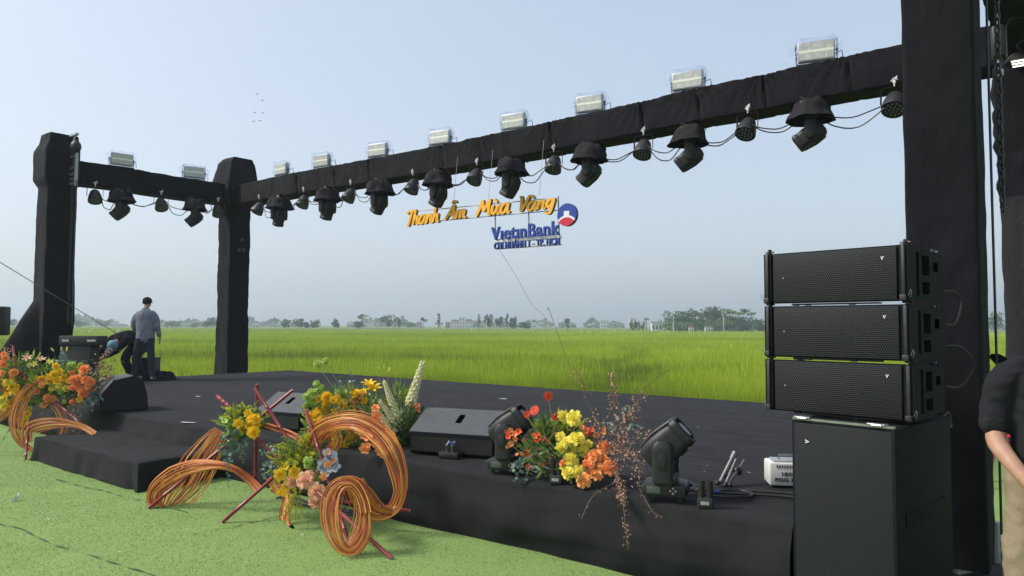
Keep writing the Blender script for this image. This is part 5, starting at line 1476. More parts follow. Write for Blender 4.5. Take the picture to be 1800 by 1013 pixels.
# power strip, pipe and leads at the foot of the near tower
p = gz(1694, 1012, .03)
t = empty('power_strip', p, 'white power strip lying at the foot of the near tower', 'power strip', R(25))
bm = MB(); bm.box((0, 0, .04), (.2, .08, .045), bev=.012); bm.build('casing', 'white_plastic', t)
for x in (-.05, .0, .05):
    bm = MB(); bm.box((x, 0, .066), (.025, .03, .004)); bm.build('socket', 'black_case', t, smooth=False)
bm = MB(); bm.tube([(-.06, .02, .06), (-.07, .03, .1), (-.11, .05, .12)], .014, 8); bm.build('plug', 'white_plastic', t)
bm = MB(); bm.tube(catmull([gz(1676, 960, .0)+Vector((0, 0, .12)), gz(1690, 985, .05), gz(1700, 1000, .06), gz(1688, 1012, .05)], 6), .006, 6); tag(bm.build('mains_lead', 'cable'), 'black lead dropping to the white power strip', 'cable')

# road cases and kit at the far left
def rack(x, y, Y, label):
    b_ = gy(x, y, Y); t = empty('equipment_crate', (b_.x, b_.y, 0.5 if b_.z > .4 else .02), label, 'crate', R(-4))
    return t
p = gy(147, 590, 13.6); zt = p.z
t = empty('equipment_rack', (p.x, p.y, .52), 'black rack of shelves and flight boxes beside the leftmost tower', 'equipment rack', R(-4))
hh_ = zt-.52
bm = MB(); bm.box((0, 0, hh_-.09), (.74, .3, .17), bev=.01); bm.build('top_case', 'black_case', t)
for x, w_ in ((-.24, .13), (.25, .16)):
    bm = MB(); bm.box((x, -.152, hh_-.09), (w_, .006, .04)); bm.build('label_plate', 'concrete', t, smooth=False)
bm = MB(); bm.box((-.06, .02, (hh_-.18)/2), (.56, .28, hh_-.185), bev=.01); bm.build('cabinet', 'black_case', t)
for i in range(3):
    for j in range(3):
        bm = MB(); bm.box((-.24+i*.18, -.124, .07+j*.15), (.14, .01, .1), bev=.004); bm.build('drawer', 'case_green', t)
p = gy(256, 665, 15.0)
t = empty('equipment_case', (p.x, p.y, DECK+.005), 'dark green-grey box behind the standing man', 'case', R(-3))
bm = MB(); bm.box((0, 0, .2), (.42, .34, .4), bev=.012); bm.build('body', 'case_green', t)
bm = MB(); bm.box((0, 0, .405), (.44, .36, .03), bev=.008); bm.build('lid', 'case_green', t)
bm = MB(); bm.box((0, -.185, .3), (.1, .02, .03), bev=.005); bm.build('latch', 'dark_steel', t)
p = gy(238, 632, 14.8); bm = MB(); bm.lathe([(.03, 0), (.045, .13), (.047, .135), (.04, .13), (.0, .01)], 16); o = bm.build('plastic_cup', 'white_plastic', loc=(p.x, p.y, DECK+.425)); tag(o, 'small white cup standing on the green-grey box', 'cup')
p = gz(284, 668, DECK); bm = MB(); vs = []; n = 28
prof = [(0, .14), (.14, .15), (.22, .12), (.27, .05), (.31, .005)]
for r_, z_ in prof:
    for k in range(n):
        a = 2*PI*k/n; f = 1+.25*noise.noise(Vector((math.cos(a)*2, math.sin(a)*2, r_*4))); vs.append((math.cos(a)*r_*f*1.0, math.sin(a)*r_*f*.6, max(.004, z_*(1+.4*noise.noise(Vector((math.cos(a)*3, math.sin(a)*3, 4)))))))
fs = [((l)*n+k, (l+1)*n+k, (l+1)*n+(k+1) % n, l*n+(k+1) % n) for l in range(4) for k in range(n)]
bm.add(vs, fs); tag(bm.build('cloth_heap', 'black_cloth', loc=(p.x, p.y, DECK+.008)), 'small heap of black cloth at the left end of the deck', 'cloth')
# speaker on a stand at the left edge of the picture
p = gy(-4, 600, 12.5)
t = empty('speaker_on_stand', (p.x, p.y, 0.02), 'small black loudspeaker on a stand cut by the left edge', 'loudspeaker', R(10))
bm = MB(); zt = gy(0, 541, 12.5).z; zb_ = gy(0, 592, 12.5).z; bm.box((0, 0, (zt+zb_)/2), (.27, .26, zt-zb_), bev=.03); bm.build('cabinet', 'black_plastic', t)
bm = MB(); bm.box((0, -.132, (zt+zb_)/2), (.22, .008, (zt-zb_)*.85), bev=.003); bm.build('grille', 'grille', t)
bm = MB(); bm.tube([(0, 0, zb_), (0, 0, .3)], .018, 8); bm.build('pole', 'dark_steel', t)
for k in range(3):
    bm = MB(); a = R(120*k+20); bm.tube([(0, 0, .8), (math.cos(a)*.45, math.sin(a)*.45, 0.01)], .013, 6); bm.build('leg', 'dark_steel', t)
# red plastic chairs stacked beyond the near tower, seen through the gap
p = gz(1760, 862, 0.02)
for i in range(4):
    t = empty('plastic_chair', (p.x+.22, p.y+.15, .02+i*.10), ['lowest', 'second lowest', 'second highest', 'topmost'][i]+' red plastic chair in the stack behind the man at right', 'chair', R(60), 'stacked red plastic chairs')
    bm = MB(); bm.box((0, 0, .42), (.42, .4, .03), bev=.014); bm.build('seat', 'red_plastic', t)
    for sx in (-1, 1):
        for sy in (-1, 1):
            bm = MB(); bm.tube([(sx*.18, sy*.17, .41), (sx*.22, sy*.22, 0)], [.022, .016], 8); bm.build('leg', 'red_plastic', t)
    bm = MB()
    for sx in (-1, 1): bm.tube([(sx*.19, .18, .42), (sx*.2, .25, .84)], .016, 8)
    for z in (.54, .64, .74, .83): bm.box((0, .2+.06*(z-.5)/.34, z), (.38, .018, .045), bev=.008)
    bm.build('backrest', 'red_plastic', t)

# ================================================================== FLOWERS
def align(n, spin=0.0):
    n = Vector(n).normalized(); return (n.to_track_quat('Z', 'Y').to_matrix() @ Matrix.Rotation(spin, 3, 'Z'))
def petal(bm, ang, r0, z0, L, W, tilt, curl, mi=0, cup=.35, ruf=0.0, nt=4):
    """a petal hinged at radius r0, height z0; tilt 0 = upright, 90 = flat"""
    d = Vector((math.cos(ang), math.sin(ang), 0)); sd = Vector((-math.sin(ang), math.cos(ang), 0)); vs = []
    p = d*r0+Vector((0, 0, z0)); a = R(tilt)
    for i in range(nt+1):
        t = i/nt; w = W*.5*(math.sin(PI*(.14+.72*t))**.8)*(1 if t < .99 else .85)
        up = Vector((0, 0, 1)); fw = (d*math.sin(a)+up*math.cos(a)); inn = (-d*math.cos(a)+up*math.sin(a))
        for s_ in (-1, 0, 1):
            q = p+sd*(w*s_)+inn*(abs(s_)*cup*w)+inn*(ruf*math.sin(t*9+s_*3+ang*5)*t)
            vs.append(q)
        p = p+fw*(L/nt); a += R(curl)/nt
    bm.add(vs, [(i*3+j, i*3+j+1, i*3+j+4, i*3+j+3) for i in range(nt) for j in range(2)], mi)
def fl_rose():
    bm = MB()
    bm.lathe([(.05, -.25), (.3, -.1), (.42, .15), (.36, .42), (.2, .5)], 10)
    for ring, (n, r0, L, W, tl, cu, z) in enumerate(((3, .04, .42, .3, 2, -40, .3), (4, .12, .46, .4, 6, -30, .24), (5, .2, .52, .46, 12, -10, .16), (6, .29, .56, .5, 20, 30, .1), (7, .36, .6, .56, 30, 55, .02), (8, .4, .62, .6, 44, 70, -.04), (8, .42, .66, .62, 62, 70, -.1))):
        for i in range(n): petal(bm, 2*PI*i/n+ring*.7+rnd(-.15, .15), r0, z, L*rnd(.9, 1.1), W*rnd(.9, 1.1), tl+rnd(-7, 7), cu, 0, .28, .035)
    return bm
def fl_open():
    bm = MB()
    for i in range(6): petal(bm, 2*PI*i/6+rnd(-.1, .1), .08, 0, 1.0*rnd(.9, 1.05), .72, 46+rnd(-8, 8), 45, 0, .3, .04)
    for i in range(5): petal(bm, 2*PI*i/5+.3, .04, .05, .6, .5, 18, 30, 0, .4, .04)
    bm.ball((0, 0, .25), (.1, .1, .2), 6); return bm
def fl_ger():
    bm = MB()
    for i in range(18): petal(bm, 2*PI*i/18, .18, 0, .85, .24, 74+rnd(-6, 6), 12, 0, .15, 0, 3)
    for i in range(14): petal(bm, 2*PI*i/14+.1, .12, .04, .55, .2, 60, 15, 0, .15, 0, 3)
    bm.ball((0, 0, .06), (.2, .2, .1), 8); return bm
def fl_pom():
    bm = MB(); bm.ball((0, 0, 0), .55, 8)
    for i in range(60):
        d = rvec(); d.z = abs(d.z)*.9-.25; M3 = align(d, rnd(0, 6)); sub = MB(); petal(sub, 0, 0, .4, .5, .34, 15+rnd(-10, 20), 25, 0, .4, .05, 2)
        bm.add([M3 @ Vector(v) for v in sub.v], sub.f)
    return bm
def fl_lily():
    bm = MB()
    for i in range(6): petal(bm, 2*PI*i/6+(i % 2)*.1, .06, 0, 1.25, .42, 24, 75, 0, .35, .02, 5)
    for i in range(6): a = 2*PI*i/6+.3; bm.tube([(0, 0, .1), (math.cos(a)*.2, math.sin(a)*.2, .7)], .02, 4)
    return bm
def fl_bud():
    bm = MB(); bm.lathe([(.04, 0), (.2, .25), (.24, .6), (.18, 1.05), (.05, 1.4)], 8); return bm
def fl_small():
    bm = MB()
    for i in range(5): petal(bm, 2*PI*i/5+rnd(-.2, .2), .05, 0, .9, .7, 48, 40, 0, .3, .05, 3)
    return bm
def fl_stock():           # spike along +Z, unit length
    bm = MB()
    for i in range(70):
        z = i/70; a = i*2.4; r = .17*(1-.75*z)+.02; d = Vector((math.cos(a), math.sin(a), .5)); M3 = align(d, rnd(0, 6)); c = Vector((math.cos(a)*r*.5, math.sin(a)*r*.5, z))
        for k in range(4):
            sub = MB(); petal(sub, k*PI/2, .0, 0, .115*(1.1-.5*z), .09*(1.1-.5*z), 45, 40, 0, .3, .01, 2); bm.add([c+M3 @ Vector(v) for v in sub.v], sub.f)
    bm.tube([(0, 0, -.3), (0, 0, 1)], .02, 5); return bm
FK = {}
def bloom_mesh(kind, mat):
    if (kind, mat) not in FK:
        bm = {'rose': fl_rose, 'open_flower': fl_open, 'gerbera': fl_ger, 'pompom': fl_pom, 'lily': fl_lily, 'lily_bud': fl_bud, 'small_flower': fl_small, 'flower_spike': fl_stock}[kind]()
        o = bm.build(kind, mat, angle=0); FK[(kind, mat)] = o.data; bpy.data.objects.remove(o)
    return FK[(kind, mat)]
CAMP = Vector((0, 0, H))
def bloom(root, kind, mat, x, y, rpx, Y, nrm=None, up=.35, spread=.5, long=None):
    p = gy(x, y, Y); o = lk(bpy.data.objects.new(kind, bloom_mesh(kind, mat))); o.parent = root
    n = nrm if nrm is not None else ((CAMP-p).normalized()+Vector((0, 0, up))+rvec()*spread)
    s_ = rpx*1.04/1300*Y
    o.location = p-root.location
    o.rotation_euler = align(n, rnd(0, 6)).to_euler(); o.scale = (s_, s_, s_ if long is None else long/1300*Y)
    return o
def leaves(bm, c, n, rx, rz, L, W, mi, up=.3, ry=None, droop=-.2):
    for i in range(int(n*1.9)):
        d = rvec(); p = c+Vector((d.x*rx*rnd(.2, 1), (d.y)*(ry or rx)*rnd(.2, 1), d.z*rz*rnd(.2, 1)))
        dd = d+Vector((0, 0, up)); bm.leaf(p, dd, rvec(), L*rnd(.6, 1.2), W*rnd(.7, 1.2), droop, mi, 3, .2)
def plume(bm, base, d, L, mi, mstem, w=.05, n=60, s=.006):
    base = Vector(base); d = Vector(d).normalized(); pts = [base+d*(L*t)+Vector((0, 0, -.25*L*t*t)) for t in (0, .25, .5, .75, 1)]
    bm.tube(pts, [.003, .003, .002, .002, .001], 4, mstem); cp = catmull(pts, 6)
    for i in range(n):
        t = rnd(.2, 1); p = cp[int(t*(len(cp)-1))]; q = rvec(); r_ = w*(1.15-t)*rnd(.2, 1); c = p+q*r_+Vector((0, 0, r_*.3))
        a = rvec()*s; b_ = rvec()*s
        bm.add([c+a, c+b_, c-a, c-b_], [(0, 1, 2, 3)], mi)
def euc(bm, pts, W, mi, mstem, n=16):
    cp = catmull(pts, 8); bm.tube(cp, .0025, 4, mstem)
    for i in range(n):
        t = (i+.5)/n; k = min(len(cp)-2, int(t*(len(cp)-1))); p = cp[k]; tg = (cp[k+1]-cp[k]).normalized()
        for s_ in (-1, 1):
            sd = tg.cross(rvec()).normalized()*s_; w = W*(1.1-.5*t)*rnd(.8, 1.2)
            nv = rvec()+Vector((0, -1, .5)); vs = []; c = p+sd*w*.6; nv = (nv-sd*nv.dot(sd)).normalized(); e = sd.cross(nv)
            for q in range(8): a = 2*PI*q/8; vs.append(c+sd*(math.cos(a)*w*.55)+e*(math.sin(a)*w*.5)+nv*(.1*w*math.cos(2*a)))
            bm.add(vs, [tuple(range(8))], mi)
def wax(bm, pts, n, w, mb, ms, s=.008, r=.0025):
    cp = catmull(pts, 8); bm.tube(cp, r, 4, ms)
    for i in range(int(n*.72)):
        k = int(rnd(.0, 1)**.8*(len(cp)-1)); p = cp[k]; d = rvec(); L = w*rnd(.1, 1); q = p+d*L
        if i % 3 == 0: bm.tube([p, p.lerp(q, .6)+rvec()*.1*L, q], .0012, 3, ms)
        z = s*rnd(.5, 1.1)
        for j in range(2):
            a = rvec()*z; b_ = rvec()*z; c = q+rvec()*z*.7; bm.add([c+a, c+b_, c-a, c-b_], [(0, 1, 2, 3)], mb)
def root_at(p, name, label, cat, group=None):
    return empty(name, p, label, cat, 0, group)
def finish(bm, name, mats, root):      # a mesh built in world space goes under its root
    L = root.location; bm.v = [(v[0]-L.x, v[1]-L.y, v[2]-L.z) for v in bm.v]
    return bm.build(name, mats, root, smooth=False)
def pole(root, a, b_, r=.0145):
    bm = MB(); a, b_ = Vector(a), Vector(b_); n = 10; pts = []; rs = []
    for i in range(n+1):
        t = i/n; p = a.lerp(b_, t)
        pts.append(p); rs.append(r)
        if 0 < i < n and i % 3 == 0:
            d = (b_-a).normalized()*.006; pts[-1:] = [p-d, p, p+d]; rs[-1:] = [r, r*1.18, r]
    bm.tube(pts, rs, 10, 0)
    d = (b_-a).normalized()
    for e, s_ in ((a, -1), (b_, 1)): bm.tube([e, e+d*.004*s_], r*.75, 10, 1)
    L = root.location; bm.v = [(v[0]-L.x, v[1]-L.y, v[2]-L.z) for v in bm.v]
    return bm.build('bamboo_pole', ['bamboo_red', 'bamboo_cut'], root)
def rattan(root, px, wpx, n=16, closed=False, depth=.05, cols=(5, 5, 2), r=.0036, bias=0):
    """px: (x, y, Y, width factor); a band of flat split canes lying side by side"""
    bm = MB(); P = [gy(a[0], a[1], a[2]) for a in px]; wf = [a[3] if len(a) > 3 else 1 for a in px]
    cp = catmull(P, 9, closed); L = len(px); m = len(cp)
    wv = [wf[min(L-1, int(i/9))]*(1-(i/9) % 1)+wf[(min(L-1, int(i/9)+1)) % L if closed else min(L-1, int(i/9)+1)]*((i/9) % 1) for i in range(m)]
    n = int(n*1.5)
    for q in range(n):
        o_ = (q/(n-1)-.5)+bias; ph = rnd(0, 6); pts = []; sd = []; amp = rnd(.01, .1); dq = rnd(-1, 1)
        for i, p in enumerate(cp):
            t = (cp[(i+1) % m]-cp[i-1]) if closed else (cp[min(i+1, m-1)]-cp[max(i-1, 0)])
            t.normalize(); vw = (p-CAMP).normalized(); nn = t.cross(vw)
            if nn.length > 1e-4: nn.normalize()
            W = wpx/1300*p.y*wv[i]
            pts.append(p+nn*(W*(o_+amp*math.sin(i*.09+ph)))+vw*(depth*.5*math.sin(q*.5+i*.04)+depth*.35*dq*math.sin(i*.05+ph)))
            sd.append(nn*math.cos(.35*math.sin(q+i*.05))+vw*math.sin(.35*math.sin(q+i*.05)))
        if closed: pts.append(pts[0]); sd.append(sd[0])
        w = rnd(.85, 1.2)*max(r, wpx/1300*P[0].y*.52/n)
        bm.tube(pts, [(w, w*.35)]*len(pts), 6, random.choices((0, 1, 2), cols)[0], cap=not closed, side=sd)
    Lc = root.location; bm.v = [(v[0]-Lc.x, v[1]-Lc.y, max(v[2], .02)-Lc.z) for v in bm.v]
    return bm.build('rattan_loop', ['rattan_orange', 'rattan_gold', 'rattan_red'], root, angle=50)
def sprig(bm, root_p, tgt, ms):
    a = root_p.lerp(tgt, .45)+rvec()*.04; bm.tube([a, root_p.lerp(tgt, .75)+rvec()*.015-Vector((0, 0, .01)), tgt], .0022, 4, ms)
    for k in range(3): bm.leaf(a.lerp(tgt, rnd(.1, .8)), rvec()+Vector((0, 0, .5)), rvec(), rnd(.04, .08), .02, -.3, 0, 3, .2)
FM = ['leaf_green', 'leaf_lime', 'goldenrod', 'stem', 'eucalyptus', 'dill', 'wax_bud', 'twig']

# ---- the large sculpture of bamboo poles and rattan loops
C = root_at(Vector((gz(520, 880, 0.02).x, gz(520, 880, 0.02).y, .02)), 'flower_sculpture', 'large sculpture of crossed red bamboo poles, orange rattan loops and flowers on the turf', 'flower sculpture')
def gp(x, y, z=.02): return gz(x, y, z)
pole(C, gy(452, 676, 6.45), gy(448, 856, 6.45))
pole(C, gy(515, 686, 6.55), gp(262, 893))
pole(C, gy(448, 683, 6.4), gy(524, 800, 6.1))
pole(C, gy(538, 722, 6.1), gp(614, 956))
pole(C, gy(604, 732, 6.3), gp(391, 918))
pole(C, gy(448, 768, 6.3), gp(689, 982))
pole(C, gy(598, 881, 5.9), gy(720, 898, 5.75))
pole(C, gy(382, 697, 6.5), gy(404, 716, 6.4), .018)
Yc = 5.75
rattan(C, [(545, 815, 6.1, .5), (546, 785, 6.05, .9), (560, 760, 6.0, 1), (590, 743, 5.9, .8), (625, 741, 5.8, .9), (660, 757, 5.75, 1.1), (687, 790, 5.7, 1.1), (700, 830, 5.7, .9), (703, 865, 5.7, .6), (692, 893, 5.7, .6), (667, 904, 5.65, .6), (645, 893, 5.6, .9), (630, 868, 5.5, 1.1), (622, 848, 5.4, 1)], 34, 20, depth=.09)
rattan(C, [(548, 790, 6.2, .8), (560, 765, 6.15, 1), (580, 755, 6.1, 1), (590, 775, 6.1, 1), (575, 800, 6.1, .7), (560, 825, 6.1, .5)], 22, 10, depth=.05)
rattan(C, [(643, 905, 5.25, .6), (641, 940, 5.2, .75), (627, 964, 5.17, .7), (608, 968, 5.15, .55), (590, 948, 5.15, .9), (581, 912, 5.18, 1.25), (584, 875, 5.22, 1.3), (599, 853, 5.25, 1.0), (620, 853, 5.28, .7), (636, 875, 5.28, .6)], 27, 18, closed=True, depth=.1)
rattan(C, [(622, 850, 5.3, .8), (632, 868, 5.32, 1), (636, 900, 5.3, 1.1), (628, 935, 5.25, 1.0), (614, 960, 5.2, .5)], 22, 9, depth=.06)
rattan(C, [(596, 846, 5.35, .6), (622, 846, 5.4, .9), (645, 866, 5.45, 1), (668, 893, 5.5, .9), (690, 900, 5.6, .6)], 18, 9, depth=.05)
rattan(C, [(388, 757, 6.75, .5), (372, 782, 6.7, .9), (352, 815, 6.65, 1.2), (332, 850, 6.6, 1.2), (308, 880, 6.58, .8), (292, 898, 6.55, .35)], 46, 20, depth=.1)
rattan(C, [(285, 897, 6.5, .5), (269, 880, 6.5, .8), (276, 858, 6.5, 1.1), (304, 836, 6.5, 1.3), (340, 822, 6.45, 1.0), (380, 818, 6.4, .55), (412, 825, 6.4, .4), (437, 842, 6.4, .45), (455, 860, 6.35, .5)], 24, 18, depth=.06)
rattan(C, [(289, 835, 6.6, .6), (284, 860, 6.55, .5), (283, 885, 6.5, .5), (284, 903, 6.5, .4)], 10, 5, depth=.02)
rattan(C, [(440, 740, 6.5, .7), (480, 752, 6.5, .7), (520, 768, 6.4, .7), (550, 800, 6.3, .6)], 12, 7, depth=.04)
rattan(C, [(476, 838, 6.2, .9), (487, 858, 6.15, .9), (503, 862, 6.1, .8), (507, 885, 6.0, .6), (506, 915, 5.95, .45), (514, 946, 5.85, .25)], 16, 9, depth=.04)
rattan(C, [(505, 870, 6.05, .5), (500, 895, 6.0, .8), (497, 915, 5.95, .6)], 16, 7, depth=.04)
fb = MB()
def bunch(rootp, blooms, root, bm, stems=True):
    for b_ in blooms:
        o = bloom(root, *b_[:6], **(b_[6] if len(b_) > 6 else {}))
        if b_[0] in ('rose', 'open_flower', 'small_flower') and b_[1] != 'blue_petal' and rnd(0, 1) < .75:
            a_ = rnd(0, 6.28); k_ = 'open_flower' if b_[0] == 'rose' and b_[1] == 'gold_petal' else b_[0]
            bloom(root, k_, b_[1], b_[2]+math.cos(a_)*b_[4]*1.45, b_[3]+math.sin(a_)*b_[4]*1.3, b_[4]*rnd(.55, .85), b_[5]+.05)
        if stems: sprig(bm, rootp, o.location+root.location-Vector((0, 0, .01)), 3)
# upper left bunch of the sculpture
c1 = gy(432, 745, 6.3)
for i in range(44): plume(fb, c1+Vector((rnd(-.06, .06), 0, rnd(-.02, .05))), (rnd(-.9, .8), rnd(-.7, .3), rnd(.2, 1.1)), rnd(.12, .26), 2 if i % 3 else 1, 3, .045, 60, .007)
leaves(fb, c1, 70, .15, .12, .09, .025, 0); leaves(fb, c1+Vector((-.05, 0, .02)), 60, .17, .13, .07, .02, 1)
bunch(c1, [('rose', 'gold_petal', 447, 737, 11, 6.15), ('rose', 'gold_petal', 446, 760, 11, 6.12), ('open_flower', 'gold_petal', 418, 745, 10, 6.15), ('open_flower', 'gold_petal', 437, 742, 9, 6.15), ('rose', 'gold_petal', 436, 748, 8, 6.17), ('pompom', 'green_petal', 425, 736, 6, 6.2), ('pompom', 'green_petal', 403, 752, 6, 6.2), ('pompom', 'green_petal', 425, 762, 5, 6.2), ('lily_bud', 'green_petal', 401, 775, 7, 6.15), ('small_flower', 'green_petal', 396, 742, 7, 6.2), ('small_flower', 'green_petal', 430, 724, 6, 6.25)], C, fb)
for (x0, y0, x1, y1) in ((405, 775, 402, 860), (415, 780, 400, 835), (422, 775, 428, 815), (398, 760, 388, 800), (430, 770, 430, 800)):
    a, b_ = gy(x0, y0, 6.25), gy(x1, y1, 6.15); euc(fb, [a, a.lerp(b_, .4)+Vector((rnd(-.04, .04), -.03, 0)), b_], .034, 4, 3, 11)
# lower centre bunch
c2 = gy(528, 815, 6.0)
for i in range(64):
    s_ = rnd(-1, 1); plume(fb, c2+Vector((rnd(-.12, .06), rnd(-.05, .05), rnd(-.1, .12))), (rnd(-.8, .7), rnd(-.8, .1), rnd(-.5, 1.1)), rnd(.14, .3), 2 if i % 4 else 1, 3, .05, 60, .0075)
leaves(fb, c2, 80, .16, .2, .09, .024, 0); leaves(fb, c2, 70, .17, .22, .08, .02, 1)
for (x, y) in ((515, 880), (520, 895), (505, 885), (530, 890), (515, 870)):
    plume(fb, gy(522, 860, 5.9), gy(x, y, 5.85)-gy(522, 860, 5.9), .2, 2, 3, .045, 70, .0075)
bunch(c2, [('rose', 'rose_peach', 536, 845, 15, 5.75), ('rose', 'rose_peach', 557, 865, 15, 5.72), ('rose', 'rose_peach', 545, 835, 10, 5.78), ('pompom', 'green_petal', 542, 810, 10, 5.8), ('pompom', 'green_petal', 557, 842, 9, 5.8), ('pompom', 'green_petal', 541, 818, 8, 5.8),
   ('open_flower', 'gold_petal', 492, 834, 12, 5.8), ('open_flower', 'gold_petal', 517, 830, 12, 5.8), ('open_flower', 'gold_petal', 502, 855, 9, 5.8), ('open_flower', 'gold_petal', 508, 845, 8, 5.8), ('small_flower', 'gold_petal', 500, 868, 7, 5.8), ('small_flower', 'gold_petal', 503, 822, 7, 5.85),
   ('open_flower', 'blue_petal', 577, 805, 16, 5.75), ('open_flower', 'blue_petal', 567, 822, 14, 5.78), ('open_flower', 'blue_petal', 586, 820, 14, 5.75), ('open_flower', 'blue_petal', 575, 833, 12, 5.75), ('small_flower', 'rose_coral', 576, 816, 8, 5.68), ('small_flower', 'rose_orange', 567, 838, 9, 5.7), ('small_flower', 'rose_coral', 578, 796, 5, 5.7)], C, fb)
for (x0, y0, x1, y1) in ((495, 805, 455, 795), (495, 815, 457, 828), (500, 800, 470, 780), (590, 870, 608, 900), (485, 830, 462, 840)):
    a, b_ = gy(x0, y0, 6.1), gy(x1, y1, 6.0); euc(fb, [a, a.lerp(b_, .5)+Vector((0, -.03, .03)), b_], .036, 4, 3, 9)
finish(fb, 'foliage', FM, C)
# black cables and lamps tangled behind the sculpture
bm = MB()
for k in range(4):
    bm.tube(catmull([gz(470+rnd(-10, 20), 860+k*5, .03), gz(520, 880+rnd(-6, 8), .04), gz(580+rnd(-10, 10), 892+rnd(-4, 4), .03), gz(650, 905+k*3, .03)], 8), .009, 5)
tag(bm.build('cable_bundle', 'cable'), 'tangle of black cables on the turf behind the bamboo poles', 'cable')

# ---- bunch on the stage edge left of the large wedge monitor
rt = gz(655, 800, DECK+.01)
B = root_at(rt, 'flower_arrangement', 'tall bunch of yellow flowers, lilies and cream spikes left of the large wedge monitor', 'flowers')
fb = MB(); c0 = rt+Vector((0, .12, .08))
for (x, y, n, w, h) in ((580, 715, 60, .16, .16), (640, 720, 80, .2, .2), (700, 730, 70, .18, .2), (600, 770, 50, .15, .1), (670, 770, 60, .2, .1), (720, 760, 50, .12, .16)):
    q = gy(x, y, 6.95); leaves(fb, q, n, w, h, .1, .022, 0, .6); leaves(fb, q, n//2, w, h, .09, .02, 1, .6)
for (x, y, n, w, h) in ((560, 715, 60, .13, .12), (610, 700, 60, .16, .12), (655, 745, 90, .2, .14), (620, 790, 60, .18, .08), (690, 790, 60, .15, .08), (550, 750, 40, .1, .1), (700, 700, 50, .12, .14)):
    q = gy(x, y, 6.85); leaves(fb, q, n, w, h, .08, .02, 1, .5)
for i in range(60):
    x, y = rnd(545, 705), rnd(680, 790); a = gy(x*.7+190, y+26, 6.85); b_ = gy(x, y, 6.72); plume(fb, a, b_-a+Vector((0, 0, .02)), rnd(.14, .24), 1 if i % 3 else 2, 3, .045, 60, .008)
for (x, y) in ((745, 690), (752, 705), (738, 730), (758, 695), (730, 750), (715, 765), (745, 715), (722, 700), (735, 770)):
    a = gy(712, 785, 6.9); b_ = gy(x, y, 7.05); plume(fb, a, b_-a, (b_-a).length, 5, 3, .1, 330, .009)
for (x, y) in ((640, 800), (690, 790), (655, 690), (620, 690), (590, 690), (675, 690)):
    a = gy(650, 780, 6.85); b_ = gy(x, y, 6.9); plume(fb, a, b_-a, (b_-a).length, 1, 3, .06, 120, .008)
for (x0, y0, x1, y1) in ((622, 720, 616, 650), (630, 720, 640, 680), (560, 700, 530, 720), (612, 710, 600, 668)):
    a, b_ = gy(x0, y0, 7.0), gy(x1, y1, 7.0); euc(fb, [a, a.lerp(b_, .5), b_], .038, 4, 3, 8)
YB = 6.75
bl = [('pompom', 'green_petal', x, y, r_, 6.85) for x, y, r_ in ((538, 697, 8), (548, 690, 9), (545, 705, 8), (562, 683, 9), (553, 712, 8), (567, 697, 7), (537, 714, 6), (537, 728, 7), (556, 675, 7), (595, 688, 7), (541, 708, 6), (600, 700, 6), (572, 635, 7), (558, 640, 8))]
bl += [('rose', 'gold_petal', x, y, r_, YB) for x, y, r_ in ((574, 698, 10), (573, 714, 9), (571, 727, 10), (555, 733, 10), (545, 732, 8), (604, 712, 11), (601, 724, 9), (563, 722, 8), (625, 758, 10), (617, 771, 9), (625, 692, 9), (592, 783, 10), (612, 775, 8), (634, 764, 7), (640, 705, 7))]
bl += [('open_flower', 'gold_petal', x, y, r_, YB-.05) for x, y, r_ in ((588, 725, 8), (583, 738, 8), (622, 748, 8), (594, 705, 7))]
bl += [('small_flower', 'rose_coral', x, y, r_, YB) for x, y, r_ in ((625, 705, 7), (633, 698, 7), (622, 712, 6), (636, 722, 5), (617, 703, 5), (723, 713, 5), (730, 716, 5), (736, 712, 5), (727, 708, 4), (734, 720, 4), (718, 710, 4))]
bl += [('open_flower' if i % 2 else 'rose', 'gold_petal', x, y, r_, YB-.04) for i, (x, y, r_) in enumerate(((563, 740, 8), (578, 750, 8), (610, 735, 9), (596, 742, 8), (612, 752, 8), (640, 750, 8), (606, 790, 8), (585, 770, 8), (632, 735, 8), (584, 705, 8), (618, 722, 8)))]
bl += [('lily', 'gold_petal', 655, 688, 15, YB, dict(up=1.2)), ('lily', 'gold_petal', 648, 680, 13, YB, dict(up=1.4)), ('open_flower', 'rose_coral', 660, 735, 12, 6.3), ('open_flower', 'rose_coral', 645, 770, 13, 6.25), ('open_flower', 'rose_orange', 641, 790, 11, 6.25), ('open_flower', 'rose_orange', 670, 790, 11, 6.2), ('open_flower', 'rose_orange', 662, 785, 10, 6.2), ('open_flower', 'rose_orange', 685, 763, 10, 6.15), ('open_flower', 'rose_orange', 682, 793, 9, 6.15)]
bl += [('lily_bud', 'rose_yellow', 684, 655, 7, 6.9, dict(nrm=Vector((.1, 0, 1)))), ('lily_bud', 'green_petal', 676, 650, 6, 6.9, dict(nrm=Vector((-.1, 0, 1)))), ('lily_bud', 'green_petal', 668, 652, 5, 6.9, dict(nrm=Vector((-.4, 0, 1))))]
bunch(c0, bl, B, fb)
for (x0, y0, x1, y1, w_) in ((690, 712, 676, 672, 40), (697, 745, 668, 706, 40), (700, 735, 682, 690, 36), (722, 708, 742, 640, 38), (718, 712, 728, 678, 34), (694, 762, 660, 720, 36)):
    a, b_ = gy(x0, y0, 6.68), gy(x1, y1, 6.68); L_ = (b_-a).length; o = lk(bpy.data.objects.new('flower_spike', bloom_mesh('flower_spike', 'cream_petal'))); o.parent = B
    o.location = a-rt; o.rotation_euler = align(b_-a, rnd(0, 6)).to_euler(); o.scale = (L_*.62+.05, L_*.62+.05, L_*1.05); sprig(fb, c0, a, 3)
finish(fb, 'foliage', FM, B)

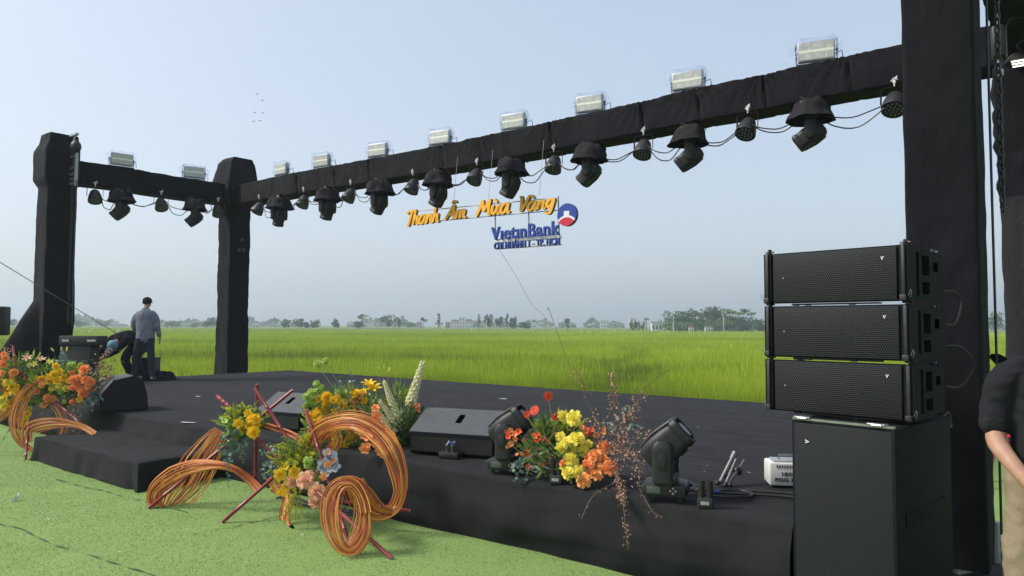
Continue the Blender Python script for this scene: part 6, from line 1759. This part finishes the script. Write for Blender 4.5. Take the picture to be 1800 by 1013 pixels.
# ---- rose bunch between the two moving lights
rt = gz(1010, 862, DECK+.01)
D = root_at(rt, 'flower_arrangement', 'bunch of yellow and orange roses with trailing twigs between the two moving lights', 'flowers')
fb = MB(); c0 = rt+Vector((-.02, .12, .08))
for (x, y, n, w, h) in ((950, 790, 90, .13, .12), (990, 770, 90, .13, .14), (1010, 800, 90, .14, .14), (960, 760, 40, .1, .1), (1030, 810, 50, .12, .1)):
    q = gy(x, y, 5.45); leaves(fb, q, n, w, h, .08, .02, 0, .5); leaves(fb, q, n//2, w, h, .07, .016, 1, .6)
for i in range(46):
    x, y = rnd(925, 1050), rnd(735, 830); a = gy(x*.6+395, y+22, 5.4); b_ = gy(x, y, 5.36); plume(fb, a, b_-a+Vector((0, 0, .02)), rnd(.1, .18), 1 if i % 3 else 2, 3, .035, 50, .006)
for (x, y) in ((975, 715), (982, 700), (965, 735), (990, 720), (1000, 760), (970, 750), (985, 740), (1040, 760), (1050, 775), (995, 705), (940, 770), (930, 780), (960, 790), (1000, 860), (985, 850), (1045, 755), (975, 835)):
    a = gy(985, 800, 5.45); b_ = gy(x, y, 5.4); plume(fb, a, b_-a+Vector((0, 0, .03)), (b_-a).length+.05, 2 if x > 960 and y < 800 else 1, 3, .045, 110, .006)
for (x0, y0, x1, y1) in ((925, 805, 905, 848), (915, 810, 898, 830), (935, 810, 922, 850), (930, 800, 945, 830), (1085, 740, 1130, 720), (1090, 760, 1125, 745), (1100, 775, 1125, 810), (1080, 755, 1060, 740), (1095, 730, 1105, 715), (1110, 740, 1128, 775)):
    a, b_ = gy(x0, y0, 5.4), gy(x1, y1, 5.3); euc(fb, [a, a.lerp(b_, .5)+Vector((0, -.02, .01)), b_], .03, 4, 3, 8)
bl = [('gerbera', 'red_petal', 963, 697, 9, 5.45), ('gerbera', 'red_petal', 940, 722, 9, 5.4), ('gerbera', 'red_petal', 926, 729, 7, 5.4), ('gerbera', 'red_petal', 975, 734, 8, 5.4)]
bl += [('small_flower', 'rose_coral' if i % 2 else 'red_petal', x, y, r_, 5.35) for i, (x, y, r_) in enumerate(((895, 768, 7), (905, 764, 8), (912, 760, 7), (898, 780, 7), (920, 775, 6), (938, 768, 8), (945, 773, 8), (955, 770, 7), (964, 776, 7), (974, 765, 7), (962, 812, 7), (958, 803, 8), (925, 800, 7), (934, 810, 6), (927, 821, 6), (952, 816, 6), (985, 775, 6), (1030, 758, 9), (1035, 763, 9), (1050, 765, 7), (1028, 774, 8), (1024, 752, 6), (946, 764, 6), (916, 798, 5), (1040, 757, 7)))]
bl += [('small_flower', 'rose_coral', x, y, r_, 5.38) for x, y, r_ in ((905, 772, 6), (950, 790, 6), (940, 800, 6), (968, 790, 6), (975, 800, 6), (930, 790, 6), (985, 765, 6), (1000, 755, 6), (1062, 760, 6))]
bl += [('rose', 'rose_yellow', x, y, r_, Y_) for x, y, r_, Y_ in ((1009, 736, 14, 5.3), (986, 789, 11, 5.2), (996, 779, 11, 5.2), (1014, 772, 15, 5.2), (1004, 808, 13, 5.15), (998, 832, 11, 5.1), (1017, 831, 12, 5.1), (1024, 793, 10, 5.2), (1007, 788, 9, 5.2), (993, 820, 9, 5.15))]
bl += [('rose', 'rose_orange' if i % 2 else 'rose_coral', x, y, r_, Y_) for i, (x, y, r_, Y_) in enumerate(((1062, 786, 12, 5.2), (1046, 801, 13, 5.15), (1033, 820, 12, 5.12), (1048, 836, 12, 5.08), (1072, 823, 13, 5.1), (1026, 845, 13, 5.05), (990, 815, 7, 5.15), (1052, 822, 9, 5.12)))]
bunch(c0, bl, D, fb)
finish(fb, 'foliage', FM, D)
fb = MB()
W5 = lambda *a: [gy(x, y, Y_) for x, y, Y_ in a]
for pts, n, w in ((W5((1060, 820, 5.2), (1075, 760, 5.2), (1078, 700, 5.2), (1076, 655, 5.25)), 260, .06), (W5((1060, 820, 5.2), (1090, 770, 5.1), (1115, 720, 5.1), (1130, 690, 5.1)), 230, .08), (W5((1070, 800, 5.2), (1055, 760, 5.2), (1045, 735, 5.2)), 110, .07),
     (W5((1080, 800, 5.1), (1100, 790, 5.05), (1120, 810, 5.0), (1125, 850, 4.95)), 240, .09), (W5((1075, 810, 5.1), (1088, 848, 4.95), (1095, 885, 4.7)), 220, .055), (W5((1080, 820, 5.1), (1095, 760, 5.1), (1100, 730, 5.1)), 200, .09), (W5((1030, 690, 5.4), (1020, 665, 5.4), (1008, 645, 5.4)), 30, .07), (W5((1070, 790, 5.15), (1110, 770, 5.05), (1150, 765, 5.0)), 120, .06)):
    wax(fb, pts, n, w, 6, 7)
for pts, n, w in ((W5((1090, 858, 4.88), (1095, 885, 4.68), (1100, 930, 4.58), (1104, 968, 4.55)), 80, .032), (W5((1080, 850, 5.0), (1055, 862, 4.85), (1038, 878, 4.75), (1022, 912, 4.7)), 10, .03), (W5((1120, 850, 4.95), (1135, 880, 4.65), (1148, 900, 4.55), (1165, 910, 4.5)), 12, .03),
     (W5((1065, 800, 5.2), (1035, 710, 5.4), (1000, 640, 5.5), (978, 580, 5.5), (963, 539, 5.5)), 16, .04), (W5((1090, 760, 5.2), (1120, 702, 5.3), (1150, 668, 5.4), (1178, 650, 5.5)), 8, .05)):
    wax(fb, pts, n, w, 6, 7, .007, .002)
finish(fb, 'wax_branch', FM, D)

# ---- left sculpture, cut by the left edge of the picture
Lr = gz(60, 790, .02)
E = root_at(Lr, 'flower_sculpture', 'sculpture of rattan loops, red bamboo and coral flowers at the far left', 'flower sculpture')
pole(E, gy(23, 608, 9.4), gy(30, 670, 9.2)); pole(E, gy(36, 654, 9.3), gy(66, 690, 9.2)); pole(E, gy(97, 706, 9.2), gy(166, 766, 8.9)); pole(E, gy(50, 740, 9.0), gp(45, 808)); pole(E, gy(-10, 690, 9.3), gy(60, 640, 9.4)); pole(E, gy(64, 735, 9.3), gp(100, 790))
rattan(E, [(82, 668, 9.2, .5), (60, 678, 9.15, .9), (40, 700, 9.1, 1.1), (29, 730, 9.05, 1.0), (29, 758, 9.0, .8), (40, 780, 9.0, .5), (58, 792, 9.0, .25), (76, 798, 8.95, .2)], 21, 16, depth=.07)
rattan(E, [(48, 778, 8.9, .8), (49, 757, 8.9, 1.1), (66, 748, 8.9, 1.3), (95, 744, 8.9, 1.0), (125, 746, 8.9, .6), (148, 752, 8.9, .5), (166, 764, 8.85, .6)], 17, 15, depth=.06)
rattan(E, [(96, 712, 9.2, .8), (108, 730, 9.2, .9), (113, 748, 9.15, .7), (108, 770, 9.1, .9)], 14, 9, depth=.05)
rattan(E, [(-20, 740, 9.2, 1), (0, 728, 9.2, 1), (16, 716, 9.2, .7), (28, 700, 9.2, .4)], 18, 12, depth=.05, cols=(2, 6, 0))
rattan(E, [(-12, 690, 9.3, .8), (-4, 670, 9.3, 1), (4, 665, 9.3, 1), (6, 690, 9.3, .7)], 12, 8, depth=.05, cols=(2, 6, 0))
fb = MB(); c3 = gy(40, 690, 9.3); c4 = gy(110, 690, 9.4)
for (x, y, n, w, h) in ((10, 660, 70, .3, .25), (40, 655, 60, .25, .25), (60, 690, 40, .2, .2), (90, 670, 90, .35, .2), (125, 675, 90, .3, .25), (100, 700, 60, .3, .15), (15, 700, 50, .2, .25)):
    q = gy(x, y, 9.45); leaves(fb, q, n, w, h, .13, .03, 0, .5); leaves(fb, q, n//2, w, h, .12, .026, 1, .6)
for i in range(26):
    x, y = rnd(0, 150), rnd(635, 700); a = gy(x*.8+10, y+25, 9.4); b_ = gy(x, y, 9.35); plume(fb, a, b_-a+Vector((0, 0, .05)), .3, 2 if i % 2 else 1, 3, .07, 60, .012)
bl = [('rose', 'rose_coral', x, y, r_, 9.15) for x, y, r_ in ((9, 629, 6), (6, 641, 6), (148, 650, 9), (150, 668, 8), (158, 672, 8), (130, 668, 9), (126, 682, 6), (146, 691, 9), (65, 689, 5), (127, 707, 5), (134, 676, 7), (140, 684, 6))]
bl += [('rose', 'rose_orange', x, y, r_, 9.15) for x, y, r_ in ((24, 655, 7), (4, 656, 6), (73, 677, 6), (83, 700, 7), (77, 712, 6), (137, 664, 6), (155, 680, 6))]
bl += [('open_flower', 'gold_petal', x, y, r_, 9.2) for x, y, r_ in ((20, 681, 8), (72, 667, 8), (95, 660, 9), (85, 670, 8), (99, 672, 8), (112, 664, 8), (121, 673, 7), (30, 690, 7), (14, 695, 7), (34, 700, 7), (18, 711, 7), (6, 700, 7), (88, 662, 7), (105, 656, 7), (97, 645, 8), (140, 703, 6), (8, 716, 7), (30, 680, 6), (48, 728, 7), (44, 740, 7), (38, 745, 6))]
bl += [('rose', 'rose_yellow', x, y, r_, 9.2) for x, y, r_ in ((104, 678, 6), (92, 682, 6), (116, 683, 6), (60, 672, 6), (25, 670, 6), (12, 672, 6))]
bl += [('lily', 'rose_peach', 48, 632, 8, 9.3, dict(up=.9)), ('lily', 'rose_peach', 72, 635, 8, 9.3, dict(up=.9)), ('lily', 'rose_yellow', 60, 643, 7, 9.3, dict(up=.9)), ('lily', 'rose_yellow', 87, 638, 6, 9.3), ('pompom', 'green_petal', 125, 642, 8, 9.3), ('pompom', 'green_petal', 97, 650, 6, 9.3), ('pompom', 'green_petal', 107, 690, 6, 9.2), ('pompom', 'green_petal', 113, 706, 5, 9.2), ('rose', 'rose_yellow', 2, 705, 8, 9.1)]
bl += [('lily_bud', m_, x, y, 6, 9.4, dict(nrm=Vector((dx, 0, 1)))) for x, y, dx, m_ in ((95, 618, -.9, 'green_petal'), (107, 618, .1, 'green_petal'), (117, 618, .1, 'rose_yellow'), (68, 627, .4, 'green_petal'), (60, 626, -.2, 'green_petal'), (88, 640, -.5, 'rose_yellow'))]
bunch(c3, [b_ for b_ in bl if b_[2] < 75], E, fb); bunch(c4, [b_ for b_ in bl if b_[2] >= 75], E, fb)
for (x0, y0, x1, y1) in ((160, 690, 178, 668), (160, 700, 182, 700), (155, 705, 165, 722), (165, 690, 172, 712), (130, 715, 138, 738), (110, 640, 112, 618)):
    a, b_ = gy(x0, y0, 9.2), gy(x1, y1, 9.2); euc(fb, [a, a.lerp(b_, .5), b_], .05, 4, 3, 8)
finish(fb, 'foliage', FM, E)
fb = MB()
for pts, n, w in ((W5((150, 690, 9.5), (170, 660, 9.5), (180, 635, 9.5)), 200, .16), (W5((155, 690, 9.5), (185, 660, 9.5), (203, 630, 9.5)), 170, .14), (W5((150, 690, 9.5), (180, 670, 9.5), (200, 660, 9.5)), 120, .12), (W5((20, 660, 9.6), (15, 630, 9.6), (4, 612, 9.6)), 120, .14), (W5((120, 700, 9.2), (128, 715, 9.1), (136, 745, 9.0), (142, 766, 8.9)), 100, .09), (W5((70, 700, 9.4), (60, 680, 9.4), (50, 650, 9.5)), 120, .16), (W5((180, 650, 9.5), (188, 625, 9.5), (190, 612, 9.5)), 40, .06)):
    wax(fb, pts, n, w, 6, 7, .013)
finish(fb, 'wax_branch', FM, E)

# ================================================================== PEOPLE
def blob_mesh(name, fn, mat, parent, voxel, smooth=6, wrinkle=0, wscale=9, angle=0):
    """fn fills an MB with overlapping closed forms; they are fused into one continuous surface"""
    bm = MB(); fn(bm); o = bm.build('tmp', mat, None)
    rm = o.modifiers.new('r', 'REMESH'); rm.mode = 'VOXEL'; rm.voxel_size = voxel; rm.use_smooth_shade = True
    sm = o.modifiers.new('s', 'SMOOTH'); sm.factor = .5; sm.iterations = smooth
    dg = bpy.context.evaluated_depsgraph_get(); dg.update()
    me = bpy.data.meshes.new_from_object(o.evaluated_get(dg)); bpy.data.objects.remove(o); me.name = name
    if wrinkle:
        n = len(me.vertices); co = np.zeros(n*3); no = np.zeros(n*3); me.vertices.foreach_get('co', co); me.vertices.foreach_get('normal', no)
        co = co.reshape(-1, 3); no = no.reshape(-1, 3)
        d = np.array([noise.noise(Vector((c[0]*wscale, c[1]*wscale, c[2]*wscale*.55)))+.5*noise.noise(Vector((c[0]*wscale*2.3, c[1]*wscale*2.3, c[2]*wscale*2.6))) for c in co])
        co = co+no*(d*wrinkle)[:, None]; me.vertices.foreach_set('co', co.ravel())
    me.polygons.foreach_set('use_smooth', [True]*len(me.polygons)); me.update()
    o = lk(bpy.data.objects.new(name, me)); o.parent = parent; return o
def limb(bm, pts, rs, n=14, side=None, flat=1.0):
    pts = catmull(pts, 4); L = len(pts); m = len(rs); rr = []
    for i in range(L):
        t = i/(L-1)*(m-1); k = min(m-2, int(t)); f = t-k
        a = rs[k] if isinstance(rs[k], tuple) else (rs[k], rs[k]*flat); b_ = rs[k+1] if isinstance(rs[k+1], tuple) else (rs[k+1], rs[k+1]*flat)
        rr.append((a[0]*(1-f)+b_[0]*f, a[1]*(1-f)+b_[1]*f))
    bm.tube(pts, rr, n, side=side)
    bm.ball(pts[0], min(rr[0]), 10); bm.ball(pts[-1], min(rr[-1]), 10)
def hand(bm, w, d, nrm, s=1.0, curl=.5, thumb=1):
    """palm from wrist w along d; nrm = back of the hand"""
    d = Vector(d).normalized(); nrm = Vector(nrm); nrm = (nrm-d*d.dot(nrm)).normalized(); sd = d.cross(nrm)*thumb
    limb(bm, [w, w+d*.045*s, w+d*.09*s], [(.026*s, .017*s), (.038*s, .016*s), (.040*s, .013*s)], 12, side=sd)
    for i, (off, L) in enumerate(((.030, .072), (.010, .08), (-.010, .075), (-.029, .058))):
        b0 = w+d*.088*s+sd*off*s; c = curl*(1+.12*i); q = b0; dd = d.copy(); pts = [q]
        for k in range(3):
            dd = (dd-nrm*c*.45).normalized(); q = q+dd*(L*s*(.45, .32, .23)[k]); pts.append(q)
        limb(bm, pts, [.0092*s, .0086*s, .008*s, .0066*s], 8)
    b0 = w+d*.025*s+sd*.026*s; limb(bm, [b0, b0+(d*.55+sd*.8-nrm*.3).normalized()*.035*s, b0+(d*.9+sd*.75-nrm*.5).normalized()*.068*s], [.013*s, .0105*s, .008*s], 8)
def head(bm, c, fw, up, s=1.0):
    """c = centre of the skull, fw = facing"""
    fw = Vector(fw).normalized(); up = Vector(up); up = (up-fw*fw.dot(up)).normalized(); rt_ = fw.cross(up)
    Rm = Matrix((rt_, fw, up)).transposed()
    P = lambda x, y, z: c+Rm @ Vector((x*s, y*s, z*s))
    bm.ball(P(0, -.01, .025), (.076*s, .093*s, .088*s), 18, rot=Rm)
    bm.ball(P(0, .022, -.045), (.060*s, .066*s, .072*s), 16, rot=Rm)
    bm.ball(P(0, .055, -.092), (.03*s, .028*s, .022*s), 12, rot=Rm)
    limb(bm, [P(0, .085, .012), P(0, .104, -.02), P(0, .112, -.034)], [.009*s, .012*s, .015*s], 10)
    for q in (-1, 1):
        bm.ball(P(q*.074, -.008, -.015), (.008*s, .018*s, .03*s), 10, rot=Rm)
        bm.ball(P(q*.045, .058, -.03), (.02*s, .018*s, .02*s), 10, rot=Rm); bm.ball(P(q*.032, .078, .02), (.022*s, .012*s, .008*s), 10, rot=Rm)
    for z in (-.062, -.072): limb(bm, [P(-.022, .076, z), P(0, .087, z), P(.022, .076, z)], [.004*s, .0065*s, .004*s], 8)
    return P, Rm

# -- man in the grey-blue jacket, seen from behind, at the left end of the deck
foot = gz(253, 669, DECK+.008)
PR = empty('person', foot, 'person in grey-blue jacket, jeans and dark cap seen from behind', 'person', R(6))
V3 = lambda *a: Vector(a)
# local frame: +y is away from the camera, he faces +y, looking down
def body1(bm):
    limb(bm, [V3(0, 0, .9), V3(0, .0, 1.15), V3(0, -.01, 1.4)], [(.15, .1), (.14, .1), (.17, .1)], 18, side=(1, 0, 0))
    limb(bm, [V3(0, 0, 1.42), V3(0, .03, 1.54)], [.055, .05])
    limb(bm, [V3(.09, 0, .9), V3(.13, .02, .5), V3(.17, -.03, .08)], [.085, .055, .04]); limb(bm, [V3(-.09, 0, .9), V3(-.17, .03, .5), V3(-.21, .05, .08)], [.08, .05, .04])
    limb(bm, [V3(.16, 0, 1.37), V3(.245, .0, 1.12), V3(.27, .06, .9)], [.05, .04, .03]); hand(bm, V3(.27, .06, .9), (0.02, .05, -1), (1, 0, 0), 1.0, .4, 1)
    limb(bm, [V3(-.16, 0, 1.37), V3(-.245, .04, 1.12), V3(-.16, .26, 1.02)], [.05, .04, .03]); hand(bm, V3(-.16, .26, 1.02), (.6, .7, -.1), (-.2, 0, 1), 1.0, .5, -1)
    head(bm, V3(0, .06, 1.62), (0, 1, -.45), (0, 0, 1))
blob_mesh('body', body1, 'skin', PR, .009, 3)
def jk(bm):
    limb(bm, [V3(0, 0, .86), V3(0, 0, 1.0), V3(0, -.01, 1.2), V3(0, -.02, 1.36), V3(0, .0, 1.45)], [(.19, .13), (.185, .13), (.185, .13), (.185, .115), (.1, .08)], 24, side=(1, 0, 0))
    limb(bm, [V3(.13, 0, 1.375), V3(.2, .0, 1.29), V3(.245, .0, 1.12), V3(.265, .05, .93)], [.075, .068, .056, .045])
    limb(bm, [V3(-.13, 0, 1.375), V3(-.2, .0, 1.29), V3(-.245, .03, 1.13), V3(-.235, .15, 1.05), V3(-.175, .24, 1.02)], [.075, .07, .062, .054, .046])
    limb(bm, [V3(-.07, .0, 1.46), V3(0, -.05, 1.475), V3(.07, .0, 1.46)], [.03, .034, .03])
blob_mesh('jacket', jk, 'jacket', PR, .014, 5, .011, 11)
def tr1(bm):
    limb(bm, [V3(0, 0, .98), V3(0, 0, .86)], [(.165, .12), (.17, .125)], 20, side=(1, 0, 0))
    limb(bm, [V3(.09, 0, .88), V3(.12, .02, .52), V3(.17, -.02, .07)], [.1, .072, .062]); limb(bm, [V3(-.09, 0, .88), V3(-.17, .03, .52), V3(-.21, .05, .07)], [.1, .074, .064])
blob_mesh('trousers', tr1, 'jeans', PR, .014, 4, .009, 12)
for x, y in ((.175, -.01), (-.21, .07)):
    def sh(bm, x=x, y=y): limb(bm, [V3(x, y-.05, .045), V3(x, y+.06, .045), V3(x, y+.17, .035)], [(.04, .045), (.045, .045), (.04, .03)], side=(1, 0, 0))
    blob_mesh('shoe', sh, 'shoe', PR, .012, 3)
def cap(bm, c=V3(0, .055, 1.655)):
    bm.ball(c, (.092, .106, .085), 20); bm.tube([c+V3(-.09, -.02, -.045), c+V3(0, -.1, -.045), c+V3(.09, -.02, -.045)], .012, 6); bm.box(c+V3(0, .12, -.03), (.13, .1, .012))
blob_mesh('cap', cap, 'cap_black', PR, .009, 3); PR.scale = (.93, .93, .93)

# -- man bending down in dark clothes with the blue cap
p = gy(222, 690, 14.6)
PB = empty('person', (p.x, p.y, DECK+.005), 'person in dark clothes and pale blue cap bending far forward', 'person', R(-8))
def bod(bm, k=1.0):
    limb(bm, [V3(.08, .26, .70), V3(.04, .04, .83), V3(-.02, -.2, .80)], [(.16*k, .13*k), (.17*k, .125*k), (.17*k, .11*k)], 20, side=(1, 0, 0))
def body2(bm):
    bod(bm, .9)
    limb(bm, [V3(-.02, -.22, .8), V3(-.02, -.33, .73)], [.055, .05])
    head(bm, V3(-.02, -.40, .66), (-.15, -.35, -.95), (0, -1, .35))
    for s_ in (-1, 1):
        limb(bm, [V3(.08+s_*.09, .26, .68), V3(.06+s_*.12, .02, .42), V3(.08+s_*.12, .2, .08)], [.085, .055, .04])
        limb(bm, [V3(-.02+s_*.17, -.2, .79), V3(-.14+s_*.15, -.3, .57), V3(-.36+s_*.06, -.36, .42)], [.05, .04, .03]); hand(bm, V3(-.36+s_*.06, -.36, .42), (-.7, -.1, -.7), (-.7, 0, .7), 1, .6, s_)
blob_mesh('body', body2, 'skin', PB, .01, 3)
def sh2(bm):
    bod(bm, 1.12)
    for s_ in (-1, 1): limb(bm, [V3(-.02+s_*.15, -.2, .8), V3(-.14+s_*.15, -.3, .6), V3(-.28+s_*.09, -.34, .48)], [.085, .068, .055])
blob_mesh('shirt', sh2, 'dark_shirt', PB, .015, 4, .01, 10)
def tr2(bm):
    limb(bm, [V3(.06, .12, .78), V3(.08, .28, .66)], [(.17, .135), (.17, .13)], 20, side=(1, 0, 0))
    for s_ in (-1, 1): limb(bm, [V3(.08+s_*.09, .26, .66), V3(.06+s_*.12, .02, .42), V3(.08+s_*.12, .2, .07)], [.11, .085, .07])
blob_mesh('trousers', tr2, 'jeans', PB, .015, 4, .009, 12)
def cap2(bm): bm.ball(V3(-.02, -.415, .685), (.1, .095, .102), 20); bm.box(V3(-.05, -.475, .575), (.13, .02, .09), rot=rotm('X', 20))
blob_mesh('cap', cap2, 'cap_blue', PB, .009, 3)
for s_ in (-1, 1):
    def sh(bm, s_=s_): limb(bm, [V3(.08+s_*.12, .24, .045), V3(.07+s_*.12, .07, .035)], [(.045, .045), (.04, .03)], side=(1, 0, 0))
    blob_mesh('shoe', sh, 'shoe', PB, .012, 3)

# -- man at the right edge, black polo shirt and khaki trousers, hands clasped before him
q = gy(1851, 700, 3.4)
PM = empty('person', (q.x, q.y, .02), 'person in black polo shirt and khaki trousers cut by the right edge', 'person', R(-14))
# local frame: -y faces the camera
def body3(bm):
    limb(bm, [V3(0, 0, .92), V3(0, .0, 1.12), V3(0, .01, 1.33)], [(.15, .1), (.145, .105), (.155, .09)], 20, side=(1, 0, 0))
    limb(bm, [V3(0, .01, 1.38), V3(0, -.0, 1.5)], [.058, .054])
    head(bm, V3(0, -.015, 1.565), (0, -1, -.12), (0, 0, 1), 1.03)
    for s_ in (-1, 1):
        limb(bm, [V3(s_*.09, 0, .92), V3(s_*.11, .0, .5), V3(s_*.12, .02, .08)], [.09, .058, .042])
        limb(bm, [V3(s_*.165, .01, 1.34), V3(s_*.222, .02, 1.18), V3(s_*.235, .0, 1.08)], [.045, .044, .042])
    limb(bm, [V3(-.235, .0, 1.12), V3(-.24, -.03, 1.05), V3(-.2, -.13, .95), V3(-.145, -.205, .86)], [.041, .043, .034, .026], 16)
    limb(bm, [V3(.235, .0, 1.12), V3(.238, -.03, 1.05), V3(.16, -.15, .94), V3(.06, -.21, .86)], [.041, .043, .034, .026], 16)
    hand(bm, V3(-.145, -.205, .86), (.6, -.25, -.75), (-.35, -.9, .3), 1.0, .6, 1)
    hand(bm, V3(.06, -.2, .86), (-.8, .02, -.5), (.2, .95, .1), 1.0, .5, 1)
blob_mesh('body', body3, 'skin', PM, .006, 3)
def polo(bm):
    limb(bm, [V3(0, 0, .88), V3(0, 0, 1.0), V3(0, 0, 1.18), V3(0, .0, 1.34), V3(0, .01, 1.43)], [(.18, .14), (.175, .14), (.175, .13), (.18, .115), (.1, .08)], 26, side=(1, 0, 0))
    for s_ in (-1, 1): limb(bm, [V3(s_*.12, .01, 1.385), V3(s_*.185, .01, 1.335), V3(s_*.222, .01, 1.22), V3(s_*.236, .0, 1.14)], [.07, .072, .062, .066], 18)
    limb(bm, [V3(-.065, -.02, 1.43), V3(-.05, .05, 1.46), V3(.05, .05, 1.46), V3(.065, -.02, 1.43)], [.022, .024, .024, .022])
blob_mesh('polo_shirt', polo, 'polo', PM, .009, 3, .014, 9)
def kh(bm):
    limb(bm, [V3(0, 0, .99), V3(0, 0, .84)], [(.168, .128), (.18, .14)], 24, side=(1, 0, 0))
    for s_ in (-1, 1): limb(bm, [V3(s_*.09, 0, .88), V3(s_*.115, .0, .5), V3(s_*.13, .02, .06)], [.118, .1, .088], 20)
blob_mesh('trousers', kh, 'khaki', PM, .011, 4, .012, 8)
for s_ in (-1, 1):
    def sh(bm, s_=s_): limb(bm, [V3(s_*.13, .06, .045), V3(s_*.13, -.06, .045), V3(s_*.14, -.18, .035)], [(.042, .045), (.048, .045), (.04, .03)], side=(1, 0, 0))
    blob_mesh('shoe', sh, 'cap_black', PM, .011, 3)
def hr(bm): bm.ball(V3(0, .015, 1.612), (.085, .1, .078), 20); bm.ball(V3(0, .04, 1.57), (.08, .075, .085), 18)
blob_mesh('hair', hr, 'hair', PM, .008, 2, .004, 30)
for s_ in (-1, 1):
    bm = MB(); bm.ball((s_*.032, -.098, 1.568), (.012, .006, .005), 8); bm.build('eye', 'hair', PM)
#---HAZE---
bm = MB(); bm.box((0, 400, 24), (3200, 2500, 52))
m, nt, b = new_mat('haze'); nt.nodes.remove(b)
pv = nt.nodes.new('ShaderNodeVolumePrincipled'); pv.inputs['Color'].default_value = (.8, .93, 1, 1); pv.inputs['Density'].default_value = 0.0010; pv.inputs['Anisotropy'].default_value = .3
nt.links.new(pv.outputs[0], nt.nodes['Material Output'].inputs['Volume'])
tag(bm.build('haze', m, smooth=False), kind='stuff')
